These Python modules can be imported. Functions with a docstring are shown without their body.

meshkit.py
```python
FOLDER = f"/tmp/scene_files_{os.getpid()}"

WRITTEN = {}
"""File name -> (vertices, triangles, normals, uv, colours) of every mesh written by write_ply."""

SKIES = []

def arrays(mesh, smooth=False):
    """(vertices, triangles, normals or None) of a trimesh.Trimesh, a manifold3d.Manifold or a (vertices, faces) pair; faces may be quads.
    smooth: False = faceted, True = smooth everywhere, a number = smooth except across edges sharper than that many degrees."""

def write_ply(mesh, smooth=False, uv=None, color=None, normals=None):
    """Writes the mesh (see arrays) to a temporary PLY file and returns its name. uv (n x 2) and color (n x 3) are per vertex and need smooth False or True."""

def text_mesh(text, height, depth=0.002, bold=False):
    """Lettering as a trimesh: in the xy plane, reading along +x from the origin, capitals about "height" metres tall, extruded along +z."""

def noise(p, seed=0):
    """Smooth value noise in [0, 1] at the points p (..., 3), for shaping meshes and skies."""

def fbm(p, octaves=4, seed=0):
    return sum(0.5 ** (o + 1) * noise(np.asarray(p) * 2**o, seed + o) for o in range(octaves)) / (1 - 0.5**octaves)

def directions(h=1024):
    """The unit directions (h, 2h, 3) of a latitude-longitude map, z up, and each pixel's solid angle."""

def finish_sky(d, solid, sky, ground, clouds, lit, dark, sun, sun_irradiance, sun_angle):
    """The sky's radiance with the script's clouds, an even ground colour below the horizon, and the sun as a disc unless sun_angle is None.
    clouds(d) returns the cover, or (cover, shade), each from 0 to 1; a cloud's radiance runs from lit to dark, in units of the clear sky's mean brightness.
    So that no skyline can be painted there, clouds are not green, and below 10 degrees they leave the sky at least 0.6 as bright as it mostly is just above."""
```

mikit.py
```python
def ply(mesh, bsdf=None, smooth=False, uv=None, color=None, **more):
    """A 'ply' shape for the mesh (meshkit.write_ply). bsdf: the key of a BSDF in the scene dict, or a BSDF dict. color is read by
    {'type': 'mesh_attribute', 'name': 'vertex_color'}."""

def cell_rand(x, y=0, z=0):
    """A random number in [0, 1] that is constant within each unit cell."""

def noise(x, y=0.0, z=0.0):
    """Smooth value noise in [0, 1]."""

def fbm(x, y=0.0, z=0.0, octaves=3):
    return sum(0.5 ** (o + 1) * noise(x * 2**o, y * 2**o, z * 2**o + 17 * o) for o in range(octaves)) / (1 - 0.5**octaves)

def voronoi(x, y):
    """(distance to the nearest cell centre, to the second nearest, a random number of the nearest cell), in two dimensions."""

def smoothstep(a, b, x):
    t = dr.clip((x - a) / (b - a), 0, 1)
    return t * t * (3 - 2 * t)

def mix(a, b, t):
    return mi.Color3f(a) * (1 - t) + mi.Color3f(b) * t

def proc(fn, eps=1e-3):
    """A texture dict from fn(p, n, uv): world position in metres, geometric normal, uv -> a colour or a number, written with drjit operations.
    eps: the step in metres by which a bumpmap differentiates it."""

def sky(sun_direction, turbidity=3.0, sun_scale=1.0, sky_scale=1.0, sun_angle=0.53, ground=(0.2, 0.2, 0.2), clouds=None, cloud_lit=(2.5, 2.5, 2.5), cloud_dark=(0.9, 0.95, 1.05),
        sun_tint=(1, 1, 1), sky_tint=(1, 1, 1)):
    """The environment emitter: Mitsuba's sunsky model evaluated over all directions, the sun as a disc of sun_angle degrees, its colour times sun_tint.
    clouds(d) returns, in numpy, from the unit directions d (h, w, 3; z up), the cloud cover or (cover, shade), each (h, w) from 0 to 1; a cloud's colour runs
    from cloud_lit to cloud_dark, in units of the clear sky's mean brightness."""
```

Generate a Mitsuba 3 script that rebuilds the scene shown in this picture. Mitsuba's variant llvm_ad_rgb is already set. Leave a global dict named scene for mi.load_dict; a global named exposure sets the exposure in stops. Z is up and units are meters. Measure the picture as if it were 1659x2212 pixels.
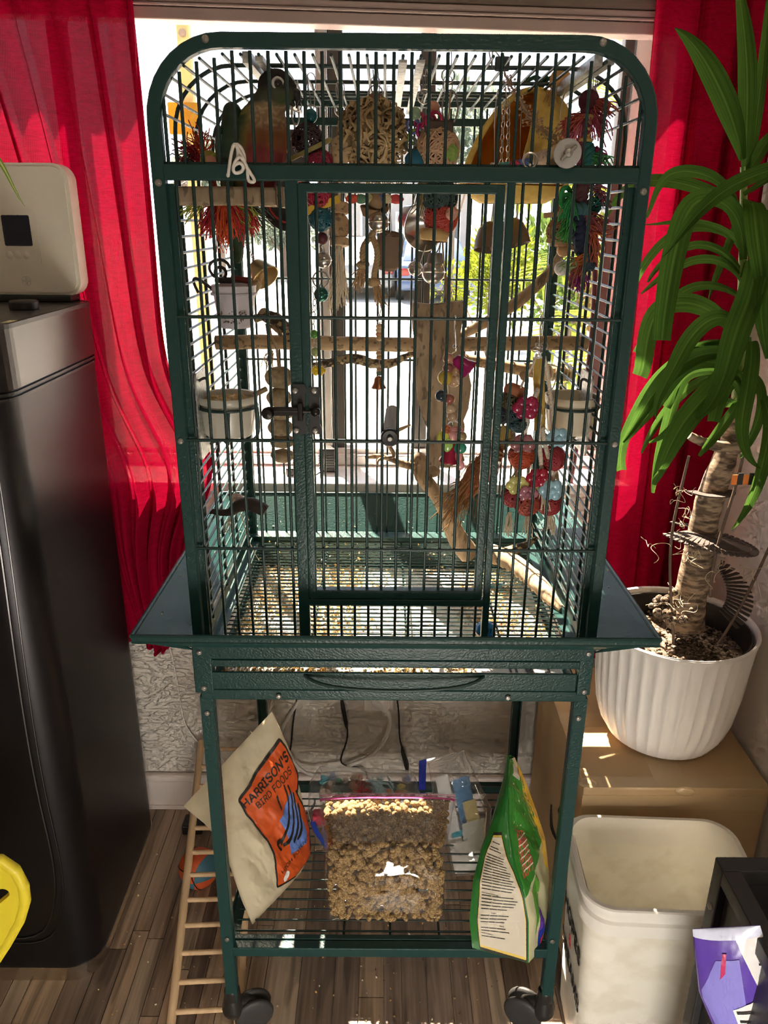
import math, random
import numpy as np, trimesh, manifold3d as m3
import drjit as dr, mitsuba as mi
import mikit, meshkit
from mikit import proc, noise as N, fbm as FB, smoothstep as SS, mix as MX, voronoi, cell_rand
from shapely.geometry import Polygon, Point, LineString, box as sbox
T = mi.ScalarTransform4f
scene, labels = {}, {}

# ------------------------------------------------------------------ camera, sky, sun, lamps out of view, exposure
_C = np.array([-0.0207, -1.0282, 1.4098]); _yaw, _pitch, _roll = 0.0029, 0.3585, -0.0085
_f = np.array([math.sin(_yaw)*math.cos(_pitch), math.cos(_yaw)*math.cos(_pitch), -math.sin(_pitch)])
_r = np.array([math.cos(_yaw), -math.sin(_yaw), 0.0]); _d = np.cross(_f, _r)
_down = -_r*math.sin(_roll) + _d*math.cos(_roll)
scene['camera'] = {'type': 'perspective', 'fov': 2*math.degrees(math.atan(829.5/1672)), 'fov_axis': 'x', 'near_clip': 0.02, 'far_clip': 400.0,
                   'to_world': T().look_at(origin=_C.tolist(), target=(_C+_f).tolist(), up=(-_down).tolist())}
exposure = 2.9
SUN_AZ, SUN_EL = math.radians(24), math.radians(54.6)
SUN = (-math.sin(SUN_AZ)*math.cos(SUN_EL), math.cos(SUN_AZ)*math.cos(SUN_EL), math.sin(SUN_EL))
def _clouds(d):
    p = d*3.0 + 7.3
    return 0.45 + 0.3*meshkit.fbm(p, 3), 0.15*meshkit.noise(p*2)
scene['sky'] = mikit.sky(SUN, turbidity=4.0, sun_scale=4.5, sky_scale=1.9, clouds=_clouds, cloud_lit=(1.5, 1.5, 1.5), cloud_dark=(1.0, 1.02, 1.05), ground=(.3, .3, .29))
UNSEEN_LAMP_POWER, FILL_LAMP = 2.0, 2.5  # strengths of the unseen ceiling lamp and the added fill lamp

# ------------------------------------------------------------------ helpers
def key_for(name, parent=None):
    base = (parent + '__' if parent else '') + name
    if base not in scene and base not in labels and not any(k.startswith(base+'__') for k in scene): return base
    i = 1
    while True:
        k = '%s_%03d' % (base, i)
        if k not in scene and k not in labels: return k
        i += 1
def tag(k, label=None, cat=None, group=None, kind=None):
    d = labels.setdefault(k, {})
    if label: d['label'] = label
    if cat: d['category'] = cat
    if group: d['group'] = group
    if kind: d['kind'] = kind
    return k
def thing(name, label, cat, group=None):
    return tag(key_for(name), label, cat, group)
def put(name, mesh, m, parent=None, smooth=35, label=None, kind=None, **kw):
    k = key_for(name, parent)
    scene[k] = mikit.ply(mesh, m, smooth, **kw)
    if label or kind: tag(k, label, kind=kind)
    return k
def share(name, ply, parent=None, to_world=None):
    k = key_for(name, parent); d = dict(ply)
    if to_world is not None: d['to_world'] = to_world
    scene[k] = d
    return k
def solo(name, mesh, m, label, cat, group=None, smooth=35, kind=None, **kw):
    k = key_for(name); scene[k] = mikit.ply(mesh, m, smooth, **kw)
    return tag(k, label, cat, group, kind)
def struct(name, mesh, m, smooth=False):
    k = key_for(name); scene[k] = mikit.ply(mesh, m, smooth); tag(k, kind='structure'); return k
cat = trimesh.util.concatenate
def M(v, f): return trimesh.Trimesh(np.asarray(v, float), np.asarray(f, int), process=False)
def bx(x0, y0, z0, x1, y1, z1):
    b = trimesh.creation.box((abs(x1-x0), abs(y1-y0), abs(z1-z0))); b.apply_translation(((x0+x1)/2, (y0+y1)/2, (z0+z1)/2)); return b
def man(mesh): return m3.Manifold(m3.Mesh(np.asarray(mesh.vertices, np.float32), np.asarray(mesh.faces, np.uint32)))
def unman(m):
    q = m.to_mesh(); return M(q.vert_properties[:, :3], q.tri_verts)
def rbx(x0, y0, z0, x1, y1, z1, r=0.003, seg=8):
    s = m3.Manifold.sphere(r, seg)
    c = [s.translate((x, y, z)) for x in (x0+r, x1-r) for y in (y0+r, y1-r) for z in (z0+r, z1-r)]
    return unman(m3.Manifold.batch_hull(c))
def frames(p, closed=False):
    p = np.asarray(p, float); n = len(p)
    t = np.roll(p, -1, 0) - np.roll(p, 1, 0) if closed else np.gradient(p, axis=0)
    t /= np.linalg.norm(t, axis=1, keepdims=True) + 1e-12
    a = np.zeros_like(p); u = np.cross(t[0], [0.13, 0.2, 1.0])
    if np.linalg.norm(u) < 0.1: u = np.cross(t[0], [1, 0, 0.1])
    for i in range(n):
        u = u - t[i]*np.dot(u, t[i]); u /= np.linalg.norm(u) + 1e-12; a[i] = u
    return t, a, np.cross(t, a)
def spline(p, n=24, closed=False):
    from scipy.interpolate import CubicSpline
    p = np.asarray(p, float)
    if closed: p = np.vstack([p, p[:1]])
    s = np.r_[0, np.cumsum(np.linalg.norm(np.diff(p, axis=0), axis=1) + 1e-9)]
    q = CubicSpline(s, p, bc_type='periodic' if closed else 'not-a-knot' if len(p) > 3 else 'natural')(np.linspace(0, s[-1], n + (1 if closed else 0)))
    return q[:-1] if closed else q
def tube(p, r=0.002, sides=8, closed=False, cap=True, profile=None):
    p = np.asarray(p, float); n = len(p); t, a, b = frames(p, closed)
    r = np.broadcast_to(np.asarray(r, float), (n,))
    if profile is None:
        g = np.arange(sides)*2*math.pi/sides; profile = np.stack([np.cos(g), np.sin(g)], 1)
    s = len(profile)
    v = p[:, None] + r[:, None, None]*(profile[None, :, :1]*a[:, None] + profile[None, :, 1:]*b[:, None])
    i, j = np.meshgrid(np.arange(n if closed else n-1), np.arange(s), indexing='ij'); i2 = (i+1) % n; j2 = (j+1) % s
    q = np.stack([i*s+j, i*s+j2, i2*s+j2, i2*s+j], -1).reshape(-1, 4)
    f = np.vstack([q[:, [0, 1, 2]], q[:, [0, 2, 3]]]); v = v.reshape(-1, 3)
    if cap and not closed:
        k = len(v); v = np.vstack([v, p[:1], p[-1:]]); e = np.arange(s); e2 = (e+1) % s
        f = np.vstack([f, np.stack([e2, e, e*0+k], 1), np.stack([(n-1)*s+e, (n-1)*s+e2, e*0+k+1], 1)])
    return M(v, f)
def rod(a, b, r=0.002, sides=8): return tube([a, b], r, sides)
SQ = np.array([(.82, -1), (1, -.82), (1, .82), (.82, 1), (-.82, 1), (-1, .82), (-1, -.82), (-.82, -1)])
def lathe(prof, seg=32, axis=None, at=(0, 0, 0)):
    prof = np.asarray(prof, float); n = len(prof); g = np.arange(seg)*2*math.pi/seg
    v = np.stack([prof[:, None, 0]*np.cos(g), prof[:, None, 0]*np.sin(g), np.broadcast_to(prof[:, None, 1], (n, seg))], -1).reshape(-1, 3)
    i, j = np.meshgrid(np.arange(n-1), np.arange(seg), indexing='ij'); j2 = (j+1) % seg
    q = np.stack([i*seg+j, i*seg+j2, (i+1)*seg+j2, (i+1)*seg+j], -1).reshape(-1, 4)
    m = M(v, np.vstack([q[:, [0, 1, 2]], q[:, [0, 2, 3]]]))
    if axis is not None: m.apply_transform(trimesh.geometry.align_vectors([0, 0, 1], np.asarray(axis, float)/np.linalg.norm(axis)))
    m.apply_translation(at); return m
def ball(c, r, sub=2, s=(1, 1, 1)):
    b = trimesh.creation.icosphere(sub, 1.0); b.apply_scale(np.asarray(s, float)*r); b.apply_translation(c); return b
def bumpy(m, amp, freq, seed=0):
    v = np.array(m.vertices); n = m.vertex_normals
    m.vertices = v + n*((meshkit.fbm(v*freq, 3, seed)-0.5)*2*amp)[:, None]; return m
def extrude(poly, h, origin=(0, 0, 0), u=(1, 0, 0), w=(0, 0, 1)):
    """shapely polygon in the (u, w) plane, thickness h along u x w (centred)."""
    m = cat([trimesh.creation.extrude_polygon(g, h, engine='earcut') for g in getattr(poly, 'geoms', [poly])])
    u = np.asarray(u, float)/np.linalg.norm(u); w = np.asarray(w, float)/np.linalg.norm(w); n = np.cross(u, w)
    v = m.vertices; m.vertices = np.asarray(origin) + v[:, :1]*u + v[:, 1:2]*w + (v[:, 2:]-h/2)*n
    return m
def grid(P, thick=0.0):
    """P (n, m, 3) -> sheet; thick > 0 makes it a closed slab."""
    P = np.asarray(P, float); n, m = P.shape[:2]
    i, j = np.meshgrid(np.arange(n-1), np.arange(m-1), indexing='ij')
    q = np.stack([i*m+j, i*m+j+1, (i+1)*m+j+1, (i+1)*m+j], -1).reshape(-1, 4)
    f = np.vstack([q[:, [0, 1, 2]], q[:, [0, 2, 3]]]); v = P.reshape(-1, 3)
    if not thick: return M(v, f)
    nn = M(v, f).vertex_normals; k = len(v)
    e = np.r_[np.arange(m-1), (np.arange(n-1)+1)*m-1, (n-1)*m+np.arange(m-1, 0, -1), np.arange(n-1, 0, -1)*m]
    e2 = np.roll(e, -1)
    return M(np.vstack([v+nn*thick/2, v-nn*thick/2]), np.vstack([f, f[:, ::-1]+k, np.stack([e2, e, e+k], 1), np.stack([e2, e+k, e2+k], 1)]))
def rope(p, r, turns_per_m=90, strands=3, sides=6, n=None):
    p = np.asarray(p, float); L = np.linalg.norm(np.diff(p, axis=0), axis=1).sum()
    n = n or max(12, int(L*turns_per_m*6)); p = spline(p, n) if len(p) > 2 else np.linspace(p[0], p[1], n)
    t, a, b = frames(p); g = np.linspace(0, L*turns_per_m*2*math.pi, n); out = []
    for k in range(strands):
        h = g + k*2*math.pi/strands
        out.append(tube(p + r*.5*(np.cos(h)[:, None]*a + np.sin(h)[:, None]*b), r*.58, sides))
    return cat(out)
def strands(base, direction, length, count, spread, r, rng, droop=0.3, n=5, spread0=None):
    """a tuft of loose threads"""
    base = np.asarray(base, float); d = np.asarray(direction, float)/np.linalg.norm(direction); out = []
    for _ in range(count):
        o = rng.normal(0, 1, 3)*(spread0 if spread0 is not None else spread*.25)
        e = d*length*rng.uniform(.65, 1.05) + rng.normal(0, 1, 3)*spread
        w = rng.normal(0, 1, 3)*spread*.5; s = np.linspace(0, 1, n)[:, None]
        out.append(tube(base+o + e*s + w*np.sin(s*math.pi) + np.array([0, 0, -droop*length])*s*s, r, 4))
    return cat(out)
def wicker(c, R, count, r, rng, sides=5, n=26, wob=.06):
    out = []
    for _ in range(count):
        t = rng.normal(0, 1, 3); t /= np.linalg.norm(t); u = np.cross(t, rng.normal(0, 1, 3)); u /= np.linalg.norm(u); w = np.cross(t, u)
        g = np.linspace(0, 2*math.pi, n, endpoint=False); h = rng.uniform(-.45, .45); q = math.sqrt(1-h*h)
        out.append(tube(np.asarray(c) + R*rng.uniform(1-wob, 1)*(q*(np.cos(g)[:, None]*u+np.sin(g)[:, None]*w) + h*t), r, sides, closed=True))
    return cat(out)
def chain(p, link=.006, r=.0006, n=None):
    p = np.asarray(p, float); L = np.linalg.norm(np.diff(p, axis=0), axis=1).sum(); n = n or max(2, int(L/(link*.75)))
    q = spline(p, n) if len(p) > 2 else np.linspace(p[0], p[1], n); t, a, b = frames(q); out = []
    g = np.linspace(0, 2*math.pi, 10, endpoint=False)
    for i in range(n):
        u = a[i] if i % 2 else b[i]
        out.append(tube(q[i] + np.cos(g)[:, None]*t[i]*link*.5 + np.sin(g)[:, None]*u*link*.3, r, 5, closed=True))
    return cat(out)
def ring(c, R, r, normal=(0, 1, 0), n=24, sides=6, s=(1, 1)):
    nrm = np.asarray(normal, float)/np.linalg.norm(normal); u = np.cross(nrm, [0, 0, 1.0])
    if np.linalg.norm(u) < .1: u = np.array([1.0, 0, 0])
    u /= np.linalg.norm(u); w = np.cross(nrm, u); g = np.linspace(0, 2*math.pi, n, endpoint=False)
    return tube(np.asarray(c) + R*(s[0]*np.cos(g)[:, None]*u + s[1]*np.sin(g)[:, None]*w), r, sides, closed=True)
def letters(text, h, origin, u, w, depth=.0008, bold=False):
    m = meshkit.text_mesh(text, h, depth, bold); u = np.asarray(u, float)/np.linalg.norm(u); w = np.asarray(w, float)/np.linalg.norm(w)
    v = m.vertices; m.vertices = np.asarray(origin) + v[:, :1]*u + v[:, 1:2]*w + v[:, 2:]*np.cross(u, w); return m

# ------------------------------------------------------------------ materials
def mat(k, c, rough=.5, metal=0., two=True, **kw):
    d = {'type': 'principled', 'base_color': c if isinstance(c, dict) else {'type': 'rgb', 'value': list(c)}, 'roughness': rough, 'metallic': metal, **kw}
    scene[k] = {'type': 'twosided', 'b': d} if two else d
    return k
def bumped(k, c, rough, fn, scale, eps=1e-3, metal=0., **kw):
    scene[k] = {'type': 'twosided', 'b': {'type': 'bumpmap', 'arbitrary': proc(fn, eps), 'scale': scale, 'bsdf': {'type': 'principled', 'base_color': c if isinstance(c, dict) else {'type': 'rgb', 'value': list(c)}, 'roughness': rough, 'metallic': metal, **kw}}}
    return k
GREEN = bumped('mat_green_paint', (.0105, .044, .042), .34, lambda p, n, uv: FB(p.x*420, p.y*420, p.z*420, 2), .0006, 5e-4, specular=.32)
mat('mat_bar_green', (.009, .032, .030), .35)
mat('mat_galvanised', proc(lambda p, n, uv: MX((.30, .31, .30), (.62, .63, .60), N(p.x*260, p.y*260, p.z*260))), .45, .6)
mat('mat_steel', (.62, .60, .57), .22, 1.0)
mat('mat_dull_steel', (.35, .34, .32), .4, .9)
mat('mat_black_plastic', (.012, .012, .013), .4)
mat('mat_black_metal', (.03, .028, .026), .3, .8)
mat('mat_white_plastic', (.78, .76, .72), .35)
def wallfn(p, n, uv):
    return SS(.42, .62, FB(p.x*95, p.y*95, p.z*95, 3))
bumped('mat_wall', (.76, .71, .65), .9, wallfn, .010, 8e-4)
mat('mat_ceiling', (.72, .69, .65), .9)
mat('mat_trim', (.74, .66, .62), .45)
mat('mat_window_white', (.80, .79, .77), .4)
mat('mat_window_dark', (.055, .048, .042), .45)
mat('mat_grey_rail', (.42, .41, .39), .5)
scene['mat_pane'] = {'type': 'thindielectric', 'int_ior': 1.5}

# ------------------------------------------------------------------ the room
FZ, WY, WIN = -.03, .607, .77          # floor level, inner wall face, window plane
SILL, HEAD, WX0, WX1, RX = .862, 1.98, -1.05, .535, .725
pl = [bx(-2.3, WY, FZ, RX, WY+.19, SILL-.02), bx(-2.3, WY, HEAD, RX, WY+.19, 2.45), bx(-2.3, WY, SILL-.02, WX0, WY+.19, HEAD), bx(WX1, WY, SILL-.02, RX, WY+.19, HEAD)]
struct('wall_back', cat(pl), 'mat_wall')
struct('wall_right', bx(RX, -3.2, FZ, RX+.12, WY+.19, 2.45), 'mat_wall')
struct('wall_left', bx(-2.42, -3.2, FZ, -2.3, WY+.19, 2.45), 'mat_wall')
struct('wall_front', bx(-2.42, -3.32, FZ, RX+.12, -3.2, 2.45), 'mat_wall')
struct('ceiling', bx(-2.42, -3.32, 2.45, RX+.12, WY+.19, 2.55), 'mat_ceiling')
struct('baseboard_back', cat([rbx(-2.3, WY-.012, FZ+.004, RX, WY, .062, .003), rbx(-2.3, WY-.020, .058, RX, WY, .079, .006), bx(-2.3, WY-.016, FZ, RX, WY, FZ+.012)]), 'mat_trim', 30)
struct('baseboard_right', cat([rbx(RX-.012, -3.2, FZ, RX, WY-.02, .062, .003), rbx(RX-.02, -3.2, .058, RX, WY-.02, .079, .006)]), 'mat_trim', 30)
# floor: bed + laid planks
def woodgrain(c0, c1, seed):
    def fn(p, n, uv):
        g = FB(p.x*150+seed*7.7, p.y*5.0+seed*3.1, 0, 3); b = FB(p.x*22+seed*2.3, p.y*2.2+seed, 3.0, 3)
        c = MX(c0, c1, SS(.25, .75, .55*g+.45*b)); k = SS(.60, .72, FB(p.x*60+seed*5, p.y*7+seed*9, 9, 2))
        return c*(1-.35*k)
    return proc(fn)
PLK = [((.20, .138, .098), (.37, .27, .195)), ((.15, .108, .084), (.29, .222, .175)), ((.23, .162, .11), (.42, .305, .21)), ((.105, .074, .056), (.21, .155, .118)), ((.26, .198, .142), (.45, .35, .255))]
for i, (a, b) in enumerate(PLK): mat('mat_plank_%d' % i, woodgrain(a, b, i+1), .42)
struct('floor', bx(-2.42, -3.32, FZ-.12, RX+.12, WY+.19, FZ-.004), mat('mat_floor_bed', woodgrain((.17, .125, .095), (.34, .265, .2), 7), .5))
rng = np.random.default_rng(5)
x = -.98
while x < RX-.005:
    w = min(float(rng.choice([.036, .05, .062, .07])), RX-x); y = -.62 - rng.uniform(0, .5)
    while y < WY-.01:
        L = rng.uniform(.3, .75); y1 = min(y+L, WY-.008)
        if y1-y > .02:
            g = .0009; z1 = FZ + rng.uniform(-.0004, .0004)
            v = bx(x+g, y+g, FZ-.0035, x+w-g, y1-g, z1)
            put('plank', v, 'mat_plank_%d' % rng.integers(0, 5), 'floor', False)
        y = y1+.0005
    x += w
# ceiling lamp out of view behind the viewer, lights the cage front from above
lamp = thing('unseen_ceiling_lamp', 'unseen round white ceiling lamp behind the viewer, lighting the cage front from above', 'lamp')
put('base', lathe([(0, 2.449), (.16, 2.449), (.165, 2.43), (.15, 2.415), (0, 2.415)], 40, at=(.30, -1.35, 0)), 'mat_white_plastic', lamp)
k = put('shade', lathe([(0, 2.345), (.05, 2.348), (.105, 2.36), (.14, 2.385), (.148, 2.414)], 40, at=(.30, -1.35, 0)), 'mat_white_plastic', lamp)
scene[k]['emitter'] = {'type': 'area', 'radiance': {'type': 'rgb', 'value': [UNSEEN_LAMP_POWER, UNSEEN_LAMP_POWER*.83, UNSEEN_LAMP_POWER*.62]}}

fl = thing('added_floor_lamp', 'added white paper column lamp behind the viewer, fill for the lower shelf', 'lamp'); FLX, FLY = .08, -1.36  # added fill lamp, brightens the shelf and the wall below the tray
put('base', lathe([(0, FZ+.02), (.14, FZ+.02), (.15, FZ+.012), (.15, FZ), (0, FZ)][::-1], 40, at=(FLX, FLY, 0)), 'mat_black_plastic', fl)
put('pole', rod((FLX, FLY, FZ+.02), (FLX, FLY, .60), .009, 12), 'mat_dull_steel', fl); put('cap', lathe([(0, .552), (.215, .552), (.215, .558), (0, .565)], 40, at=(FLX, FLY, 0)), 'mat_white_plastic', fl)
k = put('shade', lathe([(.185, .05)]+[(.185+.006*math.sin(i*1.2), .05+.50*i/40) for i in range(1, 40)]+[(.185, .55)], 40, at=(FLX, FLY, 0)), 'mat_white_plastic', fl)
scene[k]['emitter'] = {'type': 'area', 'radiance': {'type': 'rgb', 'value': [FILL_LAMP, FILL_LAMP*.93, FILL_LAMP*.82]}}

# window: reveal, sill, frames, panes
w1 = struct('window_1', cat([bx(WX0, WY+.005, SILL-.02, WX1, WIN+.06, SILL)]), 'mat_window_white')
put('sill_board', rbx(WX0, WY-.006, SILL-.018, WX1, WIN-.03, SILL+.004, .004), 'mat_window_white', w1)
put('jamb', bx(WX1-.012, WY+.012, SILL, WX1+.002, WIN+.03, HEAD), mat('mat_jamb', (.78, .62, .57), .55), w1)
put('jamb', bx(WX0-.002, WY+.012, SILL, WX0+.012, WIN+.03, HEAD), 'mat_jamb', w1)
put('bottom_track', cat([rbx(WX0, WIN-.035, SILL+.004, WX1-.012, WIN+.04, SILL+.030, .004), bx(WX0, WIN-.02, SILL+.03, WX1-.012, WIN-.012, SILL+.042), bx(WX0, WIN+.012, SILL+.03, WX1-.012, WIN+.02, SILL+.042)]), 'mat_window_white', w1)
put('head_track', bx(WX0, WIN-.03, HEAD-.04, WX1-.012, WIN+.04, HEAD), 'mat_window_white', w1)
Z0, Z1 = SILL+.042, HEAD-.04
put('stile', rbx(-.163, WIN-.016, Z0-.006, -.141, WIN+.012, Z1, .003), 'mat_grey_rail', w1)
put('stile', rbx(-.140, WIN-.005, Z0-.006, -.108, WIN+.025, Z1, .003), 'mat_window_dark', w1)
put('stile', rbx(.052, WIN-.012, Z0-.006, .083, WIN+.02, Z1, .003), 'mat_window_dark', w1)
put('stile', rbx(.462, WIN-.012, Z0-.006, .482, WIN+.02, Z1, .003), 'mat_window_dark', w1)
put('stile', rbx(.485, WIN-.012, Z0-.006, .520, WIN+.02, Z1, .003), 'mat_window_white', w1)
put('stile', rbx(-.70, WIN-.012, Z0-.006, -.665, WIN+.02, Z1, .003), 'mat_window_dark', w1)
for a, b in ((WX0+.012, -.70), (-.665, -.163), (-.108, .052), (.083, .462)):
    put('pane', M([(a, WIN+.008, Z0), (b, WIN+.008, Z0), (b, WIN+.008, Z1), (a, WIN+.008, Z1)], [(0, 1, 2), (0, 2, 3)]), 'mat_pane', w1, False)
# raised shade, slightly lower on its right
sh = thing('window_shade', 'raised window shade with a pinkish white bottom rail above the cage', 'window shade')
def tilt(m):
    v = np.array(m.vertices); v[:, 2] += -.0206*(v[:, 0]+.43); m.vertices = v; return m
mat('mat_shade_rail', (.42, .34, .335), .4)
mat('mat_shade_fabric', proc(lambda p, n, uv: MX((.15, .12, .11), (.24, .20, .18), FB(p.x*3, p.y*20, p.z*900, 2))), .8)
put('bottom_rail', tilt(cat([rbx(WX0+.02, WY+.022, 1.757, WX1-.016, WY+.066, 1.778, .003), rbx(WX0+.02, WY+.018, 1.779, WX1-.016, WY+.07, 1.784, .002), rbx(WX0+.02, WY+.02, 1.785, WX1-.016, WY+.068, 1.796, .003)])), 'mat_shade_rail', sh)
for i in range(9):
    z = 1.797 + i*.018
    put('pleat', tilt(rbx(WX0+.02, WY+.02-.004*(i % 2), z, WX1-.016, WY+.068+.004*(i % 2), z+.0175, .005)), 'mat_shade_fabric', sh)
put('head_rail', rbx(WX0+.015, WY+.015, 1.955, WX1-.014, WY+.075, HEAD-.002, .003), 'mat_shade_rail', sh)

# ------------------------------------------------------------------ red curtains
def weave(p, n, uv):
    a = .5+.5*dr.sin(p.x*2600+3*N(p.x*40, p.z*40)); b = .5+.5*dr.sin(p.z*2600+3*N(p.z*60, p.x*60, 4)); q = FB(p.x*120, p.z*500, 2, 2)
    return MX((.25, .002, .018), (.40, .004, .038), SS(.2, .8, .3*a+.3*b+.5*q))
scene['mat_curtain'] = {'type': 'blendbsdf', 'weight': .022, 'a': {'type': 'principledthin', 'base_color': proc(weave), 'roughness': .75, 'diff_trans': .36, 'spec_trans': .0, 'eta': 1.05, 'sheen': .1}, 'b': {'type': 'thindielectric', 'int_ior': 1.02}}
def curtain(name, label, ztop, zbot, left, right, folds, amp, yc, ph, nx=150, nz=60):
    """left(t), right(t): x of the edges at t = 0 (top) .. 1 (bottom)"""
    t = np.linspace(0, 1, nz)[:, None]; s = np.linspace(0, 1, nx)[None, :]
    fx = s + .16/folds*np.sin(2*math.pi*folds*s+ph+.8)*(1+.5*np.sin(9*s))+.01*np.sin(2*math.pi*folds*2*s+1.5*t)
    X = left(t) + (right(t)-left(t))*fx
    warp = s + .02*np.sin(3.1*t+5*s)
    Y = yc + amp*np.sin(2*math.pi*folds*warp+ph) * (.75+.25*np.cos(2.0*t+7*s)) + amp*.35*np.sin(2*math.pi*folds*2.3*warp+ph*2+1.2*t)
    Z = ztop + (zbot(s)-ztop)*t
    k = thing(name, label, 'curtain'); put('cloth', grid(np.stack([X, Y, np.broadcast_to(Z, X.shape)], -1)), 'mat_curtain', k, True)
    e = np.stack([X[-1], Y[-1], np.broadcast_to(Z, X.shape)[-1]], -1); put('hem', tube(e, .0035, 5), 'mat_curtain', k, True)
    rail = rod((X[0].min()-.03, yc, ztop+.05), (X[0].max()+.03, yc, ztop+.05), .008, 12)
    r0 = thing('curtain_rod', 'curtain rod above the ' + ('left' if X.mean() < 0 else 'right') + ' red curtain', 'curtain rod')
    xs = [max(X[0].min()-.03, -2.2), X[0].max()+.02]; put('pole', rail, 'mat_dull_steel', r0)
    for q in (xs[0]+.04, xs[1]-.04): put('bracket', cat([rod((q, yc, ztop+.05), (q, WY, ztop+.05), .006), rbx(q-.012, WY-.006, ztop+.02, q+.012, WY, ztop+.08, .002)]), 'mat_dull_steel', r0)
    for i in range(7): put('ring', ring((xs[0]+.05+(xs[1]-xs[0]-.1)*i/6, yc, ztop+.032), .0125+.014, .0016, (1, 0, 0)), 'mat_dull_steel', k)
    return k
curtain('red_curtain', 'sheer red curtain gathered left of the cage, beside the black bin', 2.10, lambda s: .475+.02*np.sin(9*s), lambda t: -1.12+.50*t**.8, lambda t: -.468+.006*np.sin(5*t)+.09*np.exp(-((t-.74)/.09)**2), 7.5, .019, .575, .9)
curtain('red_curtain', 'red curtain hanging behind the tall potted plant', 2.10, lambda s: .44+.01*np.sin(8*s), lambda t: .452+.034*t, lambda t: .70+.01*t, 3.0, .019, .576, 2.2)

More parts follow.
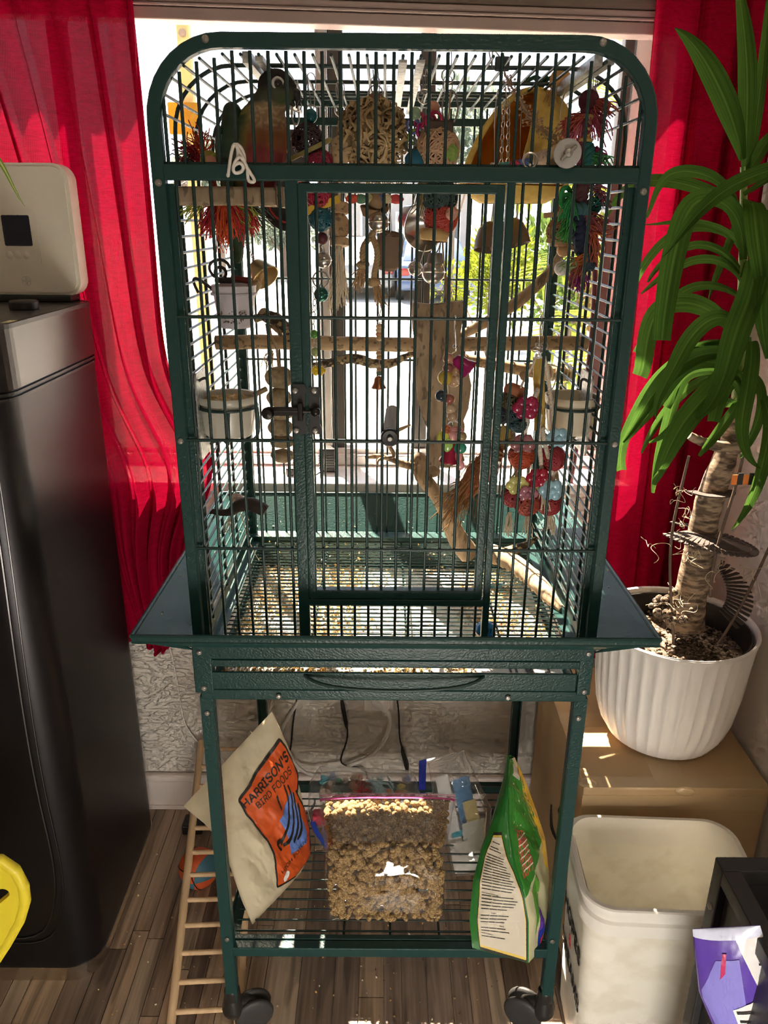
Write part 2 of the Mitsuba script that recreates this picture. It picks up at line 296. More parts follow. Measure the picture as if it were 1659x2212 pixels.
# ------------------------------------------------------------------ birdcage
HW, CD = .3025, .48
cage = thing('birdcage', 'tall dark green wrought iron birdcage with arched top standing by the window', 'birdcage')
G, B = GREEN, 'mat_bar_green'
def archpath(x, y, ztop, R=.085, zlow=.80, n=10):
    a = np.linspace(0, math.pi/2, n)
    L = [(-x, y, zlow)] + [(-x+R-R*math.cos(q), y, ztop-R+R*math.sin(q)) for q in a]
    r = [(x-R+R*math.sin(q), y, ztop-R+R*math.cos(q)) for q in a] + [(x, y, zlow)]
    return L + r
def sqtube(p, r): return tube(p, r*1.0, profile=SQ)
def vert_tube(p, r):
    """square tube along a path in an x-z plane, kept upright"""
    p = np.asarray(p, float); t = np.gradient(p, axis=0); t /= np.linalg.norm(t, axis=1, keepdims=True)
    b = np.array([0, 1.0, 0]); a = np.cross(t, b); n = len(p); s = len(SQ)
    v = p[:, None] + r*(SQ[None, :, :1]*a[:, None] + SQ[None, :, 1:]*b)
    i, j = np.meshgrid(np.arange(n-1), np.arange(s), indexing='ij'); j2 = (j+1) % s
    q = np.stack([i*s+j, i*s+j2, (i+1)*s+j2, (i+1)*s+j], -1).reshape(-1, 4)
    return M(v.reshape(-1, 3), np.vstack([q[:, [0, 1, 2]], q[:, [0, 2, 3]]]))
put('front_arch', vert_tube(archpath(HW-.0075, 0, 1.6045), .0078), G, cage, 30)
put('back_arch', vert_tube(archpath(HW-.0075, CD, 1.6045), .0078), G, cage, 30)
put('belt_rail', rbx(-HW+.014, -.008, 1.4555, HW-.014, .008, 1.4735, .002), G, cage)
put('belt_flange', bx(-HW+.014, .004, 1.4735, HW-.014, .008, 1.4765), G, cage)
for s in (-1, 1):
    put('side_strip', cat([bx(s*(HW-.015), .007, .80, s*(HW-.019), .013, 1.452), bx(s*(HW-.019), .007, .80, s*(HW-.0225), .009, 1.452)]), G, cage)
    put('back_strip', bx(s*(HW-.015), CD-.012, .79, s*(HW-.02), CD-.006, 1.6), G, cage)
    put('door_post', rbx(s*.1295, -.006, .795, s*.1395, .006, 1.4575, .0015), G, cage)
put('sill_rail', rbx(-.131, -.006, .8785, .131, .006, .889, .0015), G, cage)
put('front_bottom_rail', rbx(-HW+.01, -.006, .797, HW-.01, .006, .808, .0015), G, cage)
# bars of the front
def barlist(a, b, n): return [a+(b-a)*(i+.5)/n for i in range(n)]
ARC = 1.597
def archz(x):
    d = abs(x)-(HW-.0855); return ARC if d < 0 else ARC-.0855+math.sqrt(max(.078**2-d*d, 0))
for i in range(28):
    xx = -.2835+.021*i; put('front_bar', rod((xx, .003, 1.472), (xx, .003, archz(xx)-.002), .0021), B, cage, 50)
for a, b in ((-.287, -.1395), (.1395, .287)):
    for xx in barlist(a, b, 7): put('front_bar', rod((xx, .003, .80), (xx, .003, 1.458), .0021), B, cage, 50)
    for z in (1.293, 1.128, .967): put('cross_wire', rod((a-.006, -.001, z), (b+.006, -.001, z), .0023), B, cage, 50)
for xx in barlist(-.13, .13, 13): put('front_bar', rod((xx, .003, .80), (xx, .003, .88), .0021), B, cage, 50)
# door
dm = cat([rbx(-.127, -.008, .8905, -.1155, .006, 1.4535, .0018), rbx(.1155, -.008, .8905, .127, .006, 1.4535, .0018), rbx(-.12, -.008, 1.4425, .12, .006, 1.4535, .0018), rbx(-.12, -.008, .8905, .12, .006, .904, .0018)])
door = put('door', dm, G, cage)
for xx in barlist(-.1155, .1155, 11): put('bar', rod((xx, .002, .90), (xx, .002, 1.445), .0021), B, door, 50)
for z in (1.293, 1.128, .967): put('cross_wire', rod((-.118, -.0015, z), (.118, -.0015, z), .0023), B, door, 50)
for z in (1.456, .888): put('hinge_pin', cat([rod((.105, -.002, z-.006), (.105, -.002, z+.006), .004, 10)]), G, door)
# latch
la = put('latch', cat([extrude(Polygon([(-.010, -.034), (.006, -.034), (.009, -.026), (.006, -.018), (.006, .018), (.009, .026), (.006, .034), (-.010, .034)]), .002, (-0.1302,-0.009,1.174)), ]), 'mat_black_plastic', cage)
lc = (-0.13,-0.012,1.1722)
put('catch_plate', extrude(Polygon([(-.006, -.032), (.008, -.032), (.011, -.026), (.008, -.018), (.008, .018), (.011, .026), (.008, .032), (-.006, .032)]), .002, (lc[0]+.017, -.0095, lc[2])), 'mat_black_plastic', cage)
put('bolt', cat([rbx(lc[0]-.045, -.0165, lc[2]-.006, lc[0]+.004, -.0125, lc[2]+.006, .0015), rod((lc[0]-.045, -.0145, lc[2]), (lc[0]+.02, -.0145, lc[2]), .0022)]), 'mat_black_metal', la)
put('knob', lathe([(0, .012), (.006, .011), (.0085, .006), (.007, .001), (.004, 0), (.004, -.012)], 20, (0, -1, 0), (lc[0]-.042, -.022, lc[2])), 'mat_black_metal', la)
put('keeper', cat([ball((lc[0]+.020, -.016, lc[2]), .0065), rbx(lc[0]-.004, -.019, lc[2]-.012, lc[0]+.003, -.011, lc[2]+.012, .0015)]), 'mat_black_metal', la)
screw_mesh = cat([lathe([(0, .0022), (.003, .0018), (.0045, 0)], 14, (0, -1, 0)), bx(-.003, -.0026, -.0004, .003, -.0018, .0004), bx(-.0004, -.0026, -.003, .0004, -.0018, .003)])
screw_ply = mikit.ply(screw_mesh, 'mat_dull_steel', 30)
for p in [(-.227, 1.6045), (.229, 1.6045), (-.295, 1.452), (.295, 1.447), (-.2955, 1.128), (.2955, 1.128), (-.2945, .80), (.2925, .8025), (-.292, .737), (.2925, .735), (-.178, .7235), (.176, .7235), (-.291, .69), (.289, .685), (-.29, .215), (.288, .215)]:
    share('screw', screw_ply, cage, T().translate((p[0], -.0085 if p[1] > .85 or p[1] < .71 else -.0105, p[1])))
for q in ((-.007, .027), (-.007, -.027), (.0185, .027), (.0185, -.027)): share('screw', screw_ply, la, T().translate((lc[0]+q[0], -.0115, lc[2]+q[1])))
# sides: bars along the depth, wires up and over
nside = 31
zs = [.815+.0205*i for i in range(nside+1)]
for s in (-1, 1):
    for z in zs: put('side_bar', rod((s*.2935, .004, z), (s*.2935, CD, z), .0019), B, cage, 50)
for i in range(1, 6):
    q = math.pi/2*i/6; R = .0775
    for s in (-1, 1):
        put('roof_bar', rod((s*(HW-.0855+R*math.cos(q)), .0, ARC-.0855+R*math.sin(q)), (s*(HW-.0855+R*math.cos(q)), CD, ARC-.0855+R*math.sin(q)), .0019), B, cage, 50)
for i in range(21):
    xx = -.21+.021*i; put('roof_bar', rod((xx, 0, ARC-.006), (xx, CD, ARC-.006), .0019), B, cage, 50)
for y in (.10, .22, .34):
    put('hoop', tube(archpath(.2965, y, ARC-.001, .082, .80, 9), .0026, 8), B, cage, 50)
put('roof_wire', rod((-.2, .29, ARC-.004), (.22, .29, ARC-.004), .0022), B, cage); put('roof_wire', rod((-.2, .36, ARC-.004), (.22, .36, ARC-.004), .0022), B, cage)
for xx in (-.176, .236):
    put('roof_door_rail', cat([bx(xx-.012, .006, ARC-.014, xx-.002, CD-.006, ARC-.002), bx(xx+.003, .006, ARC-.012, xx+.012, CD-.006, ARC-.006)]), 'mat_galvanised', cage)
for xx in (.0, .021): put('roof_strip', bx(xx-.005, .006, ARC-.012, xx+.005, CD-.006, ARC-.009), 'mat_galvanised', cage)
put('roof_back_rail', bx(-.29, CD-.008, ARC-.030, .29, CD+.004, ARC-.018), G, cage)
# back bars
for i in range(28):
    xx = -.2835+.021*i; put('back_bar', rod((xx, CD-.002, .79), (xx, CD-.002, archz(xx)-.002), .0019), B, cage, 50)
for z in (1.31, 1.16, 1.0): put('back_wire', rod((-.295, CD-.005, z), (.295, CD-.005, z), .0022), B, cage)
put('back_bottom_rail', cat([rbx(-.295, CD-.006, .786, .295, CD+.006, .80, .002), bx(-.295, CD-.02, .784, .295, CD-.006, .787)]), G, cage)
# grate
for i in range(33):
    y = .012+.0141*i; put('grate_bar', rod((-.278, y, .789), (.278, y, .789), .0016, 6), B, cage, 50)
for xx in (-.13, .02, .17): put('grate_runner', rod((xx, .01, .7855), (xx, CD-.012, .7855), .002, 6), B, cage)
for s in (-1, 1): put('grate_edge', cat([bx(s*.272, .006, .785, s*.287, CD-.006, .791), bx(s*.285, .006, .785, s*.288, CD-.006, .802)]), G, cage)
# seed aprons
oz, o = .872, .062
def slab(a, b, c, d, th=.0025):
    return grid(np.array([[a, b], [d, c]], float), th)
IN = HW+.001
put('apron', slab((-IN, -.004, .806), (-IN, CD+.004, .806), (-HW-o, .549, oz-.012), (-HW-o, -.09, oz)), G, cage, False)
put('apron', slab((IN, CD+.004, .806), (IN, -.004, .806), (HW+o, -.09, oz), (HW+o, .549, oz-.012)), G, cage, False)
put('apron', slab((IN, -.004, .806), (-IN, -.004, .806), (-HW-o, -.09, oz), (HW+o, -.09, oz)), G, cage, False)
put('apron', slab((-IN, CD+.004, .80), (IN, CD+.004, .80), (HW+o, .549, oz-.012), (-HW-o, .549, oz-.012)), G, cage, False)
c4 = [(-HW-o, -.09, oz), (HW+o, -.09, oz), (HW+o, .549, oz-.012), (-HW-o, .549, oz-.012)]
for i in range(4):
    a, b = np.array(c4[i]), np.array(c4[(i+1) % 4])
    put('apron_lip', cat([tube([a, b], .0035, 8), tube([a+(0, 0, -.009), b+(0, 0, -.009)], .002, 6), grid(np.array([[a, b], [a+(0, 0, -.009), b+(0, 0, -.009)]]), .0016)]), G, cage, 30)
for s in (-1, 1):
    put('apron_bracket', cat([slab((s*(HW+.002), -.002, .80), (s*(HW+.03), -.03, .822), (s*(HW+o-.004), -.084, .861), (s*(HW+.03), -.052, .85), .002)]), G, cage, False)
# base box with drawer
put('base_rail', rbx(-.298, -.010, .788, .298, .004, .822, .002), G, cage)
put('base_rail', rbx(-.285, -.008, .7735, .285, .004, .7865, .002), G, cage)
put('base_rail', rbx(-.298, -.008, .715, .298, .008, .7335, .002), G, cage)
for s in (-1, 1):
    put('base_post', rbx(s*.281, -.0095, .728, s*.302, .01, .82, .002), G, cage)
    put('base_side', bx(s*.299, .008, .722, s*.301, .452, .80), G, cage)
put('base_back', bx(-.3, .450, .722, .3, .453, .80), G, cage)
put('added_sun_stop', bx(-.302, .449, .7975, .302, CD+.004, .8), G, cage)  # added strip, stops sun passing between the tray and the back bars
dr_ = put('drawer', cat([rbx(-.280, -.0085, .734, .280, -.0045, .765, .0018), rbx(-.277, -.006, .7345, .277, CD-.035, .7375, .001), bx(-.277, -.004, .736, -.275, CD-.035, .757), bx(.275, -.004, .736, .277, CD-.035, .757), bx(-.277, CD-.012, .736, .277, CD-.035, .757)]), G, cage)
hp = [(-.137, -.008, .7605), (-.125, -.017, .757), (-.10, -.024, .7525), (-.05, -.028, .7485), (0, -.029, .7475), (.05, -.028, .7485), (.10, -.024, .7525), (.125, -.017, .757), (.137, -.008, .7605)]
put('handle', tube(spline(hp, 30), .0028, 8), 'mat_bar_green', dr_, 50)
# stand: legs, shelf, casters
def angle_leg(s, y0, y1, zb=.057):
    f = 1 if y0 < .2 else -1
    return cat([rbx(s*.2815, y0, zb, s*.3005, y0+.003*f if f > 0 else y0, .72, .001) if 0 else bx(min(s*.2815, s*.3005), min(y0, y0+.003*f), zb, max(s*.2815, s*.3005), max(y0, y0+.003*f), .72), bx(min(s*.2975, s*.3005), min(y0, y0+.022*f), zb, max(s*.2975, s*.3005), max(y0, y0+.022*f), .72), bx(min(s*.2805, s*.283), min(y0+.002*f, y0+.012*f), zb, max(s*.2805, s*.283), max(y0+.002*f, y0+.012*f), .716), bx(min(s*.2805, s*.2825), min(y0+.0135*f, y0+.02*f), zb, max(s*.2805, s*.2825), max(y0+.0135*f, y0+.02*f), .716)])
for s in (-1, 1):
    put('leg', angle_leg(s, -.007, 0), G, cage); put('leg', angle_leg(s, CD+.005, 0), G, cage)
SZ0, SZ1 = .192, .158       # the wire shelf, front and back
shelf = put('shelf', cat([rbx(-.283, -.006, SZ0-.021, .283, .012, SZ0, .002), rbx(-.283, .0135, SZ0-.006, .283, .024, SZ0+.0005, .0015), rbx(-.283, CD-.018, SZ1-.021, .283, CD, SZ1, .002), bx(-.2985, 0, SZ0-.02, -.2965, CD, SZ0-.002), bx(.2965, 0, SZ0-.02, .2985, CD, SZ0-.002)]+[slab((s*.2965, .02, SZ0-.004), (s*.2965, CD-.016, SZ1-.004), (s*.276, CD-.016, SZ1-.004), (s*.276, .02, SZ0-.004), .003) for s in (-1, 1)]), G, cage)
for i in range(18):
    y = .034+.0252*i; z = SZ0+(SZ1-SZ0)*y/CD-.001; put('wire', rod((-.284, y, z), (.284, y, z), .0019, 8), B, shelf, 50)
for xx in (-.085, .0, .09): put('runner', rod((xx, .02, SZ0-.006), (xx, CD-.035, SZ1-.006), .0022, 8), B, shelf)
mat('mat_caster', (.018, .017, .016), .35); mat('mat_caster_rubber', (.03, .03, .03), .55)
def caster(x, y, yaw):
    c, s = math.cos(yaw), math.sin(yaw); n = (-s, c, 0); R = .037
    wc = np.array([x+.036*c, y+.036*s, FZ+R])
    body = bumpy(unman(m3.Manifold.batch_hull([m3.Manifold.sphere(.0165, 20).translate((x, y, .052)), m3.Manifold.sphere(.021, 20).translate((x, y, .030)), m3.Manifold.sphere(.017, 20).translate((x+.008*c, y+.008*s, .018))])), .0004, 80)
    k = put('caster', cat([body, lathe([(.0135, 0), (.0155, .006), (.0145, .03), (.0125, .034)], 20, at=(x, y, .046))]), 'mat_caster', cage, 40)
    for q in (-1, 1):
        o = np.array(n)*.012*q
        put('wheel', lathe([(0, -.0065), (.018, -.0075), (R-.005, -.0065), (R-.001, -.003), (R, 0), (R-.001, .003), (R-.005, .0065), (.018, .0075), (0, .0065)], 28, n, wc+o), 'mat_caster_rubber', k, 40)
    put('hood', unman(m3.Manifold.batch_hull([m3.Manifold.sphere(.009, 14).translate(tuple(wc+np.array((0, 0, .024)))), m3.Manifold.sphere(.013, 14).translate((x, y, .045)), m3.Manifold.sphere(.008, 14).translate((x, y, .02))])), 'mat_caster', k, 40)
caster(-.292, .005, .35); caster(.290, .005, math.pi-.5); caster(-.292, CD-.005, 1.2); caster(.290, CD-.005, 2.2)

# ------------------------------------------------------------------ black bin with the white appliance
def vcm(k, rough, **kw): return mat(k, {'type': 'mesh_attribute', 'name': 'vertex_color'}, rough, **kw)
vcm('vc_matte', .85); vcm('vc_satin', .5); vcm('vc_gloss', .18); vcm('vc_metal', .25, metal=1.0)
def vc(mesh, c, m='vc_matte', smooth=True, jitter=0.0, seed=0):
    """args of a ply whose colour is even, or varies a little from piece to piece"""
    mesh = M(mesh.vertices, mesh.faces) if smooth else mesh
    col = np.broadcast_to(np.asarray(c, float), (len(mesh.vertices), 3)).copy()
    if jitter: col *= (1 + jitter*2*(meshkit.fbm(np.asarray(mesh.vertices)*160, 3, seed)-.5))[:, None]
    return mikit.ply(mesh, m, smooth, color=col)
def putc(name, mesh, c, parent=None, m='vc_matte', smooth=True, jitter=0., label=None, kind=None):
    k = key_for(name, parent); scene[k] = vc(mesh, c, m, smooth, jitter)
    if label or kind: tag(k, label, kind=kind)
    return k
def rrect(x0, y0, x1, y1, r): return sbox(x0+r, y0+r, x1-r, y1-r).buffer(r, quad_segs=10)
def prism(poly, z0, z1):
    m = cat([trimesh.creation.extrude_polygon(g, z1-z0, engine='earcut') for g in getattr(poly, 'geoms', [poly])]); m.apply_translation((0, 0, z0)); return m
mat('mat_black_steel', (.032, .031, .034), .36, .85); mat('mat_black_lid', (.065, .062, .062), .26, .9); mat('mat_black_top', (.06, .055, .05), .3, .3)
BX0, BX1, BY0, BY1, BZ = -1.02, -.583, .10, .538, 1.262
bin_ = thing('trash_can', 'tall black metal trash can with rounded corners at the left wall side', 'trash can')
foot = rrect(BX0, BY0, BX1, BY1, .062)
put('body', prism(foot, .012, 1.150), 'mat_black_steel', bin_, 30)
put('gasket', cat([prism(foot.buffer(.002), 1.150, 1.154), prism(foot.buffer(-.003), 1.154, 1.158), prism(foot.buffer(.002), 1.158, 1.162), prism(foot.buffer(-.003), 1.162, 1.166)]), 'mat_black_plastic', bin_, 30)
lid = put('lid', prism(foot.buffer(.003), 1.166, BZ-.004), 'mat_black_lid', bin_, 30)
put('lid_top', prism(foot.buffer(-.003), BZ-.004, BZ), 'mat_black_top', lid, 30)
put('lid_rim', prism(foot.buffer(.0035).difference(foot.buffer(-.0035)), BZ-.006, BZ+.0008), 'mat_black_plastic', lid, 30)
put('base_strip', cat([prism(foot.buffer(-.004), FZ, .012), prism(foot.buffer(.002).difference(foot.buffer(-.002)), -.006, .012)]), mat('mat_chrome', (.7, .66, .6), .15, 1.0), bin_, 30)
dl = [(-.62, BY0-.002, 1.12), (-.625, BY0-.002, .9), (-.635, BY0-.002, .4), (-.65, BY0-.002, .16), (-.68, BY0-.002, .105), (-.74, BY0-.002, .09), (-.96, BY0-.002, .085)]
put('door_seam', cat([tube(spline(dl, 60), .0022, 6), tube(spline(np.array(dl)+(.014, 0, -.012), 60), .0014, 6)]), 'mat_black_lid', bin_)
put('label_tag', bx(-.60, .17, BZ+.0003, -.587, .20, BZ+.0006), mat('mat_tag', (.55, .55, .3), .5), lid)
mat('mat_appliance', (.66, .63, .55), .42)
dv = thing('white_appliance', 'white upright appliance with small dark screen standing on the black trash can', 'appliance')
c0, c1 = np.array((-0.5864,0.485,1.2534)), np.array((-0.5817,0.485,1.504))
dx0, dx1, dz0, dz1 = -1.0, c0[0]-.004, BZ+.012, c1[2]
shp = rrect(dx0, dz0, dx1, dz1, .028)
put('body', extrude(shp, .038, (0, .506, 0)), 'mat_appliance', dv, 30)
put('front_panel', extrude(shp.buffer(-.006), .004, (0, .4855, 0)), 'mat_appliance', dv, 30)
put('back_shell', extrude(shp.buffer(-.002), .008, (0, .528, 0)), 'mat_appliance', dv, 30)
put('stand', rbx(dx0+.02, .482, BZ+.0005, dx1-.02, .53, BZ+.014, .003), 'mat_black_plastic', dv)
sc0, sc1 = np.array((-0.7195,0.483,1.363)), np.array((-0.6687,0.483,1.4161))
put('bezel', extrude(rrect(sc0[0]-.012, sc0[2]-.034, sc1[0]+.012, sc1[2]+.010, .01), .0012, (0, .4831, 0)), 'mat_appliance', dv, 30)
put('screen', extrude(rrect(sc0[0], sc0[2], sc1[0], sc1[2], .003), .0014, (0, .4823, 0)), mat('mat_screen', (.006, .007, .022), .12), dv)
for i in range(3): put('button', lathe([(0, .0016), (.005, .0014), (.0072, 0)], 20, (0, -1, 0), (sc0[0]+.005+.0155*i, .4826, sc0[2]-.016)), 'mat_appliance', dv)
lg = (-0.6908,0.4833,1.3008)
put('mark', cat([bx(lg[0]-.007, .4829, lg[2]-.002, lg[0]+.007, .4836, lg[2]+.002), bx(lg[0]-.002, .4829, lg[2]-.007, lg[0]+.002, .4836, lg[2]+.007), ring((lg[0], .4832, lg[2]), .0085, .0005)]), mat('mat_grey_mark', (.50, .49, .43), .5), dv)
pk = (-0.6478,0.3627,1.262)
solo('black_puck', lathe([(0, 0), (.0235, 0), (.0245, .002), (.0245, .012), (.022, .0145), (0, .015)], 32, at=(pk[0], pk[1], BZ+.0005)), 'mat_black_plastic', 'round flat black puck on the bin lid before the white appliance', 'puck')
# spider plant, one striped leaf in view
mat('mat_spider', proc(lambda p, n, uv: MX((.20, .34, .03), (.62, .68, .34), SS(.22, .08, dr.abs(uv.x-.5)))), .4)
def leaf(pts, w, hint=(-.25, -1, .35), n=26, fold=.22, tip=1.0, blunt=0., wave=0., seed=0, th=.0006):
    p = spline(pts, n); t = np.gradient(p, axis=0); t /= np.linalg.norm(t, axis=1, keepdims=True)
    h = np.asarray(hint, float); side = np.cross(t, h); side /= np.linalg.norm(side, axis=1, keepdims=True)+1e-9
    nr = np.cross(side, t); s = np.linspace(0, 1, n)
    prof = np.minimum(1, (.30+.70*np.sin(np.clip(s/.45, 0, 1)*math.pi/2)))*np.where(s > .5, np.cos(np.clip((s-.5)/.5, 0, 1)*math.pi/2*(1-blunt*.62))**.75, 1)
    wd = w*.5*np.maximum(prof, .02); cols = np.linspace(-1, 1, 7)
    wv = wave*np.sin(s*9+seed)[:, None]*cols[None]**2
    P = p[:, None] + (wd[:, None]*cols[None])[..., None]*side[:, None] + ((fold*wd[:, None]*np.abs(cols)[None]**1.3) + wv)[..., None]*nr[:, None]
    uv = np.stack(np.broadcast_arrays((cols[None]+1)/2, s[:, None]), -1)
    return P, uv
def leafply(m, *a, **k):
    P, uv = leaf(*a, **k); g = grid(P); return mikit.ply(g, m, True, uv=uv.reshape(-1, 2))
sp = thing('spider_plant', 'striped green spider plant leaf arching down in front of white appliance', 'plant')
put('pot', lathe([(0, 0), (.05, 0), (.062, .07), (.066, .075), (.06, .078), (.055, .07), (.045, .06), (0, .058)], 28, at=(-.93, .2, BZ+.001)), 'mat_white_plastic', sp)
tipP = [(-.93, .2, BZ+.06), (-.90, .19, BZ+.20), (-.78, .17, BZ+.28)] + [(-0.5581,0.15,1.4894),(-0.5412,0.14,1.4625),(-0.5299,0.135,1.4386),(-0.5207,0.13,1.426)]
scene[key_for('leaf', sp)] = leafply('mat_spider', tipP, .016, n=40)
for q in ((-.98, .1), (-1.05, .26), (-.9, .02)):
    scene[key_for('leaf', sp)] = leafply('mat_spider', [(-.93, .2, BZ+.06), (-.93+(q[0]+.93)*.5, .2+(q[1]-.2)*.5, BZ+.2), (q[0], q[1], BZ+.1)], .016)
# yellow plastic piece, bottom left
yl = thing('yellow_plastic_handle', 'yellow plastic piece with oval hand slot at the lower left edge', 'plastic handle')
YY = -.12; ye = [(-0.6833,-0.12,0.4658), (-0.6208,-0.12,0.5008), (-0.5926,-0.12,0.5028), (-0.5745,-0.12,0.4849), (-0.5672,-0.12,0.4557), (-0.5691,-0.12,0.425), (-0.583,-0.12,0.3869), (-0.6112,-0.12,0.3379), (-0.6432,-0.12,0.2876), (-0.6793,-0.12,0.2513), (-0.7503,-0.12,0.2714)]
yp = Polygon([(q[0], q[2]) for q in ye]).buffer(.006).buffer(-.004)
ys = [(-0.5826,-0.12,0.4611), (-0.5904,-0.12,0.4388), (-0.6327,-0.12,0.3913), (-0.6552,-0.12,0.3863), (-0.6421,-0.12,0.4197)]
slot = LineString([(q[0], q[2]) for q in ((-0.5935,-0.12,0.4463), (-0.6374,-0.12,0.4055))]).buffer(.009)
put('panel', extrude(yp.difference(slot), .014, (0, YY, 0)), mat('mat_yellow', (.72, .60, .035), .38), yl, 30)
rim_ = np.array([(x_, YY, z_) for x_, z_ in yp.exterior.coords[:-1]]); put('rim', tube(rim_, .009, 10, closed=True), 'mat_yellow', yl, 40)
px0, pz0 = yp.centroid.x, yp.bounds[1]
put('support', cat([rbx(px0-.05, YY-.006, FZ, px0-.03, YY+.012, pz0+.05, .004), rbx(px0-.14, YY-.006, FZ, px0-.12, YY+.012, pz0+.03, .004), rbx(px0-.14, YY-.006, FZ, px0-.03, YY+.10, FZ+.016, .004)]), 'mat_yellow', yl)

# ------------------------------------------------------------------ ladder, ball, cords
mat('mat_pine', proc(lambda p, n, uv: MX((.50, .33, .18), (.70, .52, .32), FB(p.x*90, p.y*14, p.z*40, 3))), .55)
ld = thing('wooden_ladder', 'small wooden bird ladder leaning on the wall behind the cage leg', 'ladder')
la0, la1 = np.array((-0.4684,0.585,0.1877)), np.array((-0.4128,-0.0029,-0.022))
lb0, lb1 = la0+(.135, 0, 0), la1+(.125, .01, 0)
dv_ = (la1-la0)/np.linalg.norm(la1-la0); la1 = la1+dv_*.06; lb1 = lb1+dv_*.06
for a, b in ((la0, la1), (lb0, lb1)): put('rail', tube([a, b], .0085, 12), 'mat_pine', ld, 50)
def onrail(py, a0, a1, px):
    best = min(np.linspace(0, 1, 400), key=lambda q: abs(py-_py(a0+(a1-a0)*q))); return a0+(a1-a0)*best
def _py(P):
    q = np.array(P)-_C; return 1106+1672*(q@_down)/(q@_f)
for py in (1618, 1657, 1698, 1741, 1789, 1841, 1890, 1944, 2000, 2060, 2122, 2187):
    a = onrail(py, la0, la1, 0); q = np.linalg.norm(a-la0)/np.linalg.norm(la1-la0); put('rung', rod(a, lb0+(lb1-lb0)*q, .0052, 10), 'mat_pine', ld, 50)
bc = np.array((-0.4362,0.3509,-0.03)); BR = .045
def ballc(p, n, uv):
    a = dr.atan2(p.z-(FZ+.045), p.x-BCX); return MX((.72, .13, .04), (.07, .20, .28), SS(.02, .06, dr.sin(a*2.0+.9+(p.y-BCY)*22)-.15))
BCX, BCY = float(bc[0]), float(bc[1])
bl = thing('rubber_ball', 'orange and blue rubber ball behind the ladder rungs', 'ball')
put('shell', ball((bc[0], bc[1], FZ+BR+.0005), BR, 4), mat('mat_ball', proc(ballc), .5), bl, True)
put('seam', cat([ring((bc[0], bc[1], FZ+BR+.0005), BR+.0002, .0012, nn, 48) for nn in ((1, 0, .3), (.2, .5, 1))]), 'mat_black_plastic', bl)
bq = (-0.4943,0.5,0.0058); solo('black_adapter', rbx(bq[0]-.02, .50, FZ+.0005, bq[0]+.03, .545, FZ+.028, .004), 'mat_black_plastic', 'small black adapter box on the floor behind the ladder', 'adapter')
mat('mat_cord_white', (.75, .72, .68), .45)
def wire(name, pts, r, m, label, cat_='cord', n=60): return solo(name, tube(spline(pts, n), r, 8), m, label, cat_, smooth=60)
wire('thin_white_cable', [(-0.5372,0.598,0.5224),(-0.528,0.598,0.4536),(-0.5177,0.596,0.3476),(-0.5136,0.596,0.2755),(-0.5055,0.597,0.2229),(-0.4905,0.597,0.1925),(-0.4714,0.596,0.1653)] + [(-.44, .592, .15), (-.40, .58, .06), (-.36, .57, FZ+.004)], .0018, 'mat_cord_white', 'thin white cord hanging down the wall from the curtain hem')
def cordset(name, pts, bulge, label):
    k = thing(name, label, 'cord'); put('wire', tube(spline(pts, 50), .0021, 8), 'mat_black_plastic', k, 60)
    b = np.array(bulge); put('connector', tube(spline(b, 12), [.003, .0042, .0052, .0055, .0055, .0055, .0052, .0055, .0055, .005, .0042, .003], 10), 'mat_black_plastic', k, 60)
cordset('black_cable', [(-0.1196,0.6,0.3455),(-0.1166,0.6,0.3123),(-0.1037,0.6,0.2239),(-0.1088,0.6,0.168),(-0.1165,0.6,0.1109)]+[(-.07, .598, .10), (-.05, .59, .0), (-.03, .585, FZ+.004)], [(-0.1166,0.598,0.3043),(-0.1101,0.597,0.2604),(-0.1047,0.598,0.2226)], 'black cord with an inline connector hanging left of the wall outlet')
cordset('black_cable', [(0.0132,0.6,0.3466),(0.0206,0.6,0.304),(0.0261,0.6,0.2388),(0.0343,0.6,0.1635),(0.0497,0.6,0.0891)]+[(.03, .598, .06), (.05, .59, FZ+.004)], [(0.0342,0.598,0.165),(0.0418,0.597,0.1289),(0.0509,0.598,0.0878)], 'black cord with a long connector hanging right of the wall outlet')
wire('black_cable', [(-0.2157,0.6,0.358),(-0.2292,0.6,0.2912),(-0.2406,0.6,0.2228),(-0.2529,0.6,0.1385),(-0.265,0.6,0.0662)]+[(-.19, .595, 0.0), (-.2, .585, FZ+.004)], .0022, 'mat_black_plastic', 'plain black cord hanging behind the kraft paper bag')
wire('floor_cable', [(-0.603,0.6229,-0.026),(-0.5602,0.6233,-0.026),(-0.5044,0.6203,-0.026),(-0.3875,0.6162,-0.026)], .0025, 'mat_black_plastic', 'black cord lying along the foot of the baseboard')
wire('white_cable', [(-0.2582,0.596,0.3602),(-0.2852,0.594,0.3016),(-0.3119,0.59,0.2542),(-0.338,0.585,0.2453),(-0.3502,0.59,0.247),(-0.3337,0.597,0.2545)], .0042, 'mat_cord_white', 'thick white cable looping behind the rear cage leg')
wire('white_cable', [(-0.2048,0.6,0.3449),(-0.2292,0.6,0.2885),(-0.2575,0.6,0.2365),(-0.2695,0.6,0.1948),(-0.254,0.595,0.1565),(-0.2324,0.58,0.1231),(-0.2084,0.57,0.1085),(-0.161,0.56,0.1099),(-0.0912,0.56,0.1147)], .0045, 'mat_cord_white', 'thick white cable curving down behind the paper bag to the shelf back')
op = (-0.0252,0.607,0.2948)
ot = thing('wall_outlet', 'white wall outlet plate under the cage tray', 'outlet')
put('plate', rbx(op[0]-.037, WY-.006, op[2]-.026, op[0]+.037, WY, op[2]+.085, .003), 'mat_white_plastic', ot)
put('socket', rbx(op[0]-.018, WY-.009, op[2]+.005, op[0]+.018, WY-.004, op[2]+.055, .003), 'mat_white_plastic', ot)
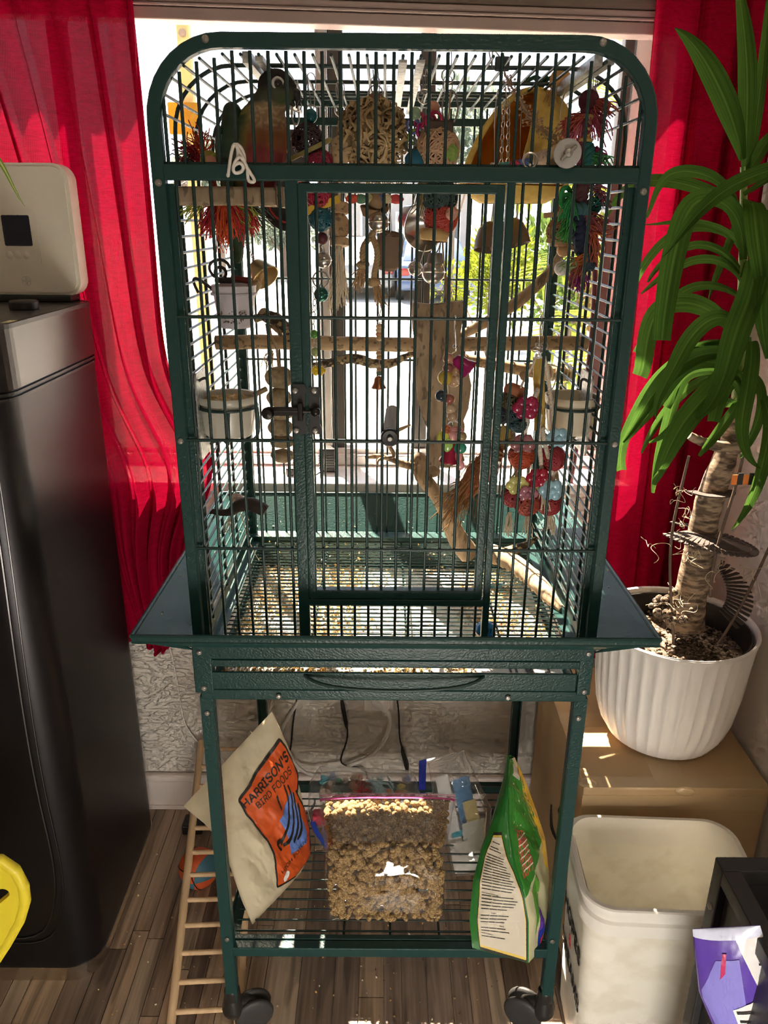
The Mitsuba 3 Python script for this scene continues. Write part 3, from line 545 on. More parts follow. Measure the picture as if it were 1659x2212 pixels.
pg = thing('white_plug', 'white plug with its thick cord pushed in the wall outlet', 'plug')
put('plug_body', unman(m3.Manifold.batch_hull([m3.Manifold.sphere(.008, 16).translate((op[0]+q[0], WY-.02+q[1], op[2]+q[2])) for q in ((-.010, 0, .03), (.020, 0, .03), (-.012, 0, .012), (.02, 0, .0), (.008, -.012, .02), (.016, -.008, -.004))])), 'mat_white_plastic', pg, 50)
put('strain_relief', cat([lathe([(0, -.002), (.0075, -.002), (.0075, .002), (0, .002)], 14, (0, 0, 1), (op[0]+.0175, WY-.022, op[2]-.012-.0055*i)) for i in range(3)]), 'mat_white_plastic', pg)
put('cord', tube(spline([(op[0]+.0175, WY-.022, op[2]-.005)]+[(0.0026,0.582,0.257),(-0.0061,0.585,0.2081),(-0.0278,0.588,0.1637),(-0.0617,0.588,0.1352),(-0.1039,0.585,0.1158)], 40), .0052, 10), 'mat_cord_white', pg, 60)

# ------------------------------------------------------------------ cardboard box, pot and plant
def cardf(p, n, uv): return MX((.40, .27, .145), (.52, .365, .205), FB(p.x*9, p.y*9, p.z*9, 3))*(1-.06*N(p.x*6, p.y*6, p.z*340))
mat('mat_cardboard', proc(cardf), .75); mat('mat_tape', (.47, .345, .20), .2, specular=.6)
BT = .42; cb = thing('cardboard_box', 'brown cardboard box standing under the white flower pot', 'box')
cx0, cx1, cy0, cy1 = .362, .712, .150, .570
put('body', rbx(cx0, cy0, FZ, cx1, cy1, BT-.003, .003), 'mat_cardboard', cb)
put('flap', cat([rbx(cx0, cy0, BT-.003, cx1, (cy0+cy1)/2-.0012, BT, .0012)]), 'mat_cardboard', cb); put('flap', rbx(cx0, (cy0+cy1)/2+.0012, BT-.003, cx1, cy1, BT, .0012), 'mat_cardboard', cb)
put('tape', cat([bx(cx0+.0, (cy0+cy1)/2-.025, BT, cx1, (cy0+cy1)/2+.025, BT+.0004), bx(cx0-.0005, cy0-.0005, BT-.05, cx1, cy0, BT-.018), bx(cx0, cy0-.0006, BT-.004, cx1, cy0+.03, BT+.0005), bx(cx0+.14, cy0, BT+.0002, cx0+.20, cy0+.20, BT+.0007)]), 'mat_tape', cb)
for q_, r_, e_ in (((cx0+.19, cy0-.001, BT-.006), .012, (1.6, .25, .9)), ((cx0+.01, cy0+.012, BT), .014, (1.2, 1, .2))): put('crumpled_tape', bumpy(ball(q_, r_, 2, e_), .002, 160, 4), 'mat_tape', cb)
arr = [(0.3751,0.38,0.1781), ]
def onside(px, py):   # a point of the box's left face, in metres (y, z)
    return None
sm = spline([(0.362,0.3553,0.1996),(0.362,0.3468,0.179),(0.362,0.3353,0.1636),(0.362,0.314,0.1602),(0.362,0.2873,0.1661)], 24); sm[:, 0] = cx0-.0006
s0_, s1_, s2_ = [(0.362,0.2851,0.2625),(0.362,0.2999,0.231),(0.362,0.2763,0.23)]
put('printed_smile', tube(sm, np.concatenate([np.linspace(.002, .0055, 12), np.linspace(.0055, .003, 12)]), 6), mat('mat_print', (.02, .018, .016), .6), cb)
put('printed_arrow', extrude(Polygon([(q[1], q[2]) for q in (s0_, s1_, s2_)]).buffer(.002), .0012, (cx0-.0002, 0, 0), (0, 1, 0), (0, 0, 1)), 'mat_print', cb)
PC = np.array((.556, .315)); RIM = .68
pot = thing('flower_pot', 'white fluted plastic flower pot standing on the cardboard box', 'flower pot')
def fluted(prof, seg=216, k=36, depth=.0055):
    m = lathe(prof, seg); v = np.array(m.vertices); a = np.arctan2(v[:, 1], v[:, 0]); w = np.clip((v[:, 2]-.018)/.03, 0, 1)*np.clip((.262-v[:, 2])/.012, 0, 1)
    s = 1 - depth/np.maximum(np.hypot(v[:, 0], v[:, 1]), .01)*(np.abs(np.sin(a*k/2))**.6)*w*(v[:, 2] > 0)*np.sign(np.hypot(v[:, 0], v[:, 1])-.06).clip(0)
    v[:, :2] *= s[:, None]; m.vertices = v; return m
pp = [(0, .0), (.07, 0), (.088, .004), (.108, .018), (.124, .045), (.134, .08), (.141, .13), (.146, .2), (.149, .235), (.151, .25), (.153, .257), (.1535, .262)]
pm = fluted(pp); pm.apply_translation((PC[0], PC[1], BT+.0005)); put('body', pm, mat('mat_pot', (.80, .785, .76), .38), pot, 40)
put('rim', lathe([(.1535, .261), (.1515, .265), (.147, .263), (.143, .245), (.139, .18)], 72, at=(PC[0], PC[1], BT)), 'mat_pot', pot, 40)
put('liner', lathe([(.139, .252), (.141, .255), (.138, .255), (.136, .24), (.137, .236), (.134, .225), (.132, .2)], 60, at=(PC[0], PC[1], BT)), 'mat_black_plastic', pot, 40)
mat('mat_soil', proc(lambda p, n, uv: MX((.03, .02, .013), (.26, .19, .13), SS(.35, .75, FB(p.x*260, p.y*260, p.z*260, 3)))), .95)
rng = np.random.default_rng(11); so = [bumpy(trimesh.creation.cylinder(.1355, .02, sections=48).subdivide().subdivide(), .006, 60, 3)]; so[0].apply_translation((PC[0], PC[1], BT+.198))
for i in range(260):
    a, r = rng.uniform(0, 6.28), .13*math.sqrt(rng.uniform(0, 1)); so.append(bumpy(ball((PC[0]+r*math.cos(a), PC[1]+r*math.sin(a), BT+.210+rng.uniform(0, .006)), rng.uniform(.002, .006), 1), .0012, 300, i))
for i in range(40): q = np.array((0.5093,0.27,0.748)); so.append(ball(q+rng.normal(0, 1, 3)*(.016, .016, .01)+(0, 0, -.01), rng.uniform(.004, .009), 1))
put('soil', cat(so), 'mat_soil', pot, True, kind='stuff')
# the plant itself
mat('mat_trunk', proc(lambda p, n, uv: MX((.11, .075, .05), (.33, .245, .17), SS(.3, .7, FB(p.x*60, p.y*60, p.z*170, 3)))*(1-.55*SS(.57, .66, FB(p.x*50+3, p.y*50, p.z*90, 3)))), .85)
scene['mat_leaf'] = {'type': 'principledthin', 'base_color': proc(lambda p, n, uv: MX(MX((.024, .062, .012), (.065, .140, .022), FB(uv.x*26, uv.y*2.0, p.z*3, 2)), (.22, .34, .07), SS(.05, .015, dr.abs(uv.x-.5))*.18)), 'roughness': .25, 'diff_trans': 1.05, 'spec_trans': 0., 'eta': 1.45}
plant = thing('potted_plant', 'tall strap-leaved potted plant with thick brown trunk in front of the right curtain', 'plant')
tk = spline([(0.5736,0.315,0.6748),(0.5756,0.315,0.7354),(0.5791,0.315,0.8423),(0.5818,0.315,0.9259),(0.5962,0.315,1.0063),(0.6061,0.315,1.0877),(0.5997,0.315,1.1738),(0.583,0.315,1.2903),(0.5658,0.315,1.4),(0.5492,0.315,1.4966)], 60)
trad = np.interp(np.linspace(0, 1, 60), [0, .08, .2, .32, .40, .5, .65, 1], [.038, .030, .027, .0245, .022, .014, .010, .005])
put('trunk', bumpy(tube(tk[:34], trad[:34], 20), .0025, 55, 2), 'mat_trunk', plant, 50)
putc('stem', tube(tk[32:], trad[32:], 12), (.20, .30, .07), plant, 'vc_satin')
br = spline([(0.6096,0.3,1.0384),(0.5783,0.29,1.0435),(0.5401,0.28,1.0544),(0.5104,0.275,1.068)], 16); put('side_branch', bumpy(tube(br, np.linspace(.012, .007, 16), 10), .002, 90, 5), 'mat_trunk', plant, 50)
LV = [  # centre lines seen from the front, in metres, then width and droop of the tip
 ([(0.5439,0.31,1.5063),(0.5146,0.3,1.5606),(0.4678,0.29,1.6246),(0.4379,0.29,1.6576),(0.405,0.29,1.6811)], .042, 0), ([(0.5528,0.31,1.4761),(0.542,0.31,1.5555),(0.5258,0.305,1.6367),(0.5015,0.3,1.7134),(0.4879,0.3,1.7536)], .034, 0), ([(0.5598,0.315,1.4696),(0.5568,0.315,1.5947),(0.5486,0.31,1.6863),(0.5427,0.31,1.7451)], .02, 0),
 ([(0.5538,0.31,1.4829),(0.5655,0.3,1.5156),(0.5811,0.29,1.5537)], .026, 0), ([(0.56,0.31,1.4211),(0.5154,0.3,1.4672),(0.467,0.3,1.487),(0.4242,0.3,1.48),(0.4095,0.305,1.4489),(0.4021,0.31,1.4198)], .023, .2), ([(0.566,0.31,1.3858),(0.5442,0.31,1.4349),(0.5131,0.32,1.4542),(0.4693,0.34,1.4713),(0.4331,0.37,1.4779),(0.4042,0.4,1.4733),(0.3777,0.42,1.4427),(0.3643,0.43,1.4048)], .026, 0),
 ([(0.5498,0.3,1.4553),(0.5759,0.24,1.4909),(0.525,0.2,1.4795),(0.4761,0.18,1.4597),(0.4282,0.17,1.4193),(0.4059,0.17,1.3875),(0.3894,0.175,1.3614)], .030, 0), ([(0.5665,0.3,1.3575),(0.531,0.27,1.4206),(0.4824,0.24,1.4451),(0.4441,0.22,1.4392),(0.4241,0.21,1.3934),(0.4169,0.205,1.3267),(0.4161,0.205,1.2642),(0.4172,0.205,1.2393)], .044, .75),
 ([(0.5709,0.31,1.3571),(0.5365,0.31,1.3998),(0.4894,0.31,1.4121),(0.4479,0.32,1.4118),(0.4074,0.33,1.41)], .013, 0), ([(0.5556,0.3,1.421),(0.5485,0.26,1.4408),(0.5459,0.23,1.4074),(0.5579,0.22,1.3541),(0.5748,0.22,1.292)], .046, .2), ([(0.5715,0.3,1.3285),(0.5631,0.25,1.3527),(0.5492,0.22,1.3058),(0.5343,0.21,1.2574),(0.5258,0.205,1.2076),(0.5164,0.205,1.1556),(0.4907,0.205,1.1136)], .050, .1),
 ([(0.5853,0.3,1.2388),(0.5458,0.27,1.2648),(0.5072,0.25,1.2668),(0.4772,0.24,1.2422),(0.4527,0.235,1.1907),(0.4372,0.235,1.1487),(0.437,0.24,1.1046)], .034, 0), ([(0.597,0.31,1.1906),(0.5518,0.29,1.2076),(0.5057,0.28,1.2026),(0.4649,0.275,1.176),(0.429,0.275,1.1203),(0.3987,0.28,1.0533)], .034, .1), ([(0.5997,0.31,1.1747),(0.5511,0.3,1.188),(0.4924,0.29,1.1853),(0.4508,0.285,1.1303),(0.4186,0.285,1.0812),(0.4012,0.29,1.0421)], .036, .1),
 ([(0.5906,0.31,1.2375),(0.5515,0.31,1.2602),(0.4929,0.31,1.2863),(0.4506,0.315,1.2779),(0.4323,0.32,1.2193),(0.4292,0.325,1.1609)], .040, .9), ([(0.5997,0.31,1.1747),(0.5701,0.33,1.1709),(0.5225,0.35,1.157),(0.507,0.36,1.0975),(0.4978,0.36,1.0276),(0.4929,0.36,0.9599),(0.493,0.36,0.9322)], .026, .2), ([(0.5984,0.3,1.1525),(0.5524,0.26,1.1756),(0.5136,0.23,1.1504),(0.4793,0.22,1.1098),(0.4554,0.22,1.0502),(0.4427,0.225,0.9937)], .048, .1),
 ([(0.6025,0.3,1.1283),(0.561,0.27,1.1581),(0.5416,0.25,1.1307),(0.5351,0.245,1.1002)], .030, .9), ([(0.5905,0.3,1.2079),(0.5832,0.26,1.2291),(0.576,0.23,1.1509),(0.5756,0.22,1.0831),(0.5948,0.22,1.0433),(0.6166,0.22,1.0255)], .032, 0), ([(0.5765,0.3,1.2991),(0.5826,0.24,1.3602),(0.564,0.21,1.3068),(0.5762,0.21,1.2506),(0.5893,0.21,1.2109)], .036, .1),
 ([(0.6011,0.3,1.1364),(0.5725,0.27,1.1024),(0.5401,0.26,1.0558),(0.5273,0.26,1.035)], .022, .2), ([(0.5986,0.3,1.1605),(0.6246,0.24,1.1101),(0.6187,0.22,1.0272),(0.6058,0.22,0.9522),(0.5869,0.22,0.9126)], .028, 0), ([(0.6053,0.3,1.112),(0.5486,0.27,1.128),(0.5066,0.26,1.1203),(0.4652,0.25,1.0823),(0.4341,0.25,1.061)], .026, .1), ([(0.5925,0.31,1.222),(0.5246,0.34,1.2011),(0.4733,0.36,1.1481),(0.4432,0.37,1.0774),(0.4296,0.375,1.0229),(0.4344,0.38,0.9714)], .026, .9),
 ([(0.5759,0.31,1.3279),(0.5383,0.32,1.3673),(0.4946,0.33,1.3776),(0.455,0.34,1.3549),(0.4319,0.35,1.3166)], .022, .2), ([(0.5784,0.31,1.3132),(0.5492,0.32,1.3477),(0.5094,0.33,1.3558),(0.4582,0.34,1.3311),(0.4208,0.345,1.2978)], .024, .1), ([(0.5823,0.31,1.2908),(0.5556,0.32,1.3085),(0.5084,0.34,1.3103),(0.4706,0.355,1.278),(0.4421,0.36,1.2297),(0.4256,0.36,1.1972)], .026, .2), ([(0.5854,0.31,1.2681),(0.5642,0.33,1.2812),(0.525,0.35,1.2773),(0.4873,0.37,1.2528),(0.4613,0.38,1.1944)], .024, .3),
 ([(0.5917,0.32,1.2517),(0.5578,0.34,1.2474),(0.5109,0.36,1.2343),(0.4808,0.37,1.1796),(0.465,0.375,1.1196)], .026, .2), ([(0.5925,0.31,1.222),(0.5664,0.33,1.2189),(0.5317,0.34,1.2076),(0.504,0.35,1.1419),(0.4931,0.35,1.0997)], .028, .9), ([(0.5997,0.32,1.2048),(0.5718,0.36,1.2106),(0.5251,0.38,1.1866),(0.4905,0.39,1.1253),(0.4758,0.39,1.0728)], .028, .1), ([(0.5753,0.32,1.3567),(0.5417,0.36,1.3993),(0.4901,0.39,1.3986),(0.4466,0.41,1.3518),(0.4244,0.42,1.2875),(0.4176,0.42,1.2382)], .024, .1),
 ([(0.5892,0.33,1.2966),(0.5904,0.36,1.2469),(0.564,0.37,1.1803),(0.5478,0.37,1.1213)], .030, .4), ([(0.5959,0.3,1.1764),(0.6141,0.27,1.1586),(0.6116,0.25,1.0996),(0.5953,0.25,1.0343)], .030, .1), ([(0.5636,0.31,1.4),(0.5809,0.3,1.4212),(0.6219,0.29,1.4146)], .030, .1), ([(0.5798,0.33,1.3563),(0.6332,0.36,1.3251),(0.6848,0.37,1.2464)], .032, .1), ([(0.6057,0.33,1.1953),(0.655,0.34,1.1533),(0.6844,0.34,1.0608),(0.6844,0.34,0.9904)], .03, .1),
 ([(0.5607,0.32,1.4421),(0.5563,0.33,1.3997),(0.5442,0.34,1.3332),(0.5355,0.34,1.2876)], .022, 0), ([(0.6043,0.33,1.2033),(0.5899,0.36,1.149),(0.5771,0.37,1.0958),(0.5687,0.37,1.0388)], .03, .2), ([(0.609,0.33,1.1712),(0.5533,0.39,1.1344),(0.5092,0.41,1.0683),(0.4822,0.42,0.9922)], .028, .1)]
rng = np.random.default_rng(21)
for i, (pts, w, bl_) in enumerate(LV):
    if i in (27, 28, 30, 32, 36, 38): continue
    hint = np.array((-.25, -1, .35))+rng.normal(0, .28, 3)
    k = key_for('leaf', plant); scene[k] = leafply('mat_leaf', pts, w*(.82 if i < 24 else .62), hint, n=30, fold=.25+.15*rng.uniform(), blunt=bl_, wave=.002, seed=i)
# trellis of dark slats round the trunk, canes and dried vines
mat('mat_slat', (.055, .042, .036), .7); mat('mat_cane', (.10, .065, .045), .6)
tr = thing('slat_spiral', 'dark wooden slat spiral wound round the plant trunk', 'bird toy')
cc = np.array((0.5936,0.315,0.85)); nslat = 40
for i in range(nslat):
    a = math.radians(-178 + 300*i/(nslat-1)); r0, r1 = .030, .088; zc = cc[2]+.012-.05*math.cos(a-.5)*.35+.010*i/nslat
    u = np.array((math.cos(a), math.sin(a), -.12)); v_ = np.array((-math.sin(a), math.cos(a), .0))
    m = bx(r0, -.0034, -.0012, r1, .0034, .0012); V = m.vertices; m.vertices = np.array((cc[0], cc[1], zc)) + V[:, :1]*u + V[:, 1:2]*v_ + V[:, 2:]*np.cross(u, v_); put('slat', m, 'mat_slat', tr, False)
for rr in (.042, .075): put('cord', tube([(cc[0]+rr*math.cos(a), cc[1]+rr*math.sin(a), cc[2]+.013-.05*math.cos(a-.5)*.35+.01*(math.degrees(a)+178)/300-.12*rr) for a in np.radians(np.linspace(-178, 122, 60))], .0013, 6), 'mat_cane', tr)
c2 = np.array((0.5779,0.315,0.9512))
for i in range(14):
    a = math.radians(-160+150*i/13); u = np.array((math.cos(a), math.sin(a), .1)); v_ = np.array((-math.sin(a), math.cos(a), .0)); m = bx(.024, -.0045, -.0012, .046, .0045, .0012); V = m.vertices
    m.vertices = c2 + V[:, :1]*u + V[:, 1:2]*v_ + V[:, 2:]*np.cross(u, v_); put('slat', m, 'mat_slat', tr, False)
c3 = np.array((0.6219,0.315,0.7258))
for i in range(16):
    a = math.radians(-70+130*i/15); u = np.array((math.cos(a), math.sin(a), -.3+.02*i)); v_ = np.array((-math.sin(a), math.cos(a), .0)); m = bx(.022, -.0035, -.0012, .07, .0035, .0012); V = m.vertices
    m.vertices = c3 + (0, 0, .004*i) + V[:, :1]*u + V[:, 1:2]*v_ + V[:, 2:]*np.cross(u, v_); put('slat', m, 'mat_slat', tr, False)
for lbl, pts in (('thin dark cane leaning left in the flower pot', [(0.5242,0.235,0.6775),(0.5071,0.25,0.796),(0.5006,0.26,0.8922),(0.5084,0.27,0.9679),(0.5158,0.275,1.0305)]), ('thin dark cane leaning right of the trunk in the flower pot', [(0.6075,0.235,0.6802),(0.6384,0.24,0.7549),(0.6617,0.245,0.8274),(0.6878,0.25,0.9243)]), ('long dark cane crossing in front of the trunk', [(0.585,0.25,0.7684),(0.584,0.255,0.8679),(0.5967,0.26,0.9547),(0.6058,0.265,1.0341)])):
    solo('plant_cane', tube(spline(pts, 24), .0026, 8), 'mat_cane', lbl, 'cane', smooth=60)
rng = np.random.default_rng(3); vn = []
VP = [np.array(q) for q in [(0.501,0.26,0.8651),(0.5117,0.26,0.919),(0.5236,0.25,0.7199),(0.5157,0.25,0.7583),(0.6577,0.25,0.8158),(0.5384,0.24,0.856),(0.5924,0.24,0.8292),(0.5018,0.27,0.9678)]]
for _i in range(len(VP)):
    for _ in range(4):
        b0 = np.array([(0, 0, 0)]*6)+np.cumsum(rng.normal(0, .008, (6, 3)), 0); vn.append(tube(spline(b0, 24)+VP[_i], .0006, 4))
vt = thing('dried_vine', 'thin dried vine tendrils and twine round the canes of the pot', 'vine'); putc('tendrils', cat(vn), (.50, .42, .28), vt, kind='stuff')
pn = (0.6,0.25,0.9967); fl = thing('checked_strip', 'orange and black checked strip on the slat spiral by the trunk', 'strip')
for i in range(4):
    putc('check', bx(pn[0]+.010*i-.014, .249, pn[2]-.010, pn[0]+.010*i-.0045, .2505, pn[2]+.008+.003*(i % 2)), [(.75, .22, .05), (.03, .03, .03)][i % 2], fl, smooth=False)

# ------------------------------------------------------------------ white bin, black frame, purple pack
BCT = np.array((.468, .012)); BA = math.radians(-2.5); bu, bv = np.array((math.cos(BA), math.sin(BA))), np.array((-math.sin(BA), math.cos(BA))); BH = .38
def binshape(hx, hy, z, r): q = np.array(rrect(-hx, -hy, hx, hy, r).exterior.coords[:-1]); return np.c_[BCT + q[:, :1]*bu + q[:, 1:]*bv, np.full(len(q), z)]
def loft(rings, cap=False):
    n = len(rings[0]); v = np.vstack(rings); f = []
    for i in range(len(rings)-1):
        a = np.arange(n); b = (a+1) % n; f += [np.stack([i*n+a, i*n+b, (i+1)*n+b], 1), np.stack([i*n+a, (i+1)*n+b, (i+1)*n+a], 1)]
    if cap: v = np.vstack([v, rings[-1].mean(0), rings[0].mean(0)]); a = np.arange(n); b = (a+1) % n; f += [np.stack([(len(rings)-1)*n+a, (len(rings)-1)*n+b, a*0+len(v)-2], 1), np.stack([b, a, a*0+len(v)-1], 1)]
    return M(v, np.vstack(f))
wb = thing('white_bin', 'open white plastic bin with lettering standing before the cardboard box', 'bin')
mat('mat_bin', proc(lambda p, n, uv: MX((.68, .65, .56), (.76, .74, .66), SS(.3, .6, FB(p.x*26, p.y*26, p.z*26, 4)))), .45)
o_ = [binshape(.124, .084, FZ+.0005, .03), binshape(.130, .090, FZ+.006, .034), binshape(.1375, .096, .20, .030), binshape(.142, .100, BH-.055, .034)]
put('body', loft(o_+[binshape(.137, .096, BH-.055, .044), binshape(.128, .088, .20, .04), binshape(.112, .073, FZ+.010, .033), binshape(.001, .001, FZ+.010, .0004)]), 'mat_bin', wb, 30)
put('rim', loft([binshape(.142, .1005, BH-.060, .045), binshape(.150, .107, BH-.058, .050), binshape(.150, .107, BH-.034, .050), binshape(.145, .103, BH-.030, .048), binshape(.145, .103, BH-.012, .048), binshape(.152, .109, BH-.010, .052), binshape(.1525, .1095, BH-.002, .052), binshape(.150, .107, BH, .05), binshape(.143, .101, BH, .047), binshape(.138, .097, BH-.01, .045), binshape(.136, .095, BH-.055, .043)]), mat('mat_bin_rim', (.74, .72, .67), .4), wb, 30)
org = lambda a, z: np.array((*(BCT - bu*(.1375+(z-.2)*.034+.0012) + bv*a), z))
lu, lw = np.array((-bv[0], -bv[1], 0.)), np.array((-bu[0]*.034, -bu[1]*.034, 1.0))
for tx, q_, h_ in (('HOPES', org(.072, .205), .031), ('DREAMS', org(.078, .115), .029)): put('lettering', letters(tx, h_, q_, lu, lw, .0006, True), 'mat_print', wb, False)
putc('ampersand', letters('&', .024, org(.02, .165), lu, lw, .0006), (.62, .05, .05), wb, smooth=False)
mat('mat_black_frame', (.016, .016, .018), .38)
fr = thing('black_stand', 'black square-tube stand at the lower right corner before the white bin', 'stand')
fx0, fx1, fy0, fy1, fz = (0.4176,-0.24,0.638)[0], .715, -.72, -.24, (0.4176,-0.24,0.638)[2]
for x_ in (fx0, fx1-.024):
    for y_ in (fy0, fy1-.024): put('post', rbx(x_, y_, FZ, x_+.024, y_+.024, fz-.001, .002), 'mat_black_frame', fr)
for y_ in (fy0, fy1-.024): put('top_bar', rbx(fx0, y_, fz-.024, fx1, y_+.024, fz, .002), 'mat_black_frame', fr)
for x_ in (fx0, fx1-.024): put('top_bar', rbx(x_, fy0+.024, fz-.024, x_+.024, fy1-.024, fz, .002), 'mat_black_frame', fr)
put('panel', bx(fx0+.026, fy1-.014, .04, fx1-.026, fy1-.010, fz-.026), 'mat_black_frame', fr); put('panel', bx(fx0+.010, fy0+.026, .04, fx0+.014, fy1-.026, fz-.026), 'mat_black_frame', fr)
put('shelf', rbx(fx0+.015, fy0+.015, .03, fx1-.015, fy1-.015, .05, .002), 'mat_black_frame', fr); put('deck', rbx(fx0+.024, fy0+.024, .40, fx1-.024, fy1-.024, .412, .002), 'mat_black_frame', fr)
bs = (0.423,-0.24,0.565); put('bolt', lathe([(0, .003), (.004, .002), (.0055, 0)], 14, (-1, 0, 0), (fx0, fy1-.012, bs[2])), 'mat_dull_steel', fr)

# ------------------------------------------------------------------ things on the wire shelf
scene['mat_clear_film'] = {'type': 'thindielectric', 'int_ior': 1.5}
scene['mat_film'] = {'type': 'blendbsdf', 'weight': .06, 'a': {'type': 'thindielectric', 'int_ior': 1.45}, 'b': {'type': 'principledthin', 'base_color': {'type': 'rgb', 'value': [.85, .85, .87]}, 'roughness': .3, 'diff_trans': 1.0, 'eta': 1.4}}
class Pouch:
    """a soft bag between a left and a right edge curve (bottom to top); front bulges along n = u x v"""
    def __init__(s, L, R, bf, bb, crump=.0, fr=20, seed=0, pw=.6, topflat=True):
        s.L, s.R, s.bf, s.bb, s.crump, s.fr, s.seed, s.pw, s.tf = np.asarray(L, float), np.asarray(R, float), bf, bb, crump, fr, seed, pw, topflat
        c = np.vstack([s.L, s.R]); s.n = np.cross(s.R.mean(0)-s.L.mean(0), (s.L[-1]+s.R[-1]-s.L[0]-s.R[0])/2); s.n /= np.linalg.norm(s.n)
        if s.n[1] > 0: s.n = -s.n
    def base(s, u, v):
        k = np.linspace(0, 1, len(s.L)); l = np.stack([np.interp(v, k, s.L[:, i]) for i in range(3)], -1); k = np.linspace(0, 1, len(s.R)); r = np.stack([np.interp(v, k, s.R[:, i]) for i in range(3)], -1)
        return l*(1-u[..., None]) + r*u[..., None]
    def P(s, u, v, side=1, off=0.):
        u, v = np.asarray(u, float), np.asarray(v, float); b = s.base(u, v)
        w = np.clip(4*u*(1-u), 0, 1)**s.pw * (np.clip(4*v*(1-v)*(1.35-.55*v if s.tf else 1), 0, 1.2)**s.pw)
        h = (s.bf if side > 0 else -s.bb)*w
        if s.crump: h = h + s.crump*2*(meshkit.fbm(b*s.fr*(1, 1.7, .6)+side*7.1, 4, s.seed)-.5)*np.clip(8*u*(1-u), 0, 1)*np.clip(8*v*(1-v), .12, 1)
        return b + (h+off)[..., None]*s.n
    def mesh(s, nu=40, nv=50):
        v, u = np.meshgrid(np.linspace(0, 1, nv), np.linspace(0, 1, nu), indexing='ij')
        a = grid(s.P(u, v, 1)); b = grid(s.P(u, v, -1)); b.invert(); m = cat([a, b]); m.merge_vertices(merge_tex=True, merge_norm=True); return m
    def overlay(s, poly, off=.0006, size=.035):
        m = [trimesh.creation.triangulate_polygon(g, engine='earcut') for g in getattr(poly, 'geoms', [poly])]; out = []
        for v, f in m:
            v3, f = trimesh.remesh.subdivide_to_size(np.c_[v, np.zeros(len(v))], f, size, max_iter=14); out.append(M(s.P(v3[:, 0], v3[:, 1], 1, off), f))
        return cat(out)
    def text(s, t, o, d, h, asp=1., off=.0011, bold=False, size=.03):
        """letters from uv point o along uv direction d, height h (in v at asp = u metres per v metres)"""
        m = meshkit.text_mesh(t, 1.0, .01, bold); q = m.vertices; f = m.faces[np.all(q[m.faces][:, :, 2] > .005, 1)]
        d = np.asarray(d, float); d /= np.linalg.norm(d*(1, 1/asp)); up = np.array((-d[1]/asp, d[0]*asp))
        uv = np.asarray(o) + h*(q[:, :1]*d + q[:, 1:2]*up); v3, f = trimesh.remesh.subdivide_to_size(np.c_[uv, uv[:, 0]*0], f, size, max_iter=12)
        return M(s.P(v3[:, 0], v3[:, 1], 1, off), f)
# kraft paper bag
mat('mat_kraft', proc(lambda p, n, uv: MX((.50, .44, .30), (.62, .55, .40), FB(p.x*40, p.y*40, p.z*40, 3))), .7)
QK = None
Lk = [(-0.2559,0.05,0.184),(-0.2781,0.075,0.2168),(-0.2989,0.1,0.2642),(-0.3238,0.13,0.3075),(-0.3601,0.16,0.3207),(-0.4088,0.2,0.3251)]; Rk = [(-0.1795,0.185,0.173),(-0.1654,0.22,0.1869),(-0.169,0.25,0.2253),(-0.1865,0.275,0.3051),(-0.2098,0.29,0.4035),(-0.2401,0.3,0.4792)]
kb = thing('paper_bag', 'kraft paper bird food bag with orange label leaning in the left of the wire shelf', 'bag')
kp = Pouch(Lk, Rk, .034, .03, .0125, 22, 3)
put('bag', kp.mesh(110, 120), 'mat_kraft', kb, 50)
def uvpoly(l): return Polygon(l)
lab = uvpoly([(0.338,0.753),(0.603,0.804),(0.918,0.840),(0.945,0.763),(0.995,0.671),(0.922,0.626),(0.868,0.626),(0.977,0.470),(0.995,0.256),(0.941,0.142),(0.785,0.091),(0.438,0.155),(0.438,0.301),(0.438,0.393),(0.416,0.475),(0.356,0.575),(0.329,0.671)]).buffer(.012)
mat('mat_ink', (.012, .011, .010), .5); putc('label_border', kp.overlay(lab.buffer(.018), .0018, .02), (.015, .013, .012), kb, 'vc_satin', False)
mat('mat_orange', (.62, .095, .018), .45); put('label', kp.overlay(lab, .0024, .02), 'mat_orange', kb, 45)
T0, T1, T2, T3, T4 = [(0.315,0.703)], [(0.995,0.758)], [(0.420,0.653)], [(0.489,0.215)], [(0.991,0.365)]
def tdir(a, b): return (b[0][0]-a[0][0], b[0][1]-a[0][1])
for tx, q_, d_, h_, b_ in (("HARRISON'S", T0, tdir(T0, T1), .074, True), ('BIRD FOODS', T2, tdir(T0, T1), .06, False), ('HIGH POTENCY', T3, tdir(T3, T4), .05, False)): put('lettering', kp.text(tx, q_[0], d_, h_, .62, .0033, b_, .02), 'mat_ink', kb, False, label='black lettering')
blue = uvpoly([(0.831,0.630),(0.868,0.539),(0.900,0.438),(0.881,0.320),(0.630,0.315),(0.630,0.452),(0.580,0.534),(0.635,0.548)])
putc('blue_panel', kp.overlay(blue, .0030, .02), (.14, .26, .72), kb, 'vc_satin', False, label='blue picture panel')
st = []
for l in ([(0.767,0.667),(0.758,0.571),(0.616,0.457),(0.543,0.416)], [(0.817,0.653),(0.795,0.534),(0.680,0.425),(0.566,0.402)], [(0.849,0.607),(0.822,0.484),(0.699,0.388)], [(0.886,0.543),(0.854,0.452),(0.758,0.393)], [(0.653,0.644),(0.648,0.584)], [(0.543,0.434),(0.489,0.416),(0.516,0.384)]):
    st.append(kp.overlay(LineString(spline(np.c_[np.array(l), np.zeros(len(l))], 14)[:, :2] if len(l) > 2 else l).buffer(.010), .0036, .02))
put('drawing', cat(st), 'mat_ink', kb, False, label='black brush strokes')
putc('seal', kp.overlay(Point([(0.557,0.174)][0]).buffer(.045), .0030, .02), (.8, .8, .78), kb, smooth=False, label='round white seal')
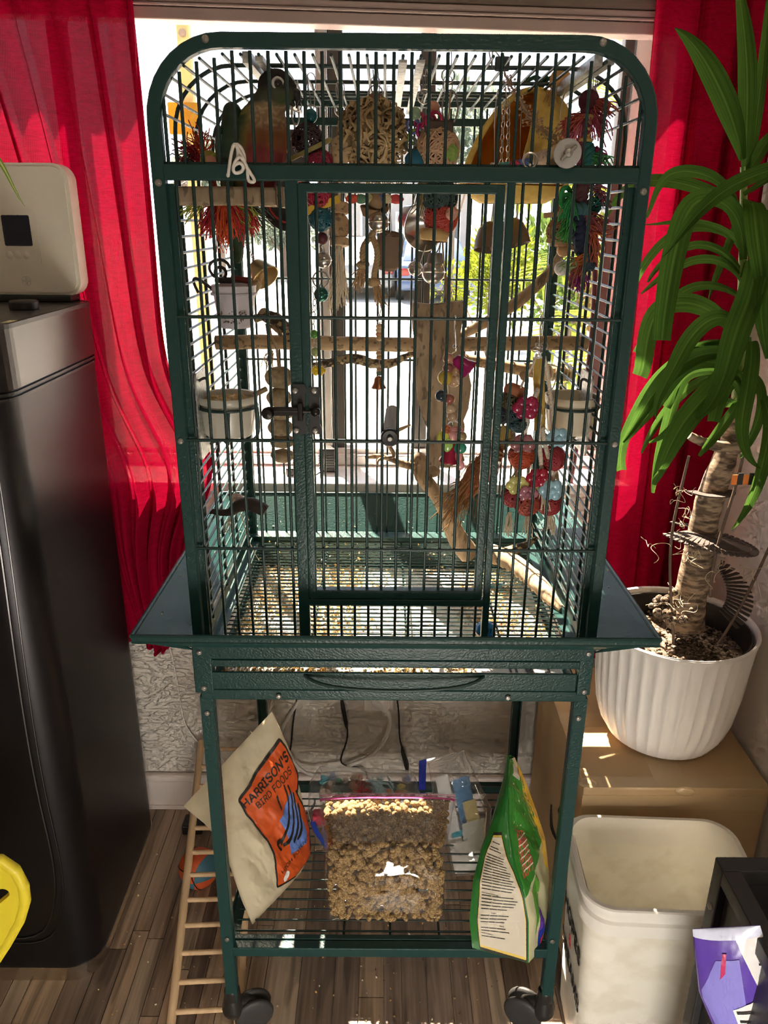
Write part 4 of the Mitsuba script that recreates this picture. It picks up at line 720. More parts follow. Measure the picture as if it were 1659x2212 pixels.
put('top_staple', tube(spline([(-0.2851,0.3,0.4261),(-0.2896,0.3,0.4306),(-0.2937,0.3,0.4249),(-0.2923,0.3,0.4158),(-0.2867,0.3,0.4136)], 16), .0009, 6), 'mat_dull_steel', kb)
# clear zip bags
def zipbag(label, p, m, name='zip_bag'):
    k = thing(name, label, 'plastic bag'); put('film', p.mesh(46, 56), m, k, True); return k
mp = Pouch([(-0.115,0.045,0.2022),(-0.1227,0.075,0.2688),(-0.122,0.1,0.3124),(-0.1352,0.18,0.3019),(-0.1463,0.275,0.2971)], [(0.1023,0.045,0.1948),(0.1068,0.072,0.2682),(0.1005,0.102,0.3156),(0.1203,0.18,0.3039),(0.1378,0.275,0.2994)], .030, .022, .003, 26, 8, .5)
zb = zipbag('clear pink-zip bag of brown millet in the middle of the wire shelf', mp, 'mat_clear_film')
for a, b, c in ((.925, .945, (.72, .10, .36)), (.955, .962, (.80, .25, .50)), (.968, .975, (.80, .3, .55))): putc('zip', mp.overlay(sbox(.0, a, 1., b), .0008), c, zb, 'vc_gloss', False, label='pink zip strip')
mq = Pouch(mp.L, mp.R, .024, .015, 0, 26, 8, .5); rng = np.random.default_rng(2); mi_ = []
ico = [bumpy(trimesh.creation.icosphere(2, 1.0), .16, 2.6, i) for i in range(6)]
for i in range(1500):
    u, v = rng.uniform(.04, .96), rng.uniform(.02, .965)
    
    if .48 < v < .53 and rng.uniform() < .6: continue
    t = rng.uniform(0, 1); f, b = mq.P(np.array([u]), np.array([v]), 1)[0], mq.P(np.array([u]), np.array([v]), -1)[0]; r = min(rng.uniform(.0035, .0068), .42*np.linalg.norm(f-b))
    if r < .0022: continue
    d = np.linalg.norm(f-b); t = r/d + (1-2*r/d)*t**2; m = ico[i % 6].copy() if t < .5 else trimesh.creation.icosphere(1, 1.0); m.apply_scale((r, r, r*rng.uniform(.9, 1.5))); m.apply_transform(trimesh.transformations.random_rotation_matrix(rng.uniform(size=3))); m.apply_translation(f+(b-f)*t); mi_.append(m)
mat('mat_millet', proc(lambda p, n, uv: MX((.16, .10, .045), (.46, .31, .135), SS(.3, .72, FB(p.x*520, p.y*520, p.z*520, 2)))), .9)
put('millet', cat(mi_), 'mat_millet', zb, True, kind='stuff')
tp = Pouch([(-0.1315,0.235,0.1638),(-0.1624,0.275,0.1898),(-0.1767,0.31,0.2201),(-0.1752,0.35,0.2605),(-0.1554,0.385,0.2757)], [(0.0625,0.24,0.1629),(0.0735,0.28,0.187),(0.0711,0.31,0.2221),(0.0651,0.35,0.2499),(0.0538,0.385,0.2661)], .05, .022, .004, 22, 5, .45)
tb = zipbag('clear zip bag of colourful toy parts lying behind the millet bag', tp, 'mat_film')
putc('zip', tp.overlay(LineString([(.02, .35), (.05, .10), (.2, .04)]).buffer(.022), .001), (.04, .10, .60), tb, 'vc_gloss', False, label='blue zip strip')
rng = np.random.default_rng(8)
def bit(u, v, t): f, b = tp.P(np.array([u]), np.array([v]), 1)[0], tp.P(np.array([u]), np.array([v]), -1)[0]; return f+(b-f)*t
putc('blue_gem', cat([ball(bit(.13, .78, .35)+rng.normal(0, .003, 3), .006, 1) for _ in range(4)]), (.03, .40, .55), tb, 'vc_gloss', False, kind='stuff')
putc('red_shred', strands(bit(.45, .62, .35), (.3, -.2, .5), .03, 60, .014, .0006, rng), (.60, .06, .08), tb, kind='stuff'); putc('red_block', rbx(*(bit(.08, .40, .4)-.012), *(bit(.08, .40, .4)+.014), .004), (.55, .05, .10), tb)
putc('straws', cat([rod(bit(rng.uniform(.5, .8), rng.uniform(.55, .8), .35), bit(rng.uniform(.5, .8), rng.uniform(.6, .9), .5), .0025, 8) for _ in range(16)]), (.40, .62, .68), tb, 'vc_satin', kind='stuff')
putc('wood_block', rbx(*(bit(.35, .52, .4)-(.016, .006, .010)), *(bit(.35, .52, .4)+(.016, .006, .010)), .002), (.62, .33, .13), tb)
for c, n_ in (((.60, .58, .20), 12), ((.12, .35, .25), 10), ((.40, .30, .22), 40), ((.55, .22, .15), 14), ((.2, .3, .55), 10), ((.5, .45, .4), 30)):
    putc('bits', cat([bumpy(ball(bit(rng.uniform(.08, .92), rng.uniform(.08, .86), rng.uniform(.25, .75)), rng.uniform(.003, .008), 1, rng.uniform(.6, 1.6, 3)), .001, 200, n_) for _ in range(n_)]), c, tb, smooth=False, kind='stuff')
wp = Pouch([(0.135,0.235,0.1144),(0.1237,0.27,0.1466),(0.1103,0.31,0.1847),(0.0959,0.345,0.2293),(0.0856,0.375,0.2919)], [(0.1996,0.225,0.129),(0.2117,0.25,0.1792),(0.2187,0.3,0.2384),(0.1957,0.345,0.2676),(0.1648,0.385,0.3218)], .035, .03, .003, 24, 15, .45)
wbg = zipbag('clear bag of white and blue packets between the millet bag and the green bag', wp, 'mat_film')
zq = [(0.065,0.375,0.2992),(0.0814,0.378,0.3019),(0.0802,0.36,0.2341),(0.0646,0.355,0.2382)]; putc('zip', grid(np.array([[zq[3], zq[2]], [zq[0], zq[1]]]), .0015), (.02, .05, .62), wbg, 'vc_satin', False, label='bright blue zip flap')
put('flap_film', grid(np.array([[(0.0802,0.36,0.2341), (0.1064,0.355,0.2385)], [(0.0814,0.378,0.3019), (0.1495,0.383,0.317)]])), 'mat_film', wbg, False)
def wb_(u, v, t): f, b = wp.P(np.array([u]), np.array([v]), 1)[0], wp.P(np.array([u]), np.array([v]), -1)[0]; return f+(b-f)*t
def packet(name, u0, u1, v0, v1, t, c, th=.010):
    q = [wb_(u0, v0, t), wb_(u1, v0, t), wb_(u1, v1, t), wb_(u0, v1, t)]; return putc(name, grid(np.array([[q[0], q[1]], [q[3], q[2]]]), th), c, wbg, 'vc_satin', False)
packet('white_packet', .12, .42, .30, .88, .5, (.76, .77, .78)); bp = packet('blue_packet', .48, .85, .22, .82, .55, (.10, .26, .50)); packet('pale_packet', .45, .9, .06, .45, .35, (.60, .64, .60), .012); packet('paper_roll', .15, .55, .04, .32, .4, (.80, .80, .78), .022); packet('teal_strip', .2, .5, .36, .41, .40, (.06, .40, .55), .003); packet('yellow_packet', .55, .8, .42, .62, .42, (.72, .62, .30), .006)
cr = wb_(.34, .66, .30)
for i in range(8): putc('dot', ball(cr+.009*np.array((math.cos(i*.785), 0, math.sin(i*.785))), .0024, 2, (1, .4, 1)), [(.55, .12, .12), (.1, .35, .32)][i % 2], wbg)
# green seed bag on the front bar
A_ = [(0.1462,-0.008,0.1991),(0.1411,0.012,0.2447),(0.1485,0.045,0.302),(0.1656,0.08,0.3428),(0.1869,0.115,0.3748),(0.2111,0.165,0.4177),(0.2248,0.205,0.4481)]; B_ = [(0.2464,-0.02,0.1773),(0.2438,-0.002,0.2558),(0.2336,0.018,0.3093),(0.2207,0.045,0.3454),(0.2145,0.085,0.3812),(0.219,0.14,0.428),(0.2297,0.2,0.4434)]; C_ = [(0.2753,0.012,0.1706),(0.2861,0.04,0.2201),(0.2967,0.085,0.2618),(0.2922,0.13,0.318),(0.2816,0.16,0.3459),(0.2608,0.19,0.3973),(0.2404,0.21,0.44)]
D_ = np.array([(a+c)/2+np.array((.0, .055*(1-i/6)+.004, 0)) for i, (a, c) in enumerate(zip(np.array(A_), np.array(C_)))])
gb = thing('seed_bag', 'green and yellow printed bird seed bag standing at the right of the wire shelf', 'bag')
f1 = Pouch(A_, B_, .010, 0, .006, 26, 4, .7, False); f2 = Pouch(B_, C_, .010, 0, .008, 30, 6, .7, False); f3 = Pouch(C_, D_, -.004, 0, .001, 30, 7, .7, False); f4 = Pouch(D_, A_, -.004, 0, .001, 30, 9, .7, False)
def sheet(p, nu=24, nv=50): v, u = np.meshgrid(np.linspace(0, 1, nv), np.linspace(0, 1, nu), indexing='ij'); return grid(p.P(u, v, 1))
mat('mat_green_film', (.025, .16, .030), .16); mat('mat_clear_yellow', (.55, .53, .33), .2)
put('front_face', sheet(f1), 'mat_green_film', gb, True); put('side_face', sheet(f2), 'mat_clear_yellow', gb, True); put('back_face', cat([sheet(f3, 10, 30), sheet(f4, 10, 30)]), 'mat_green_film', gb, True)
base_ = loft([np.vstack([A_[0], B_[0], C_[0], D_[0]]), np.vstack([A_[0], B_[0], C_[0], D_[0]])+(0, 0, -.0008)], True); put('bottom', base_, 'mat_green_film', gb, False)
lb_ = Polygon([(.16, .03), (.95, .02), (.95, .28), (.88, .42), (.62, .60), (.30, .58), (.18, .46), (.16, .2)])
putc('label_border', f1.overlay(lb_.buffer(.028), .0006), (.02, .015, .01), gb, 'vc_satin', False); putc('label_rim', f1.overlay(lb_.buffer(.012), .0010), (.70, .52, .10), gb, 'vc_satin', False); putc('label', f1.overlay(lb_, .0014), (.62, .56, .45), gb, 'vc_satin', False, label='pale text panel')
ln = []
for i in range(33):
    v = .555-.0148*i
    if i in (1, 4, 18, 24, 28, 31): continue
    u1 = .86-.02*((i*7) % 5) - max(0, v-.38)*1.7; u0 = .20+max(0, v-.46)*1.2
    if i > 22: u1 -= .18
    for a, b in ((u0, u0+(u1-u0)*.31), (u0+(u1-u0)*.335, u0+(u1-u0)*.62), (u0+(u1-u0)*.64, u1)): ln.append(f1.overlay(sbox(a, v, b, v+.0042), .0020, .1))
put('fine_print', cat(ln), 'mat_ink', gb, False, kind='stuff')
for tx, q_, d_ in (("Mode de Conservation Et D'Alimentation", (.20, .286), -.02), ('journalière', (.38, .197), -.02), ("d'énergie", (.52, .138), -.02), ('Garantie de Satisfaction', (.20, .098), -.03)): put('lettering', f1.text(tx, q_, (1, d_), .0125, .45, .0022, True, .06), 'mat_ink', gb, False)
for n_, pl_, c in (('green_print', [(.0, .30), (.35, .42), (.75, .52), (.72, .80), (.3, 1.), (0, 1.)], (.04, .22, .03)), ('yellow_print', [(.55, .86), (1., .95), (1., .36), (.78, .42), (.80, .62), (.62, .74)], (.80, .52, .04)), ('red_print', [(.08, .40), (.34, .44), (.30, .62), (.12, .66)], (.60, .10, .08)), ('purple_print', [(.52, .20), (.78, .10), (.72, .02), (.9, .0), (.62, .0), (.44, .12), (.40, .22)], (.10, .04, .32)), ('green_panel', [(.30, .12), (.42, .3), (.36, .38), (.2, .30)], (.10, .30, .04))):
    putc(n_, f2.overlay(Polygon(pl_).buffer(.015), .0008), c, gb, 'vc_gloss', False)
for i in range(6): putc('red_stripe', f2.overlay(Polygon([(.10, .42+.035*i), (.33, .45+.032*i), (.33, .458+.032*i), (.10, .428+.035*i)]), .0016), (.75, .68, .55), gb, 'vc_gloss', False)
putc('blue_oval', f2.overlay(Polygon([(.62+.16*math.cos(a), .085+.06*math.sin(a)) for a in np.linspace(0, 6.2, 24)]), .0016), (.02, .04, .30), gb, 'vc_gloss', False); putc('red_dot', f2.overlay(Polygon([(.66+.06*math.cos(a), .075+.025*math.sin(a)) for a in np.linspace(0, 6.2, 20)]), .0022), (.6, .03, .05), gb, 'vc_gloss', False)
putc('top_patch', f2.overlay(Polygon([(.1, .90), (.45, .86), (.6, .93), (.3, .97)]), .0012), (.70, .68, .60), gb, 'vc_gloss', False)
# purple pack in front of the black stand
Lp = [(0.4611,-0.33,0.3488),(0.4135,-0.33,0.4362),(0.3802,-0.33,0.5105),(0.3662,-0.33,0.5734),(0.3579,-0.33,0.6143)]; Rp = [(0.5345,-0.36,0.3952),(0.4889,-0.36,0.4788),(0.4585,-0.36,0.5499),(0.4364,-0.36,0.6101),(0.4186,-0.36,0.6548)]
pu = thing('purple_pack', 'purple and white plastic pack hanging on the black stand at the lower right', 'pack')
pk_ = Pouch(Lp, Rp, .018, .012, .005, 24, 12, .6)
put('body', pk_.mesh(36, 44), mat('mat_purple', (.10, .05, .36), .22), pu, True)
putc('white_band', pk_.overlay(sbox(.0, .93, 1., 1.), .0008), (.62, .66, .85), pu, 'vc_gloss', False); putc('pale_panel', pk_.overlay(Polygon([(.62, .93), (1, .93), (1, .1), (.80, .1), (.82, .55)]), .0009), (.74, .73, .74), pu, 'vc_gloss', False)
putc('light_swirl', pk_.overlay(Polygon([(.05, .55), (.3, .78), (.62, .80), (.60, .5), (.35, .25), (.1, .3)]), .0008), (.22, .20, .60), pu, 'vc_gloss', False)
putc('text_box', pk_.overlay(Polygon([(.42, .18), (.72, .22), (.72, .52), (.42, .48)]), .0016), (.74, .73, .74), pu, 'vc_gloss', False)
putc('text_box', pk_.overlay(Polygon([(.46, .0), (.80, .02), (.80, .14), (.46, .11)]), .0016), (.70, .69, .74), pu, 'vc_gloss', False)
put('fine_print', cat([pk_.overlay(sbox(.46, .26+.05*i, .46+.2-.03*(i % 2), .275+.05*i), .0024, .1) for i in range(5)]+[pk_.overlay(Polygon([(.86, .85-.1*i), (.97, .82-.1*i), (.97, .805-.1*i), (.86, .835-.1*i)]), .0016, .1) for i in range(7)]), 'mat_ink', pu, False, kind='stuff')
putc('red_shape', pk_.overlay(Polygon([(.32, .66), (.40, .84), (.46, .84), (.40, .70)]), .0016), (.45, .03, .12), pu, 'vc_gloss', False)

# ------------------------------------------------------------------ the parrot
def hullchain(balls, seg=18): return m3.Manifold.batch_hull([m3.Manifold.sphere(r, seg).translate(tuple(map(float, c))) for c, r in balls])
bird = thing('parrot', 'small parrot with dark head, white eye ring and orange breast perched on the wooden ledge', 'parrot')
BYb = .085
HD = np.array((-0.159,0.078,1.5661)); NK = np.array((-0.173,0.082,1.5418)); CH = np.array((-0.1756,0.08,1.5175)); BE = np.array((-0.1832,0.082,1.4903)); VT = np.array((-0.1886,0.085,1.4626)); BK = np.array((-0.2075,0.1,1.5109)); RP = np.array((-0.2206,0.115,1.4667))
U = m3.Manifold.batch_boolean([hullchain([(HD, .0235), (HD+(.006, -.004, -.003), .021)]), hullchain([(HD+(-.004, .002, -.008), .021), (NK, .0225)]), hullchain([(NK, .0225), (CH, .031), (BK, .024)]), hullchain([(CH, .031), (BE, .034), (BK+(0, 0, -.03), .026)]), hullchain([(BE, .033), (VT, .026), (RP, .020)]), hullchain([(RP, .019), (RP+(-.012, .05, -.05), .011), (RP+(-.02, .085, -.11), .007)])], m3.OpType.Add)
bm = unman(U.refine_to_length(.0035)); trimesh.smoothing.filter_taubin(bm, lamb=.5, nu=.53, iterations=40); bv_ = np.array(bm.vertices)
bm.vertices = bv_ + bm.vertex_normals*((meshkit.fbm(bv_*np.array((420, 420, 230)), 2, 3)-.5)*.0022)[:, None]
q = bv_; ax = np.interp(q[:, 2], [VT[2], BE[2], CH[2], NK[2], HD[2]], [VT[0], BE[0], CH[0], NK[0], HD[0]]); zr = (q[:, 2]-VT[2])/(HD[2]-VT[2]); fx = q[:, 0]-ax
wob = (meshkit.fbm(q*np.array((70, 70, 70)), 3, 5)-.5); sc_ = meshkit.noise(q*np.array((330, 330, 520)), 2)
C_ = lambda *c: np.array(c)
col = np.tile(C_(.20, .075, .028), (len(q), 1))
def blend(mask, c): global col; col = col*(1-mask[:, None]) + np.asarray(c)*mask[:, None]
sm_ = lambda a, b, x: np.clip((x-a)/(b-a), 0, 1)
blend(sm_(.40, .30, zr+.25*wob), (.16, .022, .022)); blend(sm_(.48, .66, zr+.15*wob), (.23, .155, .085)); blend(.7*(sc_ > .55)*sm_(.5, .6, zr), (.40, .30, .19))
blend(sm_(-.012, -.026, fx+.012*wob)*(zr < .8), (.16, .16, .035)); blend(sm_(-.020, -.032, fx+.012*wob)*(zr < .72), (.018, .045, .022)); blend(sm_(.012, .03, q[:, 1]-BYb-.006)*(zr < .78), (.02, .05, .025))
blend(sm_(.80, .86, zr+.08*wob), (.045, .05, .028)); blend(sm_(.94, 1.02, zr+.1*wob), (.016, .012, .010)); blend(sm_(.004, .016, fx)*sm_(.78, .83, zr)*sm_(.95, .9, zr), (.035, .055, .014))
k = key_for('body', bird); scene[k] = mikit.ply(M(bm.vertices, bm.faces), 'vc_matte', True, color=col)
ey = HD+(.0055, -.0232, .0035); nE = np.array((.18, -1, .05))
put('eye', ball(ey+(0, -.0005, 0), .0040, 3), mat('mat_eye', (.01, .008, .007), .06), bird, True)
putc('eye_ring', lathe([(.0042, .0004), (.0062, .0020), (.0076, .0012), (.0082, -.0012)], 28, nE, ey+(0, .0012, 0)), (.62, .58, .54), bird, 'vc_satin')
bk = HD+(.0255, -.008, -.006)
up_ = unman(m3.Manifold.batch_boolean([hullchain([(bk+(-.008, .002, .004), .0078), (bk+(.001, -.001, .0), .0058)]), hullchain([(bk+(.001, -.001, .0), .0058), (bk+(.0035, -.002, -.008), .0036)]), hullchain([(bk+(.0035, -.002, -.008), .0036), (bk+(.001, -.002, -.0155), .0012)])], m3.OpType.Add).refine_to_length(.0015)); trimesh.smoothing.filter_taubin(up_, iterations=12)
put('beak', up_, mat('mat_beak', (.022, .019, .018), .3), bird, True); put('lower_beak', unman(hullchain([(bk+(-.007, 0, -.008), .0048), (bk+(-.003, -.001, -.0125), .0024)])), 'mat_beak', bird, True)
wg = unman(m3.Manifold.batch_boolean([hullchain([(BK+(-.010, -.014, .030), .012), (BK+(-.018, -.010, -.02), .015), (BK+(-.004, -.016, .0), .010)]), hullchain([(BK+(-.018, -.010, -.02), .014), (RP+(-.014, -.010, -.005), .008)]), hullchain([(RP+(-.014, -.010, -.005), .008), (RP+(-.018, .02, -.055), .0035)])], m3.OpType.Add).refine_to_length(.003)); trimesh.smoothing.filter_taubin(wg, iterations=25)
putc('wing', wg, (.014, .036, .018), bird, 'vc_satin', True, .5)
fl_ = []
for i in range(9): a = BK+(-.026+.0035*i*.4, -.022+.001*i, .012-.008*i); fl_.append(tube([a, a+(-.004, .004, -.024), a+(-.008, .014, -.045)], [.0035, .0045, .0012], 6))
putc('wing_feather', cat(fl_), (.02, .05, .025), bird, 'vc_satin', kind='stuff')
for s in (-1, 1):
    f0 = VT+(.004+.016*s, -.002, -.018); toes = [tube(spline([f0+(0, 0, .004), f0+(0, 0, -.006), f0+(.004*t, -.012, -.010), f0+(.006*t, -.017, -.016)], 12), np.linspace(.0034, .0014, 12), 8) for t in (-1, 1)]+[tube(spline([f0, f0+(0, .010, -.010), f0+(.002, .014, -.016)], 8), np.linspace(.003, .0013, 8), 8)]
    putc('foot', cat([tube([f0+(0, .004, .016), f0+(0, 0, -.004)], [.005, .0036], 10)]+toes), (.16, .12, .11), bird)
# ------------------------------------------------------------------ perches, bowls and wooden things
mat('mat_wood_tan', proc(lambda p, n, uv: MX((.26, .17, .09), (.50, .37, .22), FB(p.x*30, p.y*120, p.z*120, 3))*(1-.5*SS(.64, .70, FB(p.x*150, p.y*150, p.z*150, 2)))), .7)
mat('mat_wood_grey', proc(lambda p, n, uv: MX((.17, .115, .070), (.44, .34, .225), FB(p.x*110, p.y*110, p.z*30, 3))*(1-.5*SS(.60, .68, FB(p.x*150+4, p.y*150, p.z*40, 3)))), .85)
mat('mat_bark', proc(lambda p, n, uv: MX((.035, .026, .018), (.33, .26, .15), SS(.40, .70, FB(p.x*190, p.y*190, p.z*190, 3)))), .85)
ldg = thing('wooden_ledge', 'flat wooden ledge perch under the parrot at the left side bars', 'perch')
l0, l1 = np.array((-0.2993,0.028,1.4499)), np.array((-0.1463,0.028,1.4457)); put('plank', bumpy(rbx(l0[0]+.006, .028, l0[2]-.022, l1[0]-.011, .125, l0[2]+.0, .004).subdivide().subdivide(), .0012, 40, 2), 'mat_wood_grey', ldg, 40)
put('end_cap', rbx(l1[0]-.011, .027, l0[2]-.024, l1[0]-.002, .126, l0[2]+.001, .002), 'mat_wood_tan', ldg); put('bolt', rod((l0[0]+.007, .08, l0[2]-.01), (-.300, .08, l0[2]-.01), .004, 10), 'mat_dull_steel', ldg)
def branch(name, pts, r, m, label, cat_='perch', amp=.0015, fr=60, n=50, seed=0, group=None):
    return solo(name, bumpy(tube(spline(pts, n), np.interp(np.linspace(0, 1, n), np.linspace(0, 1, len(r)), r) if hasattr(r, '__len__') else r, 16), amp, fr, seed), m, label, cat_, group, 60)
mp_ = [(-.2935, .25, (-0.3094,0.25,1.2234)[2])]+[(-0.1171,0.25,1.2242),(0.0339,0.25,1.2224),(0.1848,0.25,1.2259),(0.3116,0.25,1.2269)]
branch('main_perch', mp_, .0115, 'mat_wood_tan', 'long straight wooden dowel perch crossing the cage at mid height', amp=.0007)
branch('lichen_branch', [(-0.1573,0.3,1.176),(-0.1295,0.3,1.1786),(-0.0977,0.3,1.1875),(-0.07,0.3,1.1909),(-0.0424,0.3,1.1848),(-0.0107,0.3,1.1827),(0.0145,0.3,1.1939),(0.0309,0.3,1.2003)], [.006, .007, .0075, .0085, .008, .0075, .006, .005], 'mat_bark', 'crooked bark-covered branch just below the main perch', amp=.003, fr=120)
branch('short_dowel', [(0.1218,0.36,1.1817),(0.1717,0.36,1.1747),(0.2304,0.36,1.1644),(0.2722,0.36,1.1598),(0.3206,0.36,1.1585)], [.0095, .0105, .0115, .0125, .0125], 'mat_wood_tan', 'shorter wooden dowel perch behind the hanging slab, right half', amp=.0008)
RW0, RW1 = np.array((0.2722,0.36,1.1606)), np.array((0.3122,0.36,1.1593))
solo('raffia_wrap', cat([ring(RW0+(RW1-RW0)*i/6, .0150, .0016, (1, .1, .2*math.sin(i*2)), 20) for i in range(7)]+[tube(spline([(0.2442,0.345,1.1656),(0.271,0.34,1.1765),(0.296,0.34,1.171),(0.3222,0.345,1.1662)], 16), .0015, 6), tube(spline([(0.2737,0.345,1.1559),(0.2734,0.345,1.1394),(0.2799,0.345,1.1311),(0.285,0.345,1.1395),(0.2863,0.345,1.1536)], 16), .0011, 6)]), 'mat_kraft', 'pale raffia wrapped round the right end of the shorter dowel', 'raffia', kind='stuff')
branch('leaning_branch', [(0.281,0.36,1.3616),(0.2587,0.36,1.326),(0.2139,0.36,1.2832),(0.1674,0.36,1.2514),(0.1198,0.36,1.2255),(0.0894,0.36,1.2092)], [.0065, .009, .010, .0095, .0085, .007], 'mat_wood_grey', 'brown branch slanting down from the right behind the cage door', amp=.0015)
# hanging slab
spx = [(0.0261,0.22,1.2905),(0.053,0.22,1.2879),(0.1035,0.22,1.2939),(0.101,0.22,1.267),(0.0984,0.22,1.2419),(0.1087,0.22,1.2091),(0.1197,0.22,1.1645),(0.1169,0.22,1.1263),(0.1012,0.22,1.0833),(0.1076,0.22,1.0595),(0.1146,0.22,1.0394),(0.0878,0.22,1.0287),(0.0565,0.22,1.0325),(0.0534,0.22,1.063),(0.059,0.22,1.0829),(0.0466,0.22,1.1141),(0.0376,0.22,1.141),(0.0343,0.22,1.1863),(0.0352,0.22,1.2122),(0.0277,0.22,1.2521)]
slb = thing('wood_slab', 'thick flat grey wood slab hanging upright behind the cage door', 'wood slab')
sm0 = extrude(Polygon([(q[0], q[2]) for q in spx]).buffer(.002).simplify(.0008), .020, (0, .22, 0)); v3, f3_ = trimesh.remesh.subdivide_to_size(sm0.vertices, sm0.faces, .011); put('slab', bumpy(M(v3, f3_), .0016, 45, 4), 'mat_wood_grey', slb, 30)
put('knot_patch', bumpy(ball((spx[11][0]+.012, .216, spx[11][2]+.05), .020, 3, (.8, .45, 2.2)), .003, 60, 2), 'mat_wood_grey', slb, 40)
tp_ = (0.0784,0.22,1.2881); rng = np.random.default_rng(4); putc('sisal_tie', cat([tube(spline([tp_, (0.075,0.22,1.3229), (0.0709,0.22,1.357), ((0.0674,0.22,1.397)[0], .22, 1.42), (tp_[0]-.005, .22, 1.588)], 30), .0013, 6), strands((0.0769,0.22,1.3298), (.1, 0, -1), .05, 26, .006, .0004, rng, 0)]), (.36, .25, .15), slb, label='frayed sisal cord')
# driftwood
branch('driftwood', [(0.0449,0.3,1.0082),(0.0583,0.3,0.9717),(0.0835,0.31,0.9373),(0.1,0.32,0.9019),(0.1215,0.345,0.85),(0.1503,0.37,0.8006)], [.013, .0135, .0145, .017, .019, .020], 'mat_wood_grey', 'pale driftwood limb rising from the cage floor to a knobbly top', 'driftwood', .0030, 45, seed=2)
dw = 'driftwood'
put('twig', bumpy(tube(spline([(-0.0492,0.25,1.0308),(-0.0254,0.26,1.0297),(-0.0011,0.27,1.0211),(0.0238,0.285,1.0065),(0.045,0.3,1.0064)], 24), np.linspace(.003, .008, 24), 12), .001, 70), 'mat_wood_grey', dw, 50)
put('twig', bumpy(tube(spline([(-0.0292,0.24,1.02),(-0.0214,0.25,1.0294),(-0.0014,0.26,1.0308),(-0.0112,0.255,1.0528),(-0.0177,0.25,1.0663)], 20), np.linspace(.002, .005, 20), 10), .001, 70), 'mat_wood_grey', dw, 50)
put('knob', bumpy(ball((0.0449,0.3,1.0082), .0165, 3, (1, .8, 1.1)), .002, 60, 3), 'mat_wood_grey', dw, 50); put('knob', bumpy(ball((0.0665,0.305,0.9894), .014, 3, (1.2, .8, .9)), .003, 70, 7), 'mat_wood_grey', dw, 50)
branch('floor_branch', [(0.183,0.37,0.8039),(0.2178,0.345,0.8004),(0.2454,0.295,0.7991),(0.2648,0.235,0.7967),(0.2756,0.185,0.797),(0.2874,0.145,0.7945)], [.019, .0185, .0175, .0165, .0135, .007], 'mat_wood_grey', 'cracked grey branch lying on the cage floor grate at the right', 'branch', .0032, 45, seed=5)
put('stub', bumpy(tube(spline([(0.2141,0.35,0.8001),(0.2302,0.345,0.8171),(0.2518,0.345,0.8269),(0.2782,0.35,0.8444)], 16), np.linspace(.015, .004, 16), 12), .002, 70, 4), 'mat_bark', 'floor_branch', 50)
branch('dark_perch', [(-.302, .16, (-0.3128,0.16,0.9622)[2])]+[(-0.2878,0.15,0.9662),(-0.2654,0.14,0.9701),(-0.2517,0.13,0.9818),(-0.229,0.12,0.9904),(-0.2115,0.11,0.9887),(-0.2026,0.107,0.9845)], [.004, .005, .0065, .009, .0105, .0115, .0095], mat('mat_dark_bark', (.030, .021, .016), .75), 'short dark twisted perch sticking in from the left side bars', amp=.002, fr=70)
rng = np.random.default_rng(9); solo('dry_sprig', cat([tube(spline([(-0.2484,0.14,0.967),(-0.2431,0.15,0.9308),(-0.2365,0.16,0.8977),(-0.2277,0.17,0.8721)], 16), .0009, 5), strands((-0.2661,0.14,0.9589), (-.2, 0, -1), .02, 14, .006, .0005, rng)]), 'mat_kraft', 'dry twig sprig hanging below the dark perch', 'sprig', kind='stuff')
putc('petals', cat([ball(np.array((-0.2532,0.145,0.9906))+rng.normal(0, .004, 3), .0055, 1, (1, .6, 1)) for _ in range(7)]), (.55, .45, .42), thing('dried_flower', 'pale dried flower head above the dark perch', 'dried flower'), kind='stuff')
gp = thing('pumice_perch', 'grey mineral perch bolted to the door bars, dark round cap facing out', 'perch')
g0, g1 = np.array((-0.0106,0.012,1.135)), np.array((-0.0069,0.085,1.1506)); put('rod', bumpy(tube(np.linspace(g0+(0, .004, 0), g1, 14), .0095, 18), .0008, 120), mat('mat_pumice', (.33, .34, .36), .9), gp, 50)
put('cap', lathe([(0, .006), (.004, .006), (.0045, .004), (.0105, .0045), (.0125, .002), (.0125, -.004), (0, -.004)], 26, (0, -1, 0), (g0[0], -.006, g0[2])), 'mat_black_plastic', gp); put('nut', lathe([(0, .004), (.0032, .004), (.004, 0)], 6, (0, -1, 0), (g0[0], -.0115, g0[2])), 'mat_dull_steel', gp)
putc('side_twig', tube(spline([(0.0003,0.05,1.1305),(0.0085,0.06,1.1314),(0.0198,0.08,1.1312)], 10), np.linspace(.0032, .0014, 10), 8), (.40, .29, .17), gp)
cp_ = thing('end_cap_perch', 'round grey perch cap with a wing nut on the upper right bars', 'perch'); cq = np.array((0.1974,-0.014,1.4883))
put('cap', lathe([(0, .0035), (.014, .0035), (.0162, .002), (.0165, -.004), (.0155, -.008), (0, -.008)], 36, (-.18, -1, .05), cq), mat('mat_cap', (.36, .355, .35), .45), cp_); put('wing_nut', cat([rbx(cq[0]-.012, cq[1]-.009, cq[2]-.0022, cq[0]+.012, cq[1]-.004, cq[2]+.0022, .0018).apply_transform(trimesh.transformations.rotation_matrix(-.75, (0, 1, 0), cq)), lathe([(0, .010), (.0045, .009), (.006, 0)], 16, (0, -1, 0), cq)]), 'mat_dull_steel', cp_)
put('dowel', rod((cq[0]-.008, .006, cq[2]-.002), (cq[0]-.012, .17, cq[2]), .0125, 20), 'mat_wood_tan', cp_, 50)
